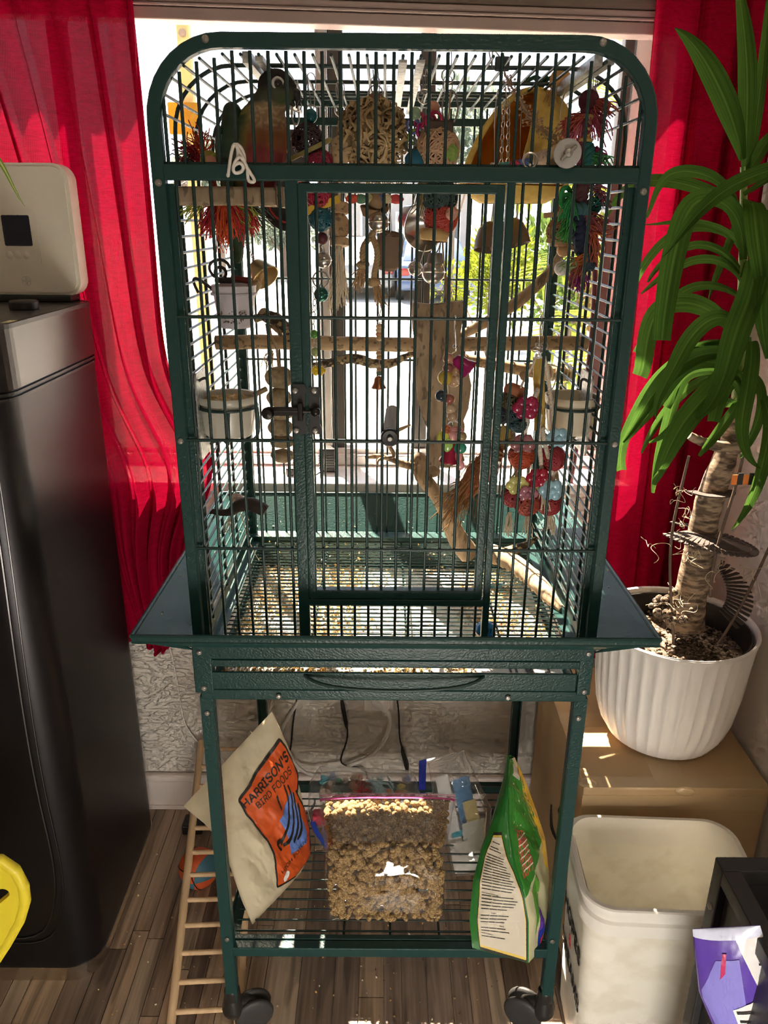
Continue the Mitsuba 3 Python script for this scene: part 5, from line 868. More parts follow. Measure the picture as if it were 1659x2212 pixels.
# ceramic bowls in ring holders
mat('mat_ceramic', (.52, .51, .45), .22); mat('mat_ceramic_cream', (.66, .60, .46), .25)
def bowl(name, px, Y, rx, label, m, side, hh=.062, filled=True):
    c = np.array(px); R = rx; k = thing(name, label, 'bowl')
    put('body', lathe([(0, -hh), (R*.70, -hh), (R*.82, -hh*.92), (R*.90, -hh*.5), (R*.93, -.012), (R*1.0, -.010), (R*1.03, -.003), (R*1.0, 0), (R*.93, -.001), (R*.90, -.012), (R*.86, -hh*.5), (R*.72, -hh*.88), (0, -hh*.9)], 48, at=c), m, k, 50)
    if filled:
        rng = np.random.default_rng(6); putc('seed', cat([bumpy(ball(c+(R*.84*math.sqrt(q)*math.cos(a), R*.84*math.sqrt(q)*math.sin(a), -.013+rng.uniform(-.002, .003)+.005*(1-q)), rng.uniform(.0022, .0042), 1, rng.uniform(.6, 1.5, 3)), .0006, 400, i) for i, (q, a) in enumerate(rng.uniform(0, 1, (420, 2))*(1, 6.28))]+[lathe([(R*.86, -.017), (0, -.012)], 24, at=c)]), (.42, .31, .16), k, jitter=.9, kind='stuff', smooth=False)
    h = thing('bowl_holder', 'green wire ring holder around the '+label.split(' bowl')[0]+' bowl', 'holder')
    g = np.linspace(0, 2*math.pi, 40, endpoint=False); put('ring', tube(np.c_[c[0]+(R*.985)*np.cos(g), c[1]+(R*.985)*np.sin(g), np.full(40, c[2]-.0165)], .0024, 8, True), 'mat_bar_green', h, 60)
    sx = side; w = sx*.291
    put('strap', tube(spline([(c[0]-sx*R*.2, c[1]-R*.96, c[2]-.017), (c[0]-sx*R*.16, c[1]-R*.97, c[2]-.04), (c[0]-sx*R*.1, c[1]-R*.8, c[2]-hh-.003), (c[0]+sx*R*.2, c[1]-R*.2, c[2]-hh-.004), (w-sx*.006, c[1], c[2]-hh-.004)], 24), .0024, 8), 'mat_bar_green', h, 60)
    put('strap', tube(spline([(c[0]-sx*R*.98, c[1]+R*.05, c[2]-.017), (c[0]-sx*R*.99, c[1]+R*.05, c[2]-hh+.008), (c[0]-sx*R*.9, c[1]+R*.05, c[2]-hh-.003), (c[0], c[1]+R*.1, c[2]-hh-.004), (w-sx*.006, c[1]+.01, c[2]-hh-.004)], 24), .0024, 8), 'mat_bar_green', h, 60)
    put('plate', cat([extrude(rrect(c[1]-.035, c[2]-hh-.03, c[1]+.035, c[2]+.035, .008), .0025, (w-sx*.004, 0, 0), (0, 1, 0), (0, 0, 1))]), 'mat_galvanised', h)
    for y_, z_ in ((c[1]-.022, c[2]+.024), (c[1]+.022, c[2]-hh-.02)): put('hook', tube(spline([(w-sx*.006, y_, z_), (w-sx*.016, y_, z_+.004), (w-sx*.018, y_, z_-.012)], 10), .002, 8), 'mat_black_plastic', h)
    return k
bowl('ceramic_bowl', np.array((-0.2497,0.1,1.1702)), .10, .0435, 'grey ceramic bowl full of seed mix at the left', 'mat_ceramic', -1)
bowl('ceramic_bowl', np.array((0.2669,0.135,1.1662)), .135, .0415, 'cream ceramic bowl, empty, at the right side bars', 'mat_ceramic_cream', 1, .058, False)
# plastic cup, gold bell at the left
mat('mat_cup', (.52, .50, .56), .3, spec_trans=0.)
cu = thing('plastic_cup', 'translucent white plastic cup hooked on the left bars', 'cup'); cc_ = np.array((-0.2365,0.13,1.3216)); hh = .058
put('body', lathe([(0, -hh), (.0225, -hh), (.0245, -hh+.003), (.0295, -.012), (.031, -.012), (.032, 0), (.0328, .001), (.0315, .002), (.030, -.001), (.0285, -.012), (.0235, -hh+.006), (0, -hh+.003)], 40, at=cc_), 'mat_cup', cu, 40)
put('lip', lathe([(.0315, -.012), (.0335, -.0115), (.0335, -.009), (.0315, -.0085)], 40, at=cc_), 'mat_cup', cu); putc('crumbs', cat([ball(cc_+(rng.uniform(-.02, .02), -.0255+rng.uniform(-.001, .001), -hh+.014+rng.uniform(-.006, .012)), rng.uniform(.0008, .0018), 1) for _ in range(30)]), (.12, .09, .06), cu, kind='stuff')
put('hook', tube(spline([cc_+(-.03, 0, -.006), cc_+(-.045, 0, .006), (-.290, cc_[1], cc_[2]+.01), (-.288, cc_[1], cc_[2]-.01)], 16), .0022, 8), 'mat_black_plastic', cu, 60)
tk_ = thing('dark_toy_clip', 'black and dark red toy clip on the cup rim', 'bird toy'); cq2 = cc_+(-.012, 0, .012)
putc('clip', cat([rbx(*(cq2+(-.014, -.006, -.008)), *(cq2+(.016, .006, .0)), .002), ring(cq2+(-.006, 0, .006), .008, .0022), tube(spline([cq2+(-.014, 0, 0), cq2+(-.018, 0, .02), cq2+(-.006, 0, .024), cq2+(.008, 0, .012)], 16), .0022, 6)]), (.02, .016, .016), tk_, 'vc_satin'); putc('tail', rod(cq2+(.010, -.003, 0), cq2+(.034, -.008, -.004), .0042, 8), (.14, .02, .015), tk_)
bg = thing('gold_bell_perch', 'short wooden perch with a pale gold bell cup beside the plastic cup', 'bird toy'); b0 = np.array((-0.1997,0.17,1.3361))
put('bell', lathe([(.006, .022), (.011, .020), (.016, .010), (.0205, -.004), (.022, -.008), (.0205, -.0085), (.015, .006), (.006, .017)], 32, (-.55, .5, .6), b0), mat('mat_gold', (.62, .50, .28), .28, .9), bg, 40)
put('peg', bumpy(tube(spline([b0, b0+(-.012, -.012, -.016), b0+(-.022, -.02, -.034)], 12), [.004]*4+[.0095]*8, 14), .001, 90), 'mat_wood_tan', bg, 50); put('chain', chain([b0+(0, .0, .0), b0+(-.03, .03, .05), (-.19, .25, 1.58)], .007, .0006), 'mat_steel', bg)
# chew stack on raffia
cs = thing('chew_stack', 'hanging stack of bark-crusted chew slices in front of the main perch', 'bird toy'); rng = np.random.default_rng(14)
mat('mat_crust', proc(lambda p, n, uv: MX((.14, .10, .06), (.46, .36, .22), FB(p.x*170, p.y*170, p.z*170, 3))), .95)
for i, (c, rx, hz) in enumerate((((-0.1723,0.1,1.1961), .0205, .017), ((-0.1735,0.1,1.1666), .0185, .015), ((-0.1696,0.1,1.1423), .017, .011), ((-0.1732,0.1,1.1218), .0185, .014), ((-0.1713,0.1,1.0997), .0185, .010), ((-0.1721,0.1,1.0765), .0175, .010))):
    put('slice', bumpy(ball(c, 1, 3, (rx, rx*.8, hz)), .0026, 75, i), 'mat_crust', cs, 50)
rp_ = (-0.1719,0.1,1.2062); putc('raffia', cat([tube(spline([rp_, (-0.1758,0.12,1.223), (-0.1929,0.2,1.2351), (-0.202,0.235,1.252), (-0.1985,0.25,1.2612)], 20), .0022, 6), tube(spline([(-0.1866,0.14,1.2266), (-0.2029,0.22,1.2359), (-0.2079,0.236,1.2555)], 16), .0018, 6), strands((-0.1858,0.12,1.2284), (-.2, 0, -1), .02, 22, .006, .0005, rng)]), (.42, .31, .17), cs, label='pale raffia tie'); put('peg', bumpy(tube([(-0.192,0.1,1.1789),(-0.2043,0.09,1.174),(-0.2084,0.085,1.1709)], .004, 10), .001, 90), 'mat_crust', cs)
ck = thing('chewed_root', 'gnarled brown root toy tied on top of the main perch', 'bird toy')
put('root', bumpy(tube(spline([(-0.2252,0.24,1.2636),(-0.2073,0.235,1.2657),(-0.192,0.23,1.2635),(-0.1793,0.225,1.2534),(-0.1724,0.225,1.2412),(-0.1684,0.225,1.2296)], 24), [.006]*6+[.011]*12+[.004]*6, 14), .003, 80, 6), 'mat_bark', ck, 50); put('root', bumpy(tube(spline([(-0.2158,0.245,1.2746),(-0.2045,0.24,1.2623),(-0.1901,0.238,1.2467),(-0.1843,0.236,1.2353)], 20), np.linspace(.008, .004, 20), 12), .003, 80, 3), 'mat_wood_grey', ck, 50)

# ------------------------------------------------------------------ hanging toys
RZ = 1.589
def hook_up(k, p, size=.012):
    """wire from a toy's top to the roof bars"""
    p = np.array(p); return put('hanger', cat([tube(spline([p, p+(.004, 0, .014), p+(.002, 0, .03), (p[0]+.003, p[1], RZ-.02), (p[0]+.003, p[1], RZ), (p[0]-.003, p[1], RZ), (p[0]-.003, p[1], RZ-.02), p+(-.003, 0, .022), p], 40), .0007, 6), ring(p+(0, 0, -.002), size*.6, .0009)]), 'mat_steel', k)
def bead(k, p, r, c, name='bead', s=(1, 1, 1), m='vc_gloss'): return putc(name, ball(p, r, 3, s), c, k, m)
def jingle(k, p, r, m='mat_steel', name='bell'):
    return put(name, cat([ball(p, r, 3), lathe([(r*1.0, -.0012), (r*1.09, 0), (r*1.0, .0012)], 26, (0, .1, 1), p), ring(np.array(p)+(0, 0, r*1.12), r*.2, .0006)]), m, k, 50)
def cone_bell(k, p, r, h, c, m='vc_gloss', axis=(0, 0, 1)):
    a = putc('bell', lathe([(0, h), (r*.35, h*.97), (r*.55, h*.8), (r*.65, h*.4), (r*.95, h*.06), (r, 0), (r*.9, .0), (r*.6, h*.35), (r*.5, h*.72), (0, h*.88)], 28, axis, p), c, k, m)
    putc('clapper', ball(np.array(p)+(0, 0, -.001), r*.22, 2), (.3, .28, .25), k, 'vc_satin'); return a
mat('mat_tinted_bell', (.03, .14, .11), .1, .7)
ty = 'bird toy'
# 1 rope tufts by the ledge
t = thing('rope_tuft_toy', 'red and orange frayed rope toy wrapped round the wooden ledge', ty); rng = np.random.default_rng(31)
for px, d, n_, L, c in (((-0.2739,0.13,1.4874), (-.6, 0, .5), 60, .030, (.33, .018, .04)), ((-0.2669,0.13,1.4961), (-.1, 0, 1), 50, .032, (.62, .085, .02)), ((-0.2836,0.13,1.4844), (-.8, 0, .1), 36, .024, (.10, .07, .07)), ((-0.2411,0.075,1.4353), (-.5, 0, -.8), 80, .034, (.46, .03, .04)), ((-0.2341,0.07,1.4329), (.1, 0, -1), 90, .040, (.62, .10, .03)), ((-0.2219,0.07,1.433), (.6, 0, -.7), 80, .036, (.52, .04, .04)), ((-0.2605,0.08,1.4352), (-1, 0, -.3), 44, .026, (.36, .42, .08)), ((-0.2172,0.07,1.4308), (.6, 0, -.4), 44, .03, (.40, .48, .10)), ((-0.2085,0.08,1.4311), (1, 0, -.3), 36, .03, (.12, .14, .13))):
    putc('tuft', strands(px, d, L, n_, .008, .0007, rng, .25), c, t, kind='stuff')
putc('disc', lathe([(0, .003), (.012, .003), (.012, -.003), (0, -.003)], 24, (.5, -1, .3), (-0.2538,0.1,1.4849)), (.30, .24, .05), t); putc('disc', lathe([(0, .003), (.010, .003), (.010, -.003), (0, -.003)], 24, (.3, -1, .2), (-0.2441,0.1,1.4839)), (.32, .40, .06), t); putc('disc', lathe([(0, .003), (.011, .003), (.011, -.003), (0, -.003)], 24, (-.3, -1, .2), (-0.2514,0.095,1.479)), (.55, .26, .20), t)
putc('core', rope([(-0.2678,0.13,1.4845), (-0.2625,0.135,1.4674), (-0.2526,0.135,1.4438), (-0.2374,0.08,1.432)], .005), (.40, .05, .05), t)
# 2 teal and clear-bell string
t = thing('bell_string', 'long toy string with teal bead, dark woven ball, clear bell and green bell', ty); rng = np.random.default_rng(32); Y2 = .11
hook_up(t, (-0.1171,0.11,1.5478)); bead(t, (-0.1185,0.11,1.5396), .0088, (.008, .12, .15)); putc('woven_ball', wicker((-0.1236,0.11,1.5108), .0215, 34, .0011, rng), (.035, .016, .02), t, 'vc_satin'); putc('woven_ball', wicker((-0.1081,0.11,1.4834), .018, 30, .0011, rng), (.20, .008, .03), t, 'vc_satin'); putc('woven_ball', wicker((-0.109,0.11,1.4413), .017, 30, .0012, rng), (.34, .012, .04), t, 'vc_satin')
putc('stick', rbx(-.03, -.004, -.0028, .03, .004, .0028, .001).apply_transform(trimesh.transformations.translation_matrix((-0.1176,0.095,1.499)) @ trimesh.transformations.rotation_matrix(-.42, (0, 1, 0))), (.24, .20, .07), t); putc('strip', rbx(-.028, -.001, -.005, .028, .001, .005, .0008).apply_transform(trimesh.transformations.translation_matrix((-0.1072,0.1,1.4294)) @ trimesh.transformations.rotation_matrix(-.35, (0, 1, 0))), (.62, .40, .05), t)
putc('woven_ball', cat([wicker((-0.1077,0.11,1.4142), .0165, 46, .0015, rng), ball((-0.1077,0.11,1.4142), .0145, 2)]), (.008, .085, .115), t, 'vc_gloss'); bead(t, (-0.1063,0.11,1.3878), .0082, (.10, .022, .025), m='vc_satin'); put('link', chain([(-0.1058,0.11,1.3835),(-0.1054,0.11,1.3695)], .006, .0006), 'mat_steel', t); jingle(t, (-0.105,0.11,1.3591), .0112); put('ring', ring((-0.1094,0.11,1.3329), .0112, .0011), 'mat_dull_steel', t); jingle(t, (-0.1091,0.11,1.3127), .0105, 'mat_tinted_bell')
put('chain', chain([(-0.1197,0.112,1.3188),(-0.1195,0.112,1.2971),(-0.122,0.112,1.2777),(-0.1211,0.112,1.258)], .010, .0006), 'mat_steel', t); bead(t, (-0.1212,0.112,1.2567), .0065, (.10, .32, .06)); bead(t, (-0.1191,0.112,1.2315), .0072, (.38, .46, .20)); put('chain', chain([(-0.1206,0.112,1.2528),(-0.1197,0.112,1.2348)], .006, .0006), 'mat_steel', t); putc('flower', cat([ball(np.array((-0.1163,0.112,1.2038))+.007*np.array((math.cos(a), .2, .5*math.sin(a))), .0045, 2) for a in np.arange(6)*1.047]), (.72, .52, .03), t, 'vc_gloss'); put('chain', chain([(-0.1192,0.112,1.2261),(-0.1169,0.112,1.2079)], .006, .0006), 'mat_steel', t)
# 3 grey wheel with yellow tag and dark round pan
t = thing('grey_wheel_toy', 'grey cloth toy with a yellow tag and steel ring beside the parrot', ty); putc('block', bumpy(rbx(*(np.array((-0.1611,0.24,1.4914))-(.024, .008, .022)), *(np.array((-0.1521,0.24,1.5129))+(.018, .008, .024)), .008).subdivide(), .002, 60), (.085, .08, .085), t); putc('tag', rbx(*(np.array((-0.1759,0.23,1.5044))-(.004, .002, .0)), *(np.array((-0.1655,0.23,1.528))+(.003, .002, .0)), .001), (.80, .46, .03), t, 'vc_satin'); put('ring', ring((-0.1479,0.2,1.5514), .013, .0012, (1, -.7, 0), s=(.6, 1)), 'mat_dull_steel', t); hook_up(t, (-0.1462,0.2,1.5649)); put('link', rod((-0.1483,0.2,1.5408), (-0.1528,0.235,1.5174), .0008), 'mat_steel', t)
t = thing('round_pan_toy', 'dark round dish with red inner ring hanging behind the left door post', ty); pc_ = (-0.1651,0.26,1.4404); putc('dish', lathe([(0, -.006), (.034, -.006), (.043, .006), (.045, .012), (.042, .012), (.034, .0), (0, -.001)], 40, (-.25, -1, -.1), pc_), (.022, .018, .018), t, 'vc_satin'); putc('inner_ring', ring(np.array(pc_)-(.003, .012, .0), .033, .0018, (-.25, -1, -.1), 40), (.40, .03, .025), t, 'vc_satin'); hook_up(t, np.array(pc_)+(0, 0, .046))
# 4 wood discs and tassel
t = thing('tassel_toy', 'pale wood disc toy ending in a long cream cotton tassel', ty); rng = np.random.default_rng(33); W3 = (.50, .30, .155)
for c, r, h, ax_ in (((-0.0853,0.17,1.4277), .0135, .0075, (0, .15, 1)), ((-0.0856,0.17,1.4039), .0175, .0065, (.85, -.6, .1)), ((-0.0859,0.17,1.3817), .0140, .0055, (0, .2, 1))): put('disc', lathe([(0, -h), (r*.93, -h), (r, -h*.7), (r, h*.7), (r*.93, h), (0, h)], 32, ax_, c), 'mat_wood_tan', t, 40)
hook_up(t, (-0.0825,0.17,1.5559)); putc('cord', rope([(-0.0825,0.17,1.553), (-0.0838,0.17,1.5006), (-0.086,0.17,1.3708)], .0022), (.62, .53, .38), t)
TL_, TR_ = (-0.1042,0.17,1.305), (-0.0737,0.17,1.3052)
ts = []
for i in range(90): a0 = np.array((-0.0867,0.17,1.3734))+rng.normal(0, .0022, 3); w_ = rng.uniform(0, 1); x1 = TL_[0]+(TR_[0]-TL_[0])*w_; y1 = TL_[2]+(.018 if w_ > .55 else 0)-rng.uniform(-.010, .034); ts.append(tube(spline([a0, a0+(rng.normal(0, .003), rng.normal(0, .003), -.02), np.array((x1, .17, y1))+rng.normal(0, .002, 3)], 8), .0008, 4))
putc('tassel', cat(ts), (.66, .58, .44), t, kind='stuff'); put('leather_ear', bumpy(ball((-0.0832,0.16,1.5027), .013, 2, (1.1, .5, .7)), .002, 80), 'mat_wood_tan', t, 50)
# 5 shredded husk toy
t = thing('husk_toy', 'big shaggy ball of shredded tan corn husk hanging in the arch', ty); rng = np.random.default_rng(34); hc = np.array((-0.0364,0.13,1.5195))
hm = ball(hc, .036, 3, (1.05, .8, 1.0)); putc('core', bumpy(hm, .012, 45, 3), (.20, .14, .07), t, smooth=False)
hs = []
for i in range(420):
    d = rng.normal(0, 1, 3); d /= np.linalg.norm(d); d *= (1.12, .85, 1.08); a = np.cross(d, rng.normal(0, 1, 3)); a /= np.linalg.norm(a); r0 = .037+rng.uniform(-.004, .006); w = rng.uniform(.003, .006); L = rng.uniform(.008, .017)
    c0_ = hc+d*r0; s_ = np.linspace(-1, 1, 5)[:, None]; b = np.cross(d, a); cu_ = c0_ + s_*a*L + d*(.004*np.sin(s_*3+i)-.003*s_*s_) + b*.004*np.sin(s_*2.2+i*2); hs.append(grid(np.stack([cu_-b*w*.5, cu_+d*.0018, cu_+b*w*.5], 1)))
putc('husk', cat(hs), (.44, .32, .17), t, jitter=.6, kind='stuff'); putc('frill', cat([strands(hc+(x_, 0, -.036), (x_*6, 0, -1), .022, 20, .008, .0007, rng) for x_ in (-.03, -.015, 0, .015, .03)]), (.46, .35, .19), t, kind='stuff')
bead(t, (-0.0334,0.13,1.5586), .0135, (.16, .085, .045), s=(1, .8, .9), m='vc_satin'); hook_up(t, (-0.0335,0.13,1.5717), .016)
put('leather', bumpy(ball((-0.0742,0.12,1.507), .016, 2, (1.2, .5, .8)), .003, 60, 4), 'mat_wood_tan', t, 50); put('leather', bumpy(ball((-0.0806,0.12,1.4939), .014, 2, (.9, .5, 1.1)), .003, 60, 6), 'mat_wood_tan', t, 50)
for i, c in enumerate(((.55, .08, .05), (.10, .22, .14), (.40, .38, .20), (.08, .10, .25), (.62, .52, .35), (.5, .06, .06))): putc('scrap', bumpy(ball(np.array(hc)+(-.028+.012*i, -.006, -.080), .008, 1, (1.3, .6, .8)), .002, 150, i), c, t, smooth=False)
putc('nut_shell', lathe([(0, -.014), (.009, -.011), (.0145, 0), (.0135, .0015), (.012, 0), (.008, -.008), (0, -.011)], 26, (.2, -.2, 1), (-0.04,0.13,1.4275)), (.24, .15, .08), t); putc('nut_shell', lathe([(0, -.010), (.007, -.008), (.011, 0), (.009, .0), (.005, -.006), (0, -.007)], 22, (-.6, -.5, .6), (-0.0245,0.13,1.4288)), (.16, .09, .05), t); bead(t, (-0.0323,0.13,1.4371), .0125, (.26, .17, .09), m='vc_matte'); jingle(t, (-0.0282,0.125,1.4094), .0145); put('stalk', rod(hc, (-0.0283,0.13,1.4155), .0014), 'mat_kraft', t)
for pts, c in (([(-0.0347,0.13,1.4002),(-0.0399,0.13,1.3898),(-0.0484,0.13,1.3786),(-0.051,0.13,1.3649),(-0.0504,0.13,1.3549)], 1), ([(-0.0386,0.13,1.3941),(-0.0347,0.13,1.3849),(-0.03,0.13,1.3694),(-0.0319,0.13,1.3506),(-0.0345,0.13,1.3347)], 1)): putc('rope', rope(pts, .0045, 70), (.36, .25, .13), t)
for p_, d in (((-0.0504,0.13,1.3523), (-.3, 0, -1)), ((-0.0345,0.13,1.3283), (.5, 0, -1))): putc('knot', bumpy(ball(p_, .009, 2, (1.1, .9, .7)), .002, 120), (.36, .25, .13), t); putc('fray', strands(p_, d, .026, 40, .005, .0007, rng), (.42, .27, .14), t, kind='stuff')
# 6 little bead chain with copper bell
t = thing('copper_bell_chain', 'thin bead chain with a small copper bell hanging below the main perch', ty); put('link', cat([tube(spline([(-0.0298,0.135,1.3119),(-0.0283,0.135,1.2923),(-0.0262,0.135,1.2811),(-0.0249,0.135,1.2923),(-0.0223,0.135,1.3087)], 20), .0006, 5), ring((-0.0262,0.135,1.2758), .005, .0006)]), 'mat_steel', t)
for q_, r, c in (((-0.0261,0.14,1.2652), 0.0055, (.55,.36,.18)), ((-0.0261,0.14,1.2598), 0.0058, (.62,.45,.26)), ((-0.0261,0.14,1.2537), 0.0058, (.45,.22,.10)), ((-0.026,0.14,1.2477), 0.0056, (.60,.42,.22)), ((-0.0259,0.14,1.2258), 0.0056, (.56,.38,.2)), ((-0.0259,0.14,1.2196), 0.005, (.50,.30,.15)), ((-0.0258,0.14,1.2016), 0.0048, (.5,.33,.18)), ((-0.0257,0.14,1.196), 0.0052, (.10,.20,.15))): bead(t, q_, r, c, s=(1, 1, .75), m='vc_satin')
put('string', rod((-0.0262,0.135,1.2725), (-0.0264,0.14,1.1897), .0006), 'mat_steel', t); cone_bell(t, (-0.027,0.14,1.1735), .0115, .018, (.42, .18, .09), 'vc_metal')
# 7 fuzzy barrel and steel cups
putc('barrel', bumpy(lathe([(0, -.027), (.016, -.026), (.0195, -.018), (.021, 0), (.0195, .018), (.0165, .0255), (.0175, .025), (.0155, .022), (0, .020)], 36, (.12, -.25, 1), (-0.0132,0.2,1.3691)), .0006, 250), (.16, .11, .075), thing('fuzzy_barrel', 'brown felted barrel toy hanging beside the jute rope knots', ty), smooth=True); hook_up('fuzzy_barrel', (-0.0134,0.2,1.3888), .008)
t = thing('steel_cup_toy', 'shiny steel cups hanging nested behind the woven red toy', ty)
put('cup', lathe([(0, .026), (.012, .024), (.020, .016), (.026, .0), (.029, -.004), (.027, -.004), (.018, .012), (0, .02)], 40, (-.75, .5, .25), (0.0246,0.25,1.4112)), 'mat_steel', t, 50); put('cup', lathe([(0, .03), (.014, .028), (.026, .016), (.034, -.002), (.036, -.004), (.034, -.005), (.022, .012), (0, .022)], 44, (.55, .75, .3), (0.038,0.24,1.4019)), 'mat_steel', t, 50); put('hanger', tube(spline([(0.0331,0.25,1.4166), (0.0397,0.25,1.4366), ((0.0374,0.25,1.5265)[0], .25, 1.5), ((0.0374,0.25,1.5265)[0], .25, RZ)], 20), .0008, 6), 'mat_steel', t)
# 8 tan woven ball toy with clear bell
t = thing('woven_ball_toy', 'tan woven ball toy with wood block, red woven ball and big clear bell', ty); rng = np.random.default_rng(36)
hook_up(t, (0.0313,0.12,1.5671), .014); hook_up(t, (0.0616,0.12,1.5915), .014); put('ring', ring((0.0655,0.12,1.5526), .0145, .0012, (.4, -1, 0), s=(.8, 1.4)), 'mat_dull_steel', t)
bead(t, (0.0196,0.12,1.5446), .0085, (.30, .46, .30)); bead(t, (0.0434,0.12,1.5519), .0085, (.62, .30, .20)); put('block', bumpy(rbx(*(np.array((0.0509,0.12,1.5276))-(.019, .016, .0085)), *(np.array((0.0509,0.12,1.5276))+(.019, .016, .0085)), .003).subdivide(), .0008, 80), mat('mat_wood_dark', (.085, .06, .045), .75), t)
for px, c in (((0.0254,0.12,1.5369), (.40, .03, .10)), ((0.0169,0.12,1.5302), (.08, .10, .30)), ((0.0281,0.12,1.5241), (.32, .02, .14)), ((0.0196,0.12,1.5168), (.20, .30, .05)), ((0.0148,0.12,1.5077), (.10, .14, .14)), ((0.0397,0.11,1.5348), (.42, .03, .10)), ((0.0463,0.11,1.5381), (.45, .03, .10))): putc('link', ring(px, .0085, .0022, (rng.normal(), -1, rng.normal()*.5), 20, 8), c, t, 'vc_gloss')
putc('woven_ball', wicker((0.0505,0.12,1.5024), .0295, 60, .0013, rng), (.50, .32, .20), t, 'vc_satin'); putc('filling', bumpy(ball((0.0505,0.12,1.5024), .014, 2), .004, 90), (.20, .03, .04), t, smooth=False); putc('green_scrap', bumpy(ball((0.0672,0.1,1.4964), .010, 2), .004, 160), (.22, .34, .08), t, smooth=False); putc('blue_scrap', bumpy(ball((0.0205,0.11,1.4866), .014, 2, (1, .7, 1)), .002, 100), (.01, .10, .16), t)
putc('straw', strands((0.0384,0.12,1.4892), (-.1, 0, -1), .05, 40, .010, .0008, rng), (.24, .19, .09), t, kind='stuff'); putc('woven_ball', wicker((0.0556,0.12,1.4429), .024, 46, .0014, rng), (.022, .055, .055), t, 'vc_satin'); putc('woven_ball', cat([wicker((0.0578,0.12,1.4161), .0235, 54, .0014, rng), ball((0.0578,0.12,1.4161), .018, 2)]), (.42, .045, .03), t, 'vc_satin'); putc('wood_base', lathe([(0, -.007), (.019, -.007), (.021, .006), (0, .007)], 30, (.1, .15, 1), (0.0495,0.12,1.3931)), (.62, .42, .18), t); putc('pink_scrap', bumpy(ball((0.0707,0.1,1.4208), .009, 2), .003, 160), (.62, .34, .26), t, smooth=False)
put('hook', tube(spline([(0.0535,0.12,1.3882),(0.0487,0.12,1.3766),(0.0528,0.12,1.3704),(0.0577,0.12,1.3797),(0.0564,0.12,1.3612)], 20), .0009, 6), 'mat_steel', t); put('bell_cap', lathe([(.0, .016), (.0095, .0155), (.0125, .002), (.0118, .001), (0, .004)], 26, (0, .1, 1), (0.052,0.12,1.3536)), 'mat_dull_steel', t); jingle(t, (0.0497,0.12,1.3436), .0165); jingle(t, (0.0248,0.14,1.3473), .0105); put('link', rod((0.03,0.14,1.3506), (0.0385,0.125,1.3794), .0008), 'mat_steel', t)
# 9 yellow plush hut
mat('mat_plush', proc(lambda p, n, uv: MX((.50, .34, .07), (.68, .50, .14), FB(p.x*120, p.y*120, p.z*120, 3))), .95, sheen=.4)
scene['mat_plush_in'] = {'type': 'principledthin', 'base_color': {'type': 'rgb', 'value': [.80, .36, .03]}, 'roughness': .9, 'diff_trans': .9, 'eta': 1.3}
t = thing('plush_hut', 'yellow plush cone hut with orange inside and green leaves on top', 'bird hut'); hcn = np.array((0.1729,0.235,1.4619)); 
g, hgt = np.meshgrid(np.radians(np.linspace(-92, 190, 46)), np.linspace(0, 1, 26), indexing='ij'); lean = np.array((.030, .02, 0))
rr = .074*(1-.985*hgt**2.3)**.55; P_ = np.stack([hcn[0]+lean[0]*hgt+rr*1.06*np.cos(g+math.pi*0), hcn[1]+lean[1]*hgt+rr*1.1*np.sin(g), hcn[2]+.132*hgt], -1); P_ += (.006*(meshkit.fbm(P_*30, 3, 4)-.5))[..., None]
P_ = P_.transpose(1, 0, 2); put('cover', grid(P_, .006), 'mat_plush', t, 60); ctr = hcn+(.012, .008, .04)
put('lining', grid(ctr+(P_-ctr)*.93), 'mat_plush_in', t, True, label='orange lining'); put('opening_hem', tube(np.vstack([P_[:, 0], P_[::-1, -1]]), .0045, 8), 'mat_plush', t, 60)
put('base', cat([lathe([(0, -.022), (.05, -.022), (.068, -.012), (.076, 0), (.066, .003), (0, .002)], 44, at=hcn+(0, 0, -.002))]), 'mat_plush', t, 50)
for a, L in ((-2.6, .03), (-1.7, .026), (-.4, .032), (.6, .03), (2.4, .03)): tp0 = hcn+lean+(.006, 0, .134); putc('leaf', grid(leaf([tp0, tp0+(math.cos(a)*L*.5, math.sin(a)*L*.3, .012), tp0+(math.cos(a)*L, math.sin(a)*L*.5, .006)], .018, (0, 0, 1), 12)[0], .002), (.02, .10, .055), t)
for qa, qb in (((0.1412,0.15,1.5592), (0.1417,0.15,1.4891)), ((0.1474,0.15,1.5603), (0.1506,0.15,1.4904))): put('chain', chain([qa, qb], .0085, .0008), 'mat_steel', t)
put('hanger', cat([tube(spline([(0.1443,0.15,1.5603), (0.1417,0.15,1.5803), ((0.1395,0.15,1.5968)[0], .15, RZ)], 12), .0008, 6), rod(hcn+lean+(.006, 0, .12), (hcn[0]+lean[0]+.006, hcn[1]+lean[1], RZ), .0009)]), 'mat_steel', t)
# rope edge in front of the hut and eye bolt
rc = []
t = thing('braided_perch', 'red, white and blue braided rope perch before the yellow hut', 'perch')
for i in range(9): a, b = i/9, (i+1)/9; q = spline([(0.121,0.1,1.4789),(0.1502,0.09,1.4807),(0.1744,0.09,1.4843),(0.1989,0.09,1.4845),(0.2239,0.11,1.4928)], 60); putc('braid', rope(q[int(a*59):int(b*59)+2], .0065, 60), [(.55, .50, .42), (.10, .30, .28), (.48, .04, .08), (.08, .12, .30)][i % 4], t)
t = thing('eye_bolt', 'small steel eye ring on the bar in front of the yellow hut', 'ring'); put('eye', ring((0.155,-0.004,1.4806), .0085, .0014, (0, 1, .2)), 'mat_steel', t); put('shank', rod((0.1554,-0.004,1.476), (0.1585,0.012,1.4718), .0016), 'mat_steel', t)
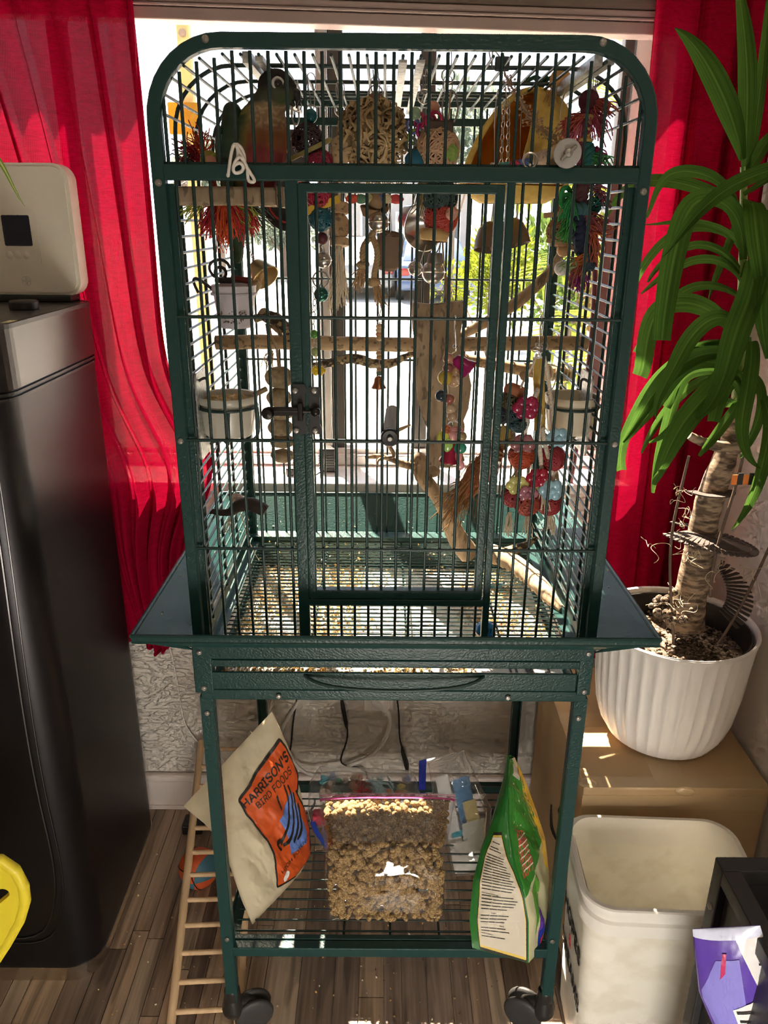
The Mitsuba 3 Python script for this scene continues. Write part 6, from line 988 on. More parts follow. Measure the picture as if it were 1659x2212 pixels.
# 10 dried spray with dark clip
t = thing('dried_spray', 'dried beige seed spray held by a dark clip in front of the hut', 'dried spray'); rng = np.random.default_rng(38); stp = spline([(0.1254,0.06,1.5926),(0.1336,0.06,1.5725),(0.1462,0.06,1.5572),(0.1655,0.06,1.5314),(0.1904,0.06,1.5131),(0.2078,0.06,1.5026)], 50); sp_ = [tube(stp, .0012, 6)]
for i in range(230):
    b = stp[rng.integers(6, 50)]; d = rng.normal(0, 1, 3)*(1, .6, 1); d /= np.linalg.norm(d); L = rng.uniform(.003, .014)*(1.2 if b[0] > .16 else .7); e = b+d*L; sp_ += [tube([b, e], .0004, 3), ball(e, rng.uniform(.0007, .0019), 0)]
putc('spray', cat(sp_), (.34, .23, .15), t, smooth=False, kind='stuff'); cl_ = np.array((0.1236,0.06,1.5956)); putc('clip', cat([rbx(*(cl_-(.009, .003, .010)), *(cl_+(.009, .003, .006)), .002)]), (.02, .03, .035), t, 'vc_satin'); put('clip_wire', cat([tube(spline([cl_+(-.003, 0, .005), cl_+(-.016, 0, .016), (cl_[0]-.012, .06, RZ)], 14), .0008, 6), tube(spline([cl_+(.003, 0, .005), cl_+(-.010, 0, .018), (cl_[0]-.012, .06, RZ)], 14), .0008, 6)]), 'mat_steel', t)
t = thing('dry_leaf', 'crumpled tan dry leaf caught on the right arch bars', 'leaf'); P2 = leaf([(0.2137,0.2,1.5881),(0.2232,0.21,1.6),(0.2362,0.22,1.604),(0.2434,0.22,1.5971)], .022, (0, -1, .5), 14, .5)[0]; putc('blade', bumpy(grid(P2, .001), .002, 90), (.46, .27, .11), t); putc('shreds', strands((0.2187,0.2,1.591), (-.3, 0, -1), .02, 10, .004, .0007, rng), (.40, .22, .10), t, kind='stuff')
# 11 colourful rope column
t = thing('rope_column_toy', 'tall tangled column of coloured rope, spool and tufts at the upper right', ty); rng = np.random.default_rng(39)
hook_up(t, (0.2466,0.1,1.5687)); bead(t, (0.244,0.1,1.5591), .0135, (.085, .012, .025), 'ball', (1, .8, 1.0), 'vc_matte')
put('spool', lathe([(0, .016), (.0105, .016), (.0105, .013), (.0075, .010), (.0072, -.010), (.0105, -.013), (.0105, -.016), (0, -.016)], 24, (.05, 0, 1), (0.2436,0.1,1.5266)), mat('mat_spool', (.40, .27, .08), .6), t, 40)
for pts, r, c in (([(0.2421,0.1,1.5537),(0.2423,0.1,1.5145),(0.2424,0.1,1.4894),(0.2435,0.1,1.4582)], .0085, (.14, .02, .045)), ([(0.2435,0.1,1.4582),(0.2434,0.1,1.4409),(0.2444,0.1,1.4175)], .0115, (.065, .022, .028)), ([(0.245,0.1,1.4234),(0.2468,0.1,1.4057),(0.2523,0.1,1.3878),(0.2563,0.1,1.3727)], .0135, (.010, .016, .045)), ([(0.2555,0.1,1.3818),(0.2598,0.1,1.3636),(0.2636,0.1,1.3514)], .0115, (.03, .05, .07)), ([(0.2411,0.105,1.5149),(0.2489,0.095,1.4975),(0.2482,0.095,1.4807)], .009, (.01, .10, .09)), ([(0.2361,0.095,1.4262),(0.244,0.09,1.4291),(0.2507,0.09,1.4245)], .0085, (.035, .11, .12))): putc('cord', bumpy(rope(pts, r, 45), .0008, 200), c, t)
for px, d, c, n_, L in (((0.2509,0.095,1.5547), (1, -.2, -.3), (.38, .085, .06), 50, .022), ((0.2488,0.095,1.5467), (.6, 0, -1), (.34, .05, .09), 40, .03), ((0.2349,0.09,1.5406), (-1, 0, -.6), (.46, .10, .08), 50, .028), ((0.2312,0.09,1.5298), (-.6, 0, -1), (.46, .12, .16), 40, .024), ((0.2544,0.09,1.4916), (.8, 0, -.2), (.05, .24, .07), 36, .02), ((0.2575,0.1,1.5035), (.6, 0, -.8), (.42, .04, .16), 30, .02), ((0.2321,0.09,1.4434), (-.3, 0, -1), (.03, .28, .08), 50, .026), ((0.2363,0.09,1.4115), (-.8, 0, -.8), (.05, .28, .06), 40, .022), ((0.253,0.09,1.4205), (.8, -.2, -.6), (.30, .075, .08), 50, .024), ((0.2594,0.09,1.4), (1, 0, .4), (.46, .11, .04), 50, .022), ((0.266,0.09,1.397), (.2, 0, -1), (.40, .10, .05), 36, .028), ((0.2542,0.09,1.3701), (-.6, 0, -.6), (.42, .12, .03), 36, .02), ((0.2474,0.09,1.3609), (-1, 0, -.3), (.32, .42, .22), 30, .02), ((0.2453,0.09,1.3567), (-.1, 0, -1), (.28, .08, .07), 36, .02), ((0.2499,0.09,1.3488), (.3, 0, -1), (.17, .01, .13), 60, .02), ((0.2544,0.1,1.4554), (.8, 0, .3), (.20, .07, .10), 30, .02), ((0.2647,0.1,1.4526), (.6, 0, -.6), (.18, .04, .07), 30, .018), ((0.2558,0.1,1.4294), (1, 0, .5), (.01, .12, .10), 30, .02)): putc('tuft', strands(px, d, L, n_, .006, .0009, rng, .2), c, t, kind='stuff')
for px, c in (((0.2262,0.11,1.4469), (.03, .26, .07)), ((0.2278,0.105,1.438), (.03, .30, .08)), ((0.2318,0.1,1.4026), (.05, .30, .06)), ((0.263,0.1,1.4323), (.01, .10, .06))): putc('loop', ring(px, .0085, .0034, (rng.normal()*.5, -1, 0), 18, 8), c, t)
# 12 vine ball toy
t = thing('vine_ball_toy', 'small tan vine ball toy with wood strips, bead and white bell at the right', ty); rng = np.random.default_rng(40); put('hanger', tube(spline([(0.2365,0.17,1.4272), (0.2366,0.17,1.4488), ((0.2289,0.17,1.5207)[0], .17, 1.5), ((0.2289,0.17,1.5207)[0], .17, RZ)], 20), .0012, 6), 'mat_kraft', t)
putc('vine_ball', cat([wicker((0.237,0.17,1.3989), .0205, 44, .0014, rng), ball((0.2384,0.17,1.3989), .012, 2)]), (.28, .17, .085), t); putc('vine_ball', wicker((0.2399,0.17,1.4272), .0125, 26, .0012, rng), (.30, .18, .09), t)
for p_, a in (((0.2301,0.16,1.4227), -.12), ((0.2353,0.155,1.3821), .25), ((0.2433,0.16,1.3801), .1)): putc('wood_strip', rbx(-.022, -.003, -.0035, .022, .003, .0035, .001).apply_transform(trimesh.transformations.translation_matrix(p_) @ trimesh.transformations.rotation_matrix(a, (0, 1, 0))), (.40, .24, .13), t)
bead(t, (0.2405,0.16,1.3737), .0098, (.42, .23, .10), m='vc_satin'); put('link', tube(spline([(0.2404,0.16,1.3673),(0.2381,0.16,1.3622),(0.2424,0.16,1.3596),(0.2394,0.16,1.3557)], 14), .0008, 6), 'mat_dull_steel', t); putc('bell', ball((0.24,0.16,1.348), .0105, 3), (.55, .54, .52), t, 'vc_satin')
# 13 coconut bells
for nm, p_, ax_, lb in (('coconut_bell', (0.1409,0.22,1.3764), (.05, .25, 1), 'brown wooden bell cup, left of the two beside the right door post'), ('coconut_bell', (0.1865,0.27,1.3823), (-.25, .2, 1), 'brown wooden bell cup, right of the two beside the right door post')):
    t = thing(nm, lb, ty); putc('cup', lathe([(0, .036), (.011, .034), (.019, .024), (.0235, .008), (.024, -.006), (.0215, -.006), (.020, .008), (.014, .022), (0, .03)], 32, ax_, p_), (.13, .085, .05), t, 'vc_satin'); putc('clapper', rod(np.array(p_)+(.003, 0, .02), np.array(p_)+(.005, 0, -.006), .004, 10), (.36, .24, .13), t); put('hanger', tube(spline([np.array(p_)+(0, 0, .034), np.array(p_)+(.002, 0, .06), (p_[0], p_[1], 1.5), (p_[0], p_[1], RZ)], 20), .0009, 6), 'mat_steel', t)
# 14 bead chain with two pink bells
t = thing('bead_chain_toy', 'bead chain with magenta and dark red bells hanging inside the door bars', ty); Yc = .022
put('hook', tube(spline([(0.0736,0.004,1.2858), ((0.0725,-0.005,1.2927)[0], -.0045, 1.297), (0.0735,0.01,1.285), (0.0756,0.018,1.266), (0.0773,0.022,1.2483)], 24), .0013, 8), 'mat_steel', t, 60); bead(t, (0.0764,0.022,1.2544), .0035, (.5, .5, .48), m='vc_metal')
for px, r, c in (((0.067,0.022,1.2383), .0072, (.40, .20, .13)), ((0.0675,0.022,1.2252), .0075, (.20, .07, .055)), ((0.0783,0.022,1.2222), .0065, (.32, .20, .11)), ((0.0642,0.022,1.2126), .0105, (.42, .30, .05)), ((0.0758,0.022,1.207), .008, (.44, .28, .17)), ((0.0818,0.02,1.21), .006, (.55, .42, .30)), ((0.0594,0.022,1.1871), .0082, (.015, .03, .045)), ((0.071,0.022,1.1827), .0072, (.24, .08, .06)), ((0.0728,0.022,1.1698), .0073, (.40, .29, .19)), ((0.0758,0.022,1.1587), .0072, (.36, .25, .16)), ((0.0681,0.022,1.1396), .0068, (.46, .13, .05)), ((0.0898,0.022,1.1298), .0074, (.30, .23, .12))): bead(t, px, r, c)
cone_bell(t, np.array((0.0953,0.022,1.2223)), .0155, .026, (.26, .008, .10), axis=(-.62, 0, .55)); put('cord', tube(spline([(0.0773,0.022,1.2483),(0.0682,0.022,1.2396),(0.0666,0.022,1.2158),(0.0688,0.022,1.1904),(0.0753,0.022,1.1548),(0.0769,0.022,1.1463)], 24), .0009, 6), 'mat_kraft', t); put('ring', ring((0.0784,0.022,1.1417), .0095, .0011, (.1, -1, .1)), 'mat_steel', t); cone_bell(t, (0.0724,0.022,1.0932), .0140, .028, (.26, .010, .035), axis=(.15, 0, 1))
for px, c, s in (((0.0771,0.018,1.1328), (.62, .28, .28), (.7, .5, 1.6)), ((0.0861,0.018,1.1027), (.62, .24, .27), (.7, .5, 1.5)), ((0.0813,0.018,1.1407), (.58, .25, .26), (1.3, .5, .6)), ((0.0893,0.018,1.0891), (.60, .27, .27), (.8, .5, 1.0)), ((0.0637,0.018,1.1293), (.46, .48, .08), (1.1, .4, 1.3)), ((0.071,0.016,1.1186), (.26, .46, .10), (.9, .4, 1.4)), ((0.088,0.016,1.1147), (.02, .20, .13), (1.2, .4, 1.1))): putc('charm', ball(px, .0075, 3, s), c, t, 'vc_gloss')
# 15 bamboo toy with woven balls
t = thing('bamboo_ball_toy', 'bamboo stick toy with cotton ropes, woven red balls and bright flowers', ty); rng = np.random.default_rng(42); YB = .045
put('hook', tube(spline([(0.1854,0.004,1.2867), ((0.183,-0.005,1.2948)[0], -.0045, 1.298), (0.1863,0.012,1.2857), (0.1926,0.04,1.2577), (0.1943,0.045,1.2394)], 24), .0013, 8), 'mat_steel', t, 60); put('rings', cat([ring(np.array((0.1943,0.045,1.2482))+(.003*i-.004, 0, .003*(i % 2)), .0062, .0008, (rng.normal(), -1, rng.normal())) for i in range(4)]), 'mat_steel', t)
mat('mat_bamboo', proc(lambda p, n, uv: MX((.34, .22, .035), (.50, .35, .08), FB(p.x*200, p.y*200, p.z*18, 2))), .35); b0, b1 = np.array((0.1933,0.045,1.2368)), np.array((0.2043,0.05,1.1335)); ss = np.linspace(0, 1, 40); rr = .0078+.0008*np.exp(-((ss-.28)/.02)**2)+.0008*np.exp(-((ss-.62)/.02)**2); put('bamboo', tube(b0+(b1-b0)*ss[:, None], rr, 18), 'mat_bamboo', t, 60)
for pts, r in (([(0.19,0.04,1.242),(0.1849,0.04,1.2262),(0.1771,0.04,1.2101),(0.1684,0.04,1.1874)], .0018), ([(0.1946,0.035,1.1952),(0.1868,0.03,1.1767),(0.1828,0.035,1.1558),(0.1801,0.04,1.1141),(0.1802,0.04,1.0935)], .0038), ([(0.2007,0.035,1.1593),(0.1989,0.03,1.1372),(0.2058,0.035,1.0952),(0.2123,0.04,1.0588)], .0034), ([(0.2008,0.045,1.2382),(0.211,0.045,1.1998),(0.2194,0.045,1.1537),(0.2243,0.045,1.1199)], .0030), ([(0.2059,0.04,1.1381),(0.2115,0.03,1.1104),(0.2215,0.035,1.0815),(0.229,0.04,1.0518)], .0034), ([(0.1673,0.05,1.1318),(0.1709,0.05,1.0974),(0.1765,0.05,1.0552),(0.1807,0.05,1.0337)], .0024), ([(0.19,0.045,1.1265),(0.191,0.045,1.0851),(0.1928,0.045,1.0427)], .0024)): putc('rope', rope(pts, r, 120), (.58, .52, .44), t)
putc('knot', bumpy(ball((0.1744,0.04,1.2121), .0065, 2), .0014, 200), (.34, .22, .12), t); putc('wood_heart', bumpy(unman(hullchain([((0.1586,0.045,1.1915), .010), ((0.1705,0.045,1.1877), .0095), ((0.1648,0.045,1.1759), .006)])), .001, 90), (.30, .105, .05), t)
for px, c in (((0.1477,0.045,1.1578), (.012, .016, .03)), ((0.166,0.045,1.1586), (.012, .03, .045)), ((0.1721,0.045,1.1453), (.015, .05, .06)), ((0.1558,0.045,1.1745), (.06, .05, .02))): putc('woven_ball', cat([wicker(px, .0145, 28, .0013, rng), ball(px, .0115, 2)]), c, t, 'vc_satin')
def flower(px, r, c, n=6, nm='flower'): p = np.array(px); return putc(nm, cat([ball(p+r*.62*np.array((math.cos(a), -.15, math.sin(a)*.75)), r*.42, 2, (1, .5, 1)) for a in np.arange(n)*2*math.pi/n]+[ball(p-(0, .002, 0), r*.3, 2)]), c, t, 'vc_gloss')
flower((0.1796,0.03,1.1701), .020, (.28, .012, .055)); flower((0.2276,0.035,1.1261), .017, (.26, .45, .56)); flower((0.2037,0.03,1.0676), .018, (.30, .01, .03)); flower((0.1792,0.035,1.1155), .018, (.28, .11, .12)); flower((0.224,0.028,1.0502), .019, (.26, .45, .55)); flower((0.1754,0.035,1.0545), .017, (.50, .48, .16)); flower((0.1901,0.03,1.0436), .015, (.32, .12, .16)); flower((0.2116,0.035,1.0548), .015, (.42, .45, .18)); putc('star', cat([extrude(Polygon([(.014*(1 if i % 2 else .45)*math.cos(i*.628), .014*(1 if i % 2 else .45)*math.sin(i*.628)) for i in range(10)]), .004, (0.1542,0.05,1.1283)), extrude(Polygon([(.012*(1 if i % 2 else .45)*math.cos(i*.628+.3), .012*(1 if i % 2 else .45)*math.sin(i*.628+.3)) for i in range(10)]), .004, (0.1614,0.05,1.1707))]), (.28, .20, .05), t, smooth=False)
for px, c, r in (((0.1796,0.045,1.0955), (.36, .05, .015), .0185), ((0.2239,0.045,1.0924), (.26, .02, .025), .0185), ((0.1725,0.05,1.0336), (.22, .018, .022), .0175), ((0.1919,0.04,1.0243), (.26, .045, .03), .0180), ((0.2256,0.045,1.0242), (.24, .018, .022), .0185)): putc('woven_ball', cat([wicker(px, r, 44, .0013, rng), ball(px, r*.5, 2)]), c, t, 'vc_satin')
for px in ((0.1688,0.05,1.0058), (0.1945,0.04,1.0069), (0.2283,0.045,1.0082), (0.2112,0.03,1.048), (0.18,0.045,1.0795), (0.2294,0.04,1.0786)): putc('fringe', strands(px, (rng.normal()*.2, 0, -1), .026, 26, .004, .0008, rng), (.60, .52, .40), t, kind='stuff')
# 16 straw broom
t = thing('straw_broom', 'small broom of orange and tan straw leaning beside the right door post', ty); rng = np.random.default_rng(43); e0, e1 = np.array((0.1679,0.16,1.0844)), np.array((0.1059,0.18,0.9753)); putc('straw', cat([tube(spline([e0+rng.normal(0, .004, 3), e0+(e1-e0)*.5+rng.normal(0, .009, 3), e0+(e1-e0)*rng.uniform(.8, 1.25)+rng.normal(0, .014, 3)], 7), .0007, 4) for _ in range(170)]), (.34, .185, .075), t, jitter=.5, kind='stuff'); core = hullchain([(e0+(e1-e0)*.15, .014), (e0+(e1-e0)*.55, .020), (e0+(e1-e0)*.85, .013)]); putc('bundle', bumpy(unman(core.refine_to_length(.004)), .004, 110), (.32, .105, .045), t, smooth=False); putc('binding', cat([ring(e0+(e1-e0)*q, .016, .0016, e1-e0) for q in (.08, .14, .2)]), (.36, .2, .1), t); putc('husk_flower', bumpy(ball(e0+(.004, 0, .008), .016, 2, (1, .7, 1.2)), .007, 110), (.34, .23, .10), t, smooth=False)
# floor things
t = thing('treat_ball', 'blue and white plastic treat ball on the cage floor grate', 'ball'); tc_ = np.array((0.1439,0.05,0.8434)); tc_[2] = .7906+.0165; putc('top_half', lathe([(.0163, .001), (.0150, .007), (.0105, .0125), (.005, .0155), (0, .0163)], 30, (.1, -.15, 1), tc_), (.02, .18, .46), t, 'vc_gloss'); putc('lower_half', lathe([(0, -.0163), (.0055, -.0153), (.0115, -.0115), (.0155, -.005), (.0163, .0)], 30, (.1, -.15, 1), tc_), (.74, .72, .68), t, 'vc_gloss'); putc('seam', lathe([(.0162, -.001), (.0168, 0), (.0162, .001)], 30, (.1, -.15, 1), tc_), (.05, .05, .06), t)
putc('slot', cat([rod(tc_+(.002+.004*i, -.0152, .004), tc_+(.003+.004*i, -.0125, .0105), .0009) for i in (-1, 0, 1)]), (.01, .04, .1), t)
for i, x_ in enumerate((-1, 1)): putc('star', extrude(Polygon([(.0035*(1 if j % 2 else .45)*math.cos(j*.628), .0035*(1 if j % 2 else .45)*math.sin(j*.628)) for j in range(10)]), .001, tc_+(.006*x_, -.0147, -.006)), (.02, .02, .03), t, smooth=False)
# tray: paper, litter; seed and fluff
mat('mat_paper', (.78, .77, .73), .85); TZ = .7378
solo('newspaper', cat([grid(np.array([[(x0, y0, TZ+.0008), (x0+w, y0, TZ+.0008)], [(x0, y0+h, TZ+.0008), (x0+w, y0+h, TZ+.0008)]]), .0006) for x0, y0, w, h in ((-.27, .004, .54, .43),)]+[bumpy(ball((.04, .33, TZ+.006), .055, 3, (1.2, .9, .25)), .008, 26, 3)]), 'mat_paper', 'white crumpled paper lining the drawer under the grate', 'paper')
rng = np.random.default_rng(50); chips = []; oc = np.array([(1, 0, 0), (-1, 0, 0), (0, 1, 0), (0, -1, 0), (0, 0, 1), (0, 0, -1)], float); of = np.array([(0, 2, 4), (2, 1, 4), (1, 3, 4), (3, 0, 4), (2, 0, 5), (1, 2, 5), (3, 1, 5), (0, 3, 5)])
def scatter(n, fn, r0, r1, cols):
    vs, fs, cs_ = [], [], []
    for i in range(n):
        p = fn()
        if p is None: continue
        v = oc*rng.uniform(r0, r1)*rng.uniform(.5, 1.4, 3); R_ = trimesh.transformations.random_rotation_matrix(rng.uniform(size=3))[:3, :3]; vs.append(v@R_.T+p); fs.append(of+6*len(fs)); cs_.append(np.tile(np.asarray(cols[rng.integers(len(cols))])*rng.uniform(.7, 1.2), (6, 1)))
    v, f, c = np.vstack(vs), np.vstack(fs), np.vstack(cs_); c = c[f.ravel()]; return M(v[f.ravel()], np.arange(len(f)*3).reshape(-1, 3)), c
SEEDC = [(.52, .40, .20), (.62, .52, .32), (.40, .27, .12), (.70, .55, .20), (.34, .26, .18), (.72, .66, .52), (.55, .30, .10)]
def litter():
    x_, y_ = rng.uniform(-.27, .27), rng.uniform(.0, .43)
    d = meshkit.fbm(np.array([[x_*11, y_*11, 2.]]), 3)[0]+(.16 if x_ < -.06 else -.07)
    return None if x_ > .13 and y_ < .07 else (x_, y_, TZ+.002+rng.uniform(0, .006)) if rng.uniform() < (d-.32)*3.2 else None
m_, c_ = scatter(8200, litter, .0016, .0042, SEEDC); k = key_for('seed_litter'); scene[k] = mikit.ply(m_, 'vc_matte', False, color=c_); tag(k, 'seed hulls and crumbs scattered over the paper in the cage tray', 'seed litter', kind='stuff')
def ap():
    x_, s_ = rng.uniform(-.29, .29), rng.uniform(.05, .95); return (x_, CD+.006+(.549-CD)*s_, .802+.058*s_) if rng.uniform() < .25+.75*meshkit.fbm(np.array([[x_*14, s_*2, 1.]]), 2)[0] else None
m_, c_ = scatter(620, ap, .0012, .0036, [(.66, .58, .42), (.72, .68, .60), (.50, .40, .22)]); k = key_for('seed_fluff'); scene[k] = mikit.ply(m_, 'vc_matte', False, color=c_); tag(k, 'pale seed husks and down stuck on the rear apron', 'seed litter', kind='stuff')
def gr():
    return (rng.uniform(-.27, .27), rng.uniform(.0, .47)**1.0, .7925) if rng.uniform() < .5 else (rng.uniform(-.28, .28), .455+rng.uniform(0, .02), .793)
m_, c_ = scatter(320, gr, .001, .003, SEEDC+[(.75, .72, .68)]); k = key_for('grate_crumb'); scene[k] = mikit.ply(m_, 'vc_matte', False, color=c_); tag(k, 'crumbs and fluff left lying on the cage floor grate', 'seed litter', kind='stuff')
def sa():
    s = rng.choice((-1, 1)); q = rng.uniform(.03, .97); return (s*(HW+.062*q), rng.uniform(.0, .5), .8085+.064*q)
m_, c_ = scatter(60, sa, .0007, .0018, SEEDC); k = key_for('apron_crumb'); scene[k] = mikit.ply(m_, 'vc_matte', False, color=c_); tag(k, 'tiny crumbs on the side aprons', 'seed litter', kind='stuff')
def flr():
    x_, y_ = rng.uniform(-.58, .40), rng.uniform(-.05, .57); return (x_, y_, FZ+.0014)
m_, c_ = scatter(380, flr, .0009, .0026, SEEDC+[(.12, .07, .04), (.72, .66, .5), (.10, .06, .03)]); k = key_for('floor_crumb'); scene[k] = mikit.ply(m_, 'vc_matte', False, color=c_); tag(k, 'seed husks and crumbs scattered on the plank floor', 'seed litter', kind='stuff')
for tx, px_ in (('r', (0.2459,0.045,0.743)), ('a', (0.2192,0.045,0.7427)), ('u', (0.194,0.045,0.7425))): put('lettering', letters(tx, .020, (px_[0]+.006, .030, TZ+.0022), (-1, 0, 0), (0, -1, 0), .0004, True).apply_translation((0, .022, 0)), 'mat_ink', 'newspaper', False)
t = thing('blue_paper', 'torn blue and white paper piece under the grate at the right', 'paper'); bp_ = np.array((0.183,0.2,0.8104)); bp_ = np.array((0.2059,0.3381,0.743)); putc('sheet', bumpy(rbx(*(bp_-(.014, .014, .0015)), *(bp_+(.014, .014, .0015)), .001).subdivide(), .001, 90), (.05, .36, .48), t)
t = thing('white_wire_tie', 'white plastic coated wire twisted round the belt rail below the parrot', 'wire tie'); WY_ = -.013
put('coil', tube(spline([(-0.2099,-0.01,1.4619),(-0.2036,-0.012,1.4857),(-0.1995,-0.01,1.495),(-0.197,-0.014,1.4781),(-0.2016,-0.016,1.4703),(-0.1938,-0.018,1.4743),(-0.1904,-0.014,1.468),(-0.2008,-0.016,1.4643),(-0.1921,-0.016,1.4805),(-0.1893,-0.012,1.4747),(-0.1925,-0.01,1.492),(-0.1968,-0.01,1.495),(-0.1903,-0.014,1.4807),(-0.1863,-0.014,1.4716),(-0.1797,-0.014,1.4604),(-0.1778,-0.014,1.4543),(-0.1823,-0.014,1.4538),(-0.1851,-0.014,1.463),(-0.1869,-0.014,1.4706)], 120), .0021, 8), mat('mat_white_wire', (.66, .64, .60), .3), t, 60)
# outlet bricks on the sill
pb = thing('power_brick', 'black ribbed power brick on the window sill behind the cage', 'power adapter'); pq = np.array((-0.1463,0.7,0.8967)); zb0 = SILL+.0045
put('case', cat([rbx(pq[0]-.020, .68, zb0, pq[0]+.020, .715, zb0+.056, .004)]+[rbx(pq[0]-.021, .679, zb0+.008+.006*i, pq[0]+.021, .716, zb0+.011+.006*i, .001) for i in range(6)]), 'mat_black_plastic', pb); put('lead', tube(spline([(pq[0]-.005, .69, zb0+.006), (pq[0]-.02, .66, zb0+.004), (pq[0]-.035, .62, zb0+.003), (pq[0]-.045, .598, zb0-.002)], 20), .0016, 6), 'mat_black_plastic', pb)
p2 = np.array((-0.2277,0.66,0.8705)); pb = thing('black_plug', 'small black plug with a short lead on the sill left of the power brick', 'plug'); put('body', rbx(p2[0]-.012, .65, zb0, p2[0]+.012, .675, zb0+.018, .003), 'mat_black_plastic', pb); put('lead', tube(spline([(p2[0], .652, zb0+.006), (p2[0]-.002, .63, zb0+.004), (p2[0]-.004, .598, zb0-.002)], 14), .0016, 6), 'mat_black_plastic', pb)

# ------------------------------------------------------------------ outside the window
GZ = -.40
mat('mat_ground', proc(lambda p, n, uv: MX((.25, .245, .23), (.36, .35, .33), FB(p.x*1.4, p.y*1.4, 0, 4))), .9)
struct('ground_outside', bx(-60, WY+.19, GZ-.1, 60, 90, GZ), 'mat_ground')
struct('unseen_eave', cat([bx(-3.0, WY+.19, 2.62, 1.5, WY+.55, 2.72)]), 'mat_trim')  # eave out of view above the window, shades it from overhead
def cards(n, fn, size, rng, asp=2.2):
    vs = []
    for _ in range(n):
        p, d = fn(); d = np.asarray(d, float)/np.linalg.norm(d); a = np.cross(d, rng.normal(0, 1, 3)); a /= np.linalg.norm(a)+1e-9; L = size*rng.uniform(.6, 1.3); vs.append(np.array([p, p+d*L*.5+a*L/asp*.5, p+d*L, p+d*L*.5-a*L/asp*.5]))
    v = np.vstack(vs); k = np.arange(n)[:, None]*4; return M(v, np.vstack([k+[0, 1, 2], k+[0, 2, 3]]))
def leafmat(k, c, tr=.9): scene[k] = {'type': 'principledthin', 'base_color': {'type': 'rgb', 'value': list(c)}, 'roughness': .55, 'diff_trans': tr, 'eta': 1.4}; return k
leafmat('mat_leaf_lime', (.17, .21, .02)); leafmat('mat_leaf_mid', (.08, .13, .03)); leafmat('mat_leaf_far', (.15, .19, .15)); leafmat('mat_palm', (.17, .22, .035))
mat('mat_trunk_far', (.16, .12, .09), .9)
def shrub(name, c, s, m, label, n, size, seed, cat_='shrub', trunk=True):
    rng = np.random.default_rng(seed); c = np.array(c, float); k = thing(name, label, cat_); lobes = [(rng.normal(0, .45, 3)*(1, 1, .7), rng.uniform(.4, .75)) for _ in range(9)]
    def fn():
        o, r = lobes[rng.integers(9)]; d = rng.normal(0, 1, 3); d /= np.linalg.norm(d); return c+np.array(s)*(o+d*r*rng.uniform(.6, 1)), d+(0, 0, .5)
    put('foliage', cards(n, fn, size, rng), m, k, False, kind='stuff')
    if trunk:
        b = np.array((c[0], c[1], GZ)); put('trunk', cat([tube(spline([b, b+(0, 0, (c[2]-GZ)*.5), c], 10), np.linspace(.10, .05, 10)*max(s)*.8, 8)]+[tube([b+(0, 0, (c[2]-GZ)*.5), c+np.array(s)*o*.8], [.03*max(s), .012*max(s)], 6) for o, _ in lobes]), 'mat_trunk_far', k)
shrub('shrub', (0.8591,5.2,1.0136), (.36, .36, .34), 'mat_leaf_lime', 'sunlit yellow green shrub outside behind the right door post', 2600, .055, 1)
shrub('shrub', (1.8435,7,0.7268), (.8, .6, .55), 'mat_leaf_mid', 'darker green shrub outside behind the right side bars', 1600, .09, 2)
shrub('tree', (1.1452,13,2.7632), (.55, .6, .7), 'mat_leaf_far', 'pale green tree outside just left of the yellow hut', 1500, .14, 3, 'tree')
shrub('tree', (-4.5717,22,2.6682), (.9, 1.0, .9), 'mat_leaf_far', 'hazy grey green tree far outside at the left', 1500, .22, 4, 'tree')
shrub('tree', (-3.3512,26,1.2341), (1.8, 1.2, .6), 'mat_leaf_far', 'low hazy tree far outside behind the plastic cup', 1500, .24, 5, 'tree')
shrub('tree', (3.1,12,0.8757), (1.0, 1.0, .7), 'mat_leaf_mid', 'green tree outside behind the palm fronds', 1800, .16, 6, 'tree')
# palm close to the glass on the right
pm_ = thing('palm', 'sunlit palm with long fronds close outside the window at the right', 'palm'); rng = np.random.default_rng(60); pb_ = np.array((1.75, 2.3, GZ))
put('trunk', bumpy(tube(spline([pb_, pb_+(-.05, .02, .8), pb_+(-.1, 0, 1.5)], 16), np.linspace(.12, .085, 16), 14), .008, 14), 'mat_trunk_far', pm_, 50); crown = pb_+(-.1, 0, 1.5)
def frond(pts, w, n=34, droop=.25):
    s = spline(pts, n); t = np.gradient(s, axis=0); t /= np.linalg.norm(t, axis=1, keepdims=True); out = [tube(s, np.linspace(.009, .002, n), 6)]
    for i in range(3, n):
        for sg in (-1, 1):
            sd = np.cross(t[i], (0, -.35, 1.)); sd /= np.linalg.norm(sd); L = w*math.sin(math.pi*min(1, .12+.88*i/n))**.6*rng.uniform(.85, 1.1); d = sd*sg*.8+t[i]*.65; d /= np.linalg.norm(d)
            q = np.linspace(0, 1, 6)[:, None]; c = s[i]+d*L*q+np.array((0, 0, -droop*L))*q*q; wd = .0085*np.array([.6, 1, 1, .8, .45, .03])[:, None]; a = np.cross(d, (0, -.3, 1)); a /= np.linalg.norm(a); out.append(grid(np.stack([c-a*wd, c+a*wd], 1)))
    return cat(out)
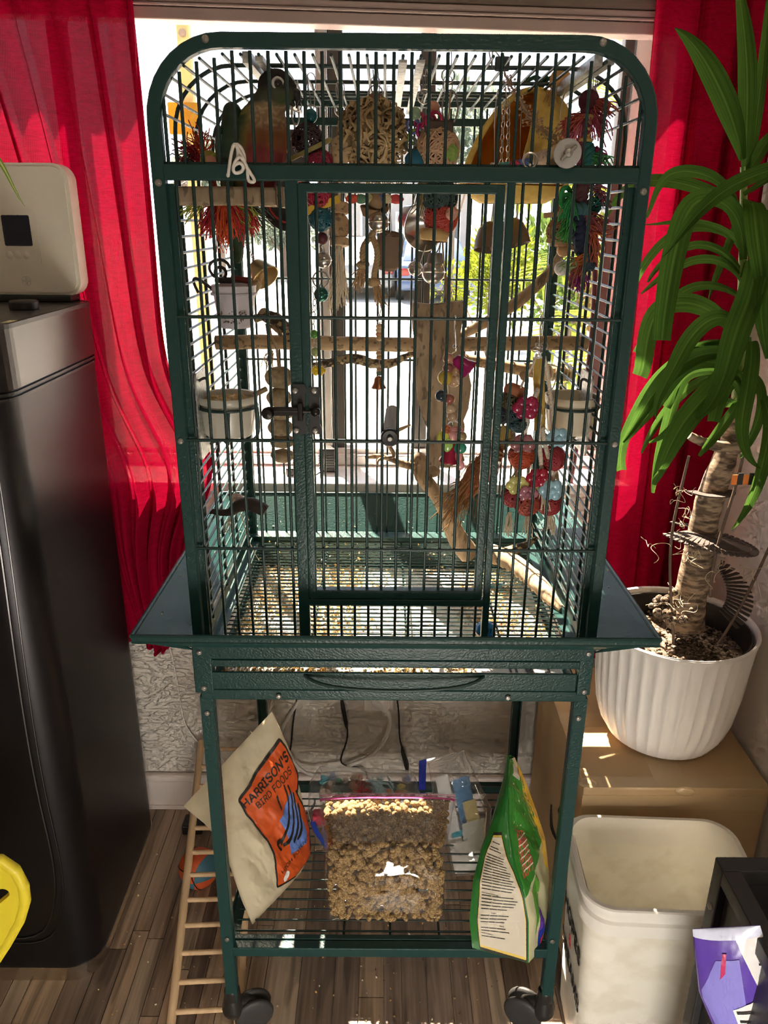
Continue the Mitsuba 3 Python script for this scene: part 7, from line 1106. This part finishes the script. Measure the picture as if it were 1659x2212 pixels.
for pts, w in (([(1.0224,2.1,1.3511),(0.8035,1.95,1.5082),(0.6027,1.8,1.5309),(0.4191,1.7,1.4694)], .30), ([(1.1036,2.1,1.1468),(0.8473,1.9,1.2911),(0.629,1.75,1.2958),(0.4432,1.65,1.2254)], .30), ([(1.0819,2,1.0525),(0.9073,1.85,1.0857),(0.6996,1.7,1.1013),(0.4804,1.6,1.02)], .32), ([(1.0785,2,0.9471),(0.8551,1.8,0.9764),(0.672,1.65,0.9349),(0.5571,1.6,0.8475)], .26), ([(1.0871,2.2,1.5182),(0.9008,2.1,1.7623),(0.729,2,1.865),(0.6051,1.95,1.8705)], .28), ([(1.0428,2.2,1.7118),(0.9137,2.1,1.9249),(0.774,2,2.0316),(0.6503,1.95,2.047)], .26)):
    put('frond', frond([crown]+pts, w), 'mat_palm', pm_, False, kind='stuff')
st_ = spline([(0.4008,0.6,1.3609),(0.4063,0.6,1.2898),(0.4101,0.6,1.2164),(0.4101,0.6,1.1405),(0.4069,0.595,1.0631)], 30); solo('maroon_stake', bumpy(tube(st_, np.linspace(.0058, .0048, 30), 10), .0006, 90), mat('mat_maroon', (.075, .012, .016), .5), 'dark maroon plant stake standing on the sill behind the right side bars', 'stake', smooth=50)
s0 = st_[-1]; put('foot', rod(s0, (s0[0]-.004, .62, SILL+.0045), .0048, 10), 'mat_maroon', 'maroon_stake', 50)
# yellow post with amber panel
yp_ = thing('yellow_post', 'pale yellow post with an amber panel outside behind the upper left arch', 'post'); y0, y1 = np.array((-0.7505,2.2,2.1175)), np.array((-0.775,2.2,1.569)); put('post', rbx(y0[0]-.022, 2.18, GZ, y0[0]+.022, 2.225, 3.2, .004), mat('mat_post_yellow', (.36, .25, .09), .6), yp_); q0, q1 = np.array((-0.8178,2.16,1.7089)), np.array((-0.7032,2.16,1.8142))
scene['mat_amber'] = {'type': 'principledthin', 'base_color': {'type': 'rgb', 'value': [.40, .22, .03]}, 'roughness': .4, 'diff_trans': 1.2, 'eta': 1.4}; put('panel', rbx(q0[0], 2.150, q0[2], q1[0], 2.162, q1[2], .003), 'mat_amber', yp_); put('peg', lathe([(0, .01), (.012, .008), (.014, 0)], 14, (0, -1, 0), (y0[0], 2.176, (-0.7787,2.2,2.0396)[2])), 'mat_trunk_far', yp_)
# white house with gable, far
hs_ = thing('house', 'white house with a pale gable roof across the bright street', 'house'); h0, h1 = np.array((-1.0041,24,0.3282)), np.array((2.5565,24,0.3566)); hz = GZ+2.7
put('wall', bx(h0[0], 24, GZ, h1[0], 31, hz), mat('mat_house', (.34, .335, .33), .8), hs_, False); xm = (h0[0]+h1[0])/2
put('roof', cat([grid(np.array([[(h0[0]-.4, 23.5, hz-.1), (xm, 23.5, hz+1.5)], [(h0[0]-.4, 31.5, hz-.1), (xm, 31.5, hz+1.5)]]), .12), grid(np.array([[(xm, 23.5, hz+1.5), (h1[0]+.4, 23.5, hz-.1)], [(xm, 31.5, hz+1.5), (h1[0]+.4, 31.5, hz-.1)]]), .12)]), mat('mat_roof', (.20, .20, .20), .8), hs_, False); put('gable', extrude(Polygon([(h0[0], hz), (h1[0], hz), (xm, hz+1.4)]), .1, (0, 24.05, 0)), 'mat_house', hs_, False)
for i in range(3):
    x_ = h0[0]+(h1[0]-h0[0])*(.2+.3*i); w_ = put('window', cat([bx(x_-.45, 23.94, GZ+1.0, x_+.45, 24.0, GZ+2.1)]), 'mat_window_white', hs_, False); put('glass', bx(x_-.38, 23.92, GZ+1.07, x_+.38, 23.945, GZ+2.03), mat('mat_far_glass', (.10, .12, .14), .1) if i == 0 else 'mat_far_glass', w_, False)
# two parked cars seen from behind
def car(cx_, cy_, c, label):
    k = thing('car', label, 'car'); mk = mat('mat_car_%d' % len(scene), c, .25); W = .88
    def sect(y, hw, z0, z1, r): q = np.array(rrect(cx_-hw, z0, cx_+hw, z1, r).exterior.coords[:-1]); return np.c_[q[:, 0], np.full(len(q), y), q[:, 1]]
    put('body', loft([sect(cy_, W-.10, GZ+.45, GZ+.80, .10), sect(cy_+.12, W, GZ+.28, GZ+.92, .14), sect(cy_+1.2, W+.02, GZ+.22, GZ+.98, .14), sect(cy_+3.0, W+.02, GZ+.22, GZ+.95, .14), sect(cy_+4.1, W-.04, GZ+.25, GZ+.82, .12), sect(cy_+4.3, W-.15, GZ+.4, GZ+.68, .10)], True), mk, k, 40)
    put('cabin', loft([sect(cy_+.45, W-.12, GZ+.90, GZ+.95, .02), sect(cy_+1.0, W-.22, GZ+.9, GZ+1.44, .12), sect(cy_+2.2, W-.2, GZ+.9, GZ+1.46, .12), sect(cy_+3.2, W-.1, GZ+.88, GZ+.95, .02)], True), mk, k, 40); put('rear_window', grid(np.array([[(cx_-.6, cy_+.52, GZ+.99), (cx_+.6, cy_+.52, GZ+.99)], [(cx_-.52, cy_+.93, GZ+1.36), (cx_+.52, cy_+.93, GZ+1.36)]]), .02), 'mat_far_glass', k, False)
    for s in (-1, 1):
        putc('tail_light', rbx(cx_+s*.72-.12, cy_-.01, GZ+.62, cx_+s*.72+.12, cy_+.1, GZ+.80, .03), (.22, .012, .012), k, 'vc_gloss')
        for y_ in (.85, 3.4): put('wheel', lathe([(0, -.1), (.2, -.1), (.31, -.09), (.32, 0), (.31, .09), (.2, .1), (0, .1)], 28, (1, 0, 0), (cx_+s*(W-.08), cy_+y_, GZ+.32)), 'mat_black_plastic', k, 40)
    putc('plate', bx(cx_-.26, cy_-.015, GZ+.52, cx_+.26, cy_+.02, GZ+.64), (.7, .7, .68), k, 'vc_satin', False); put('bumper', rbx(cx_-W+.06, cy_-.05, GZ+.30, cx_+W-.06, cy_+.2, GZ+.50, .06), mk, k)
cA = (1.1936,18,0.1877); car(cA[0], 18.0, (.07, .11, .20), 'pale blue car parked across the street, right of the centre mullion'); cB = (-0.6258,18.6,0.1344); car(cB[0], 18.6, (.26, .27, .28), 'white car parked across the street, left of the centre mullion')
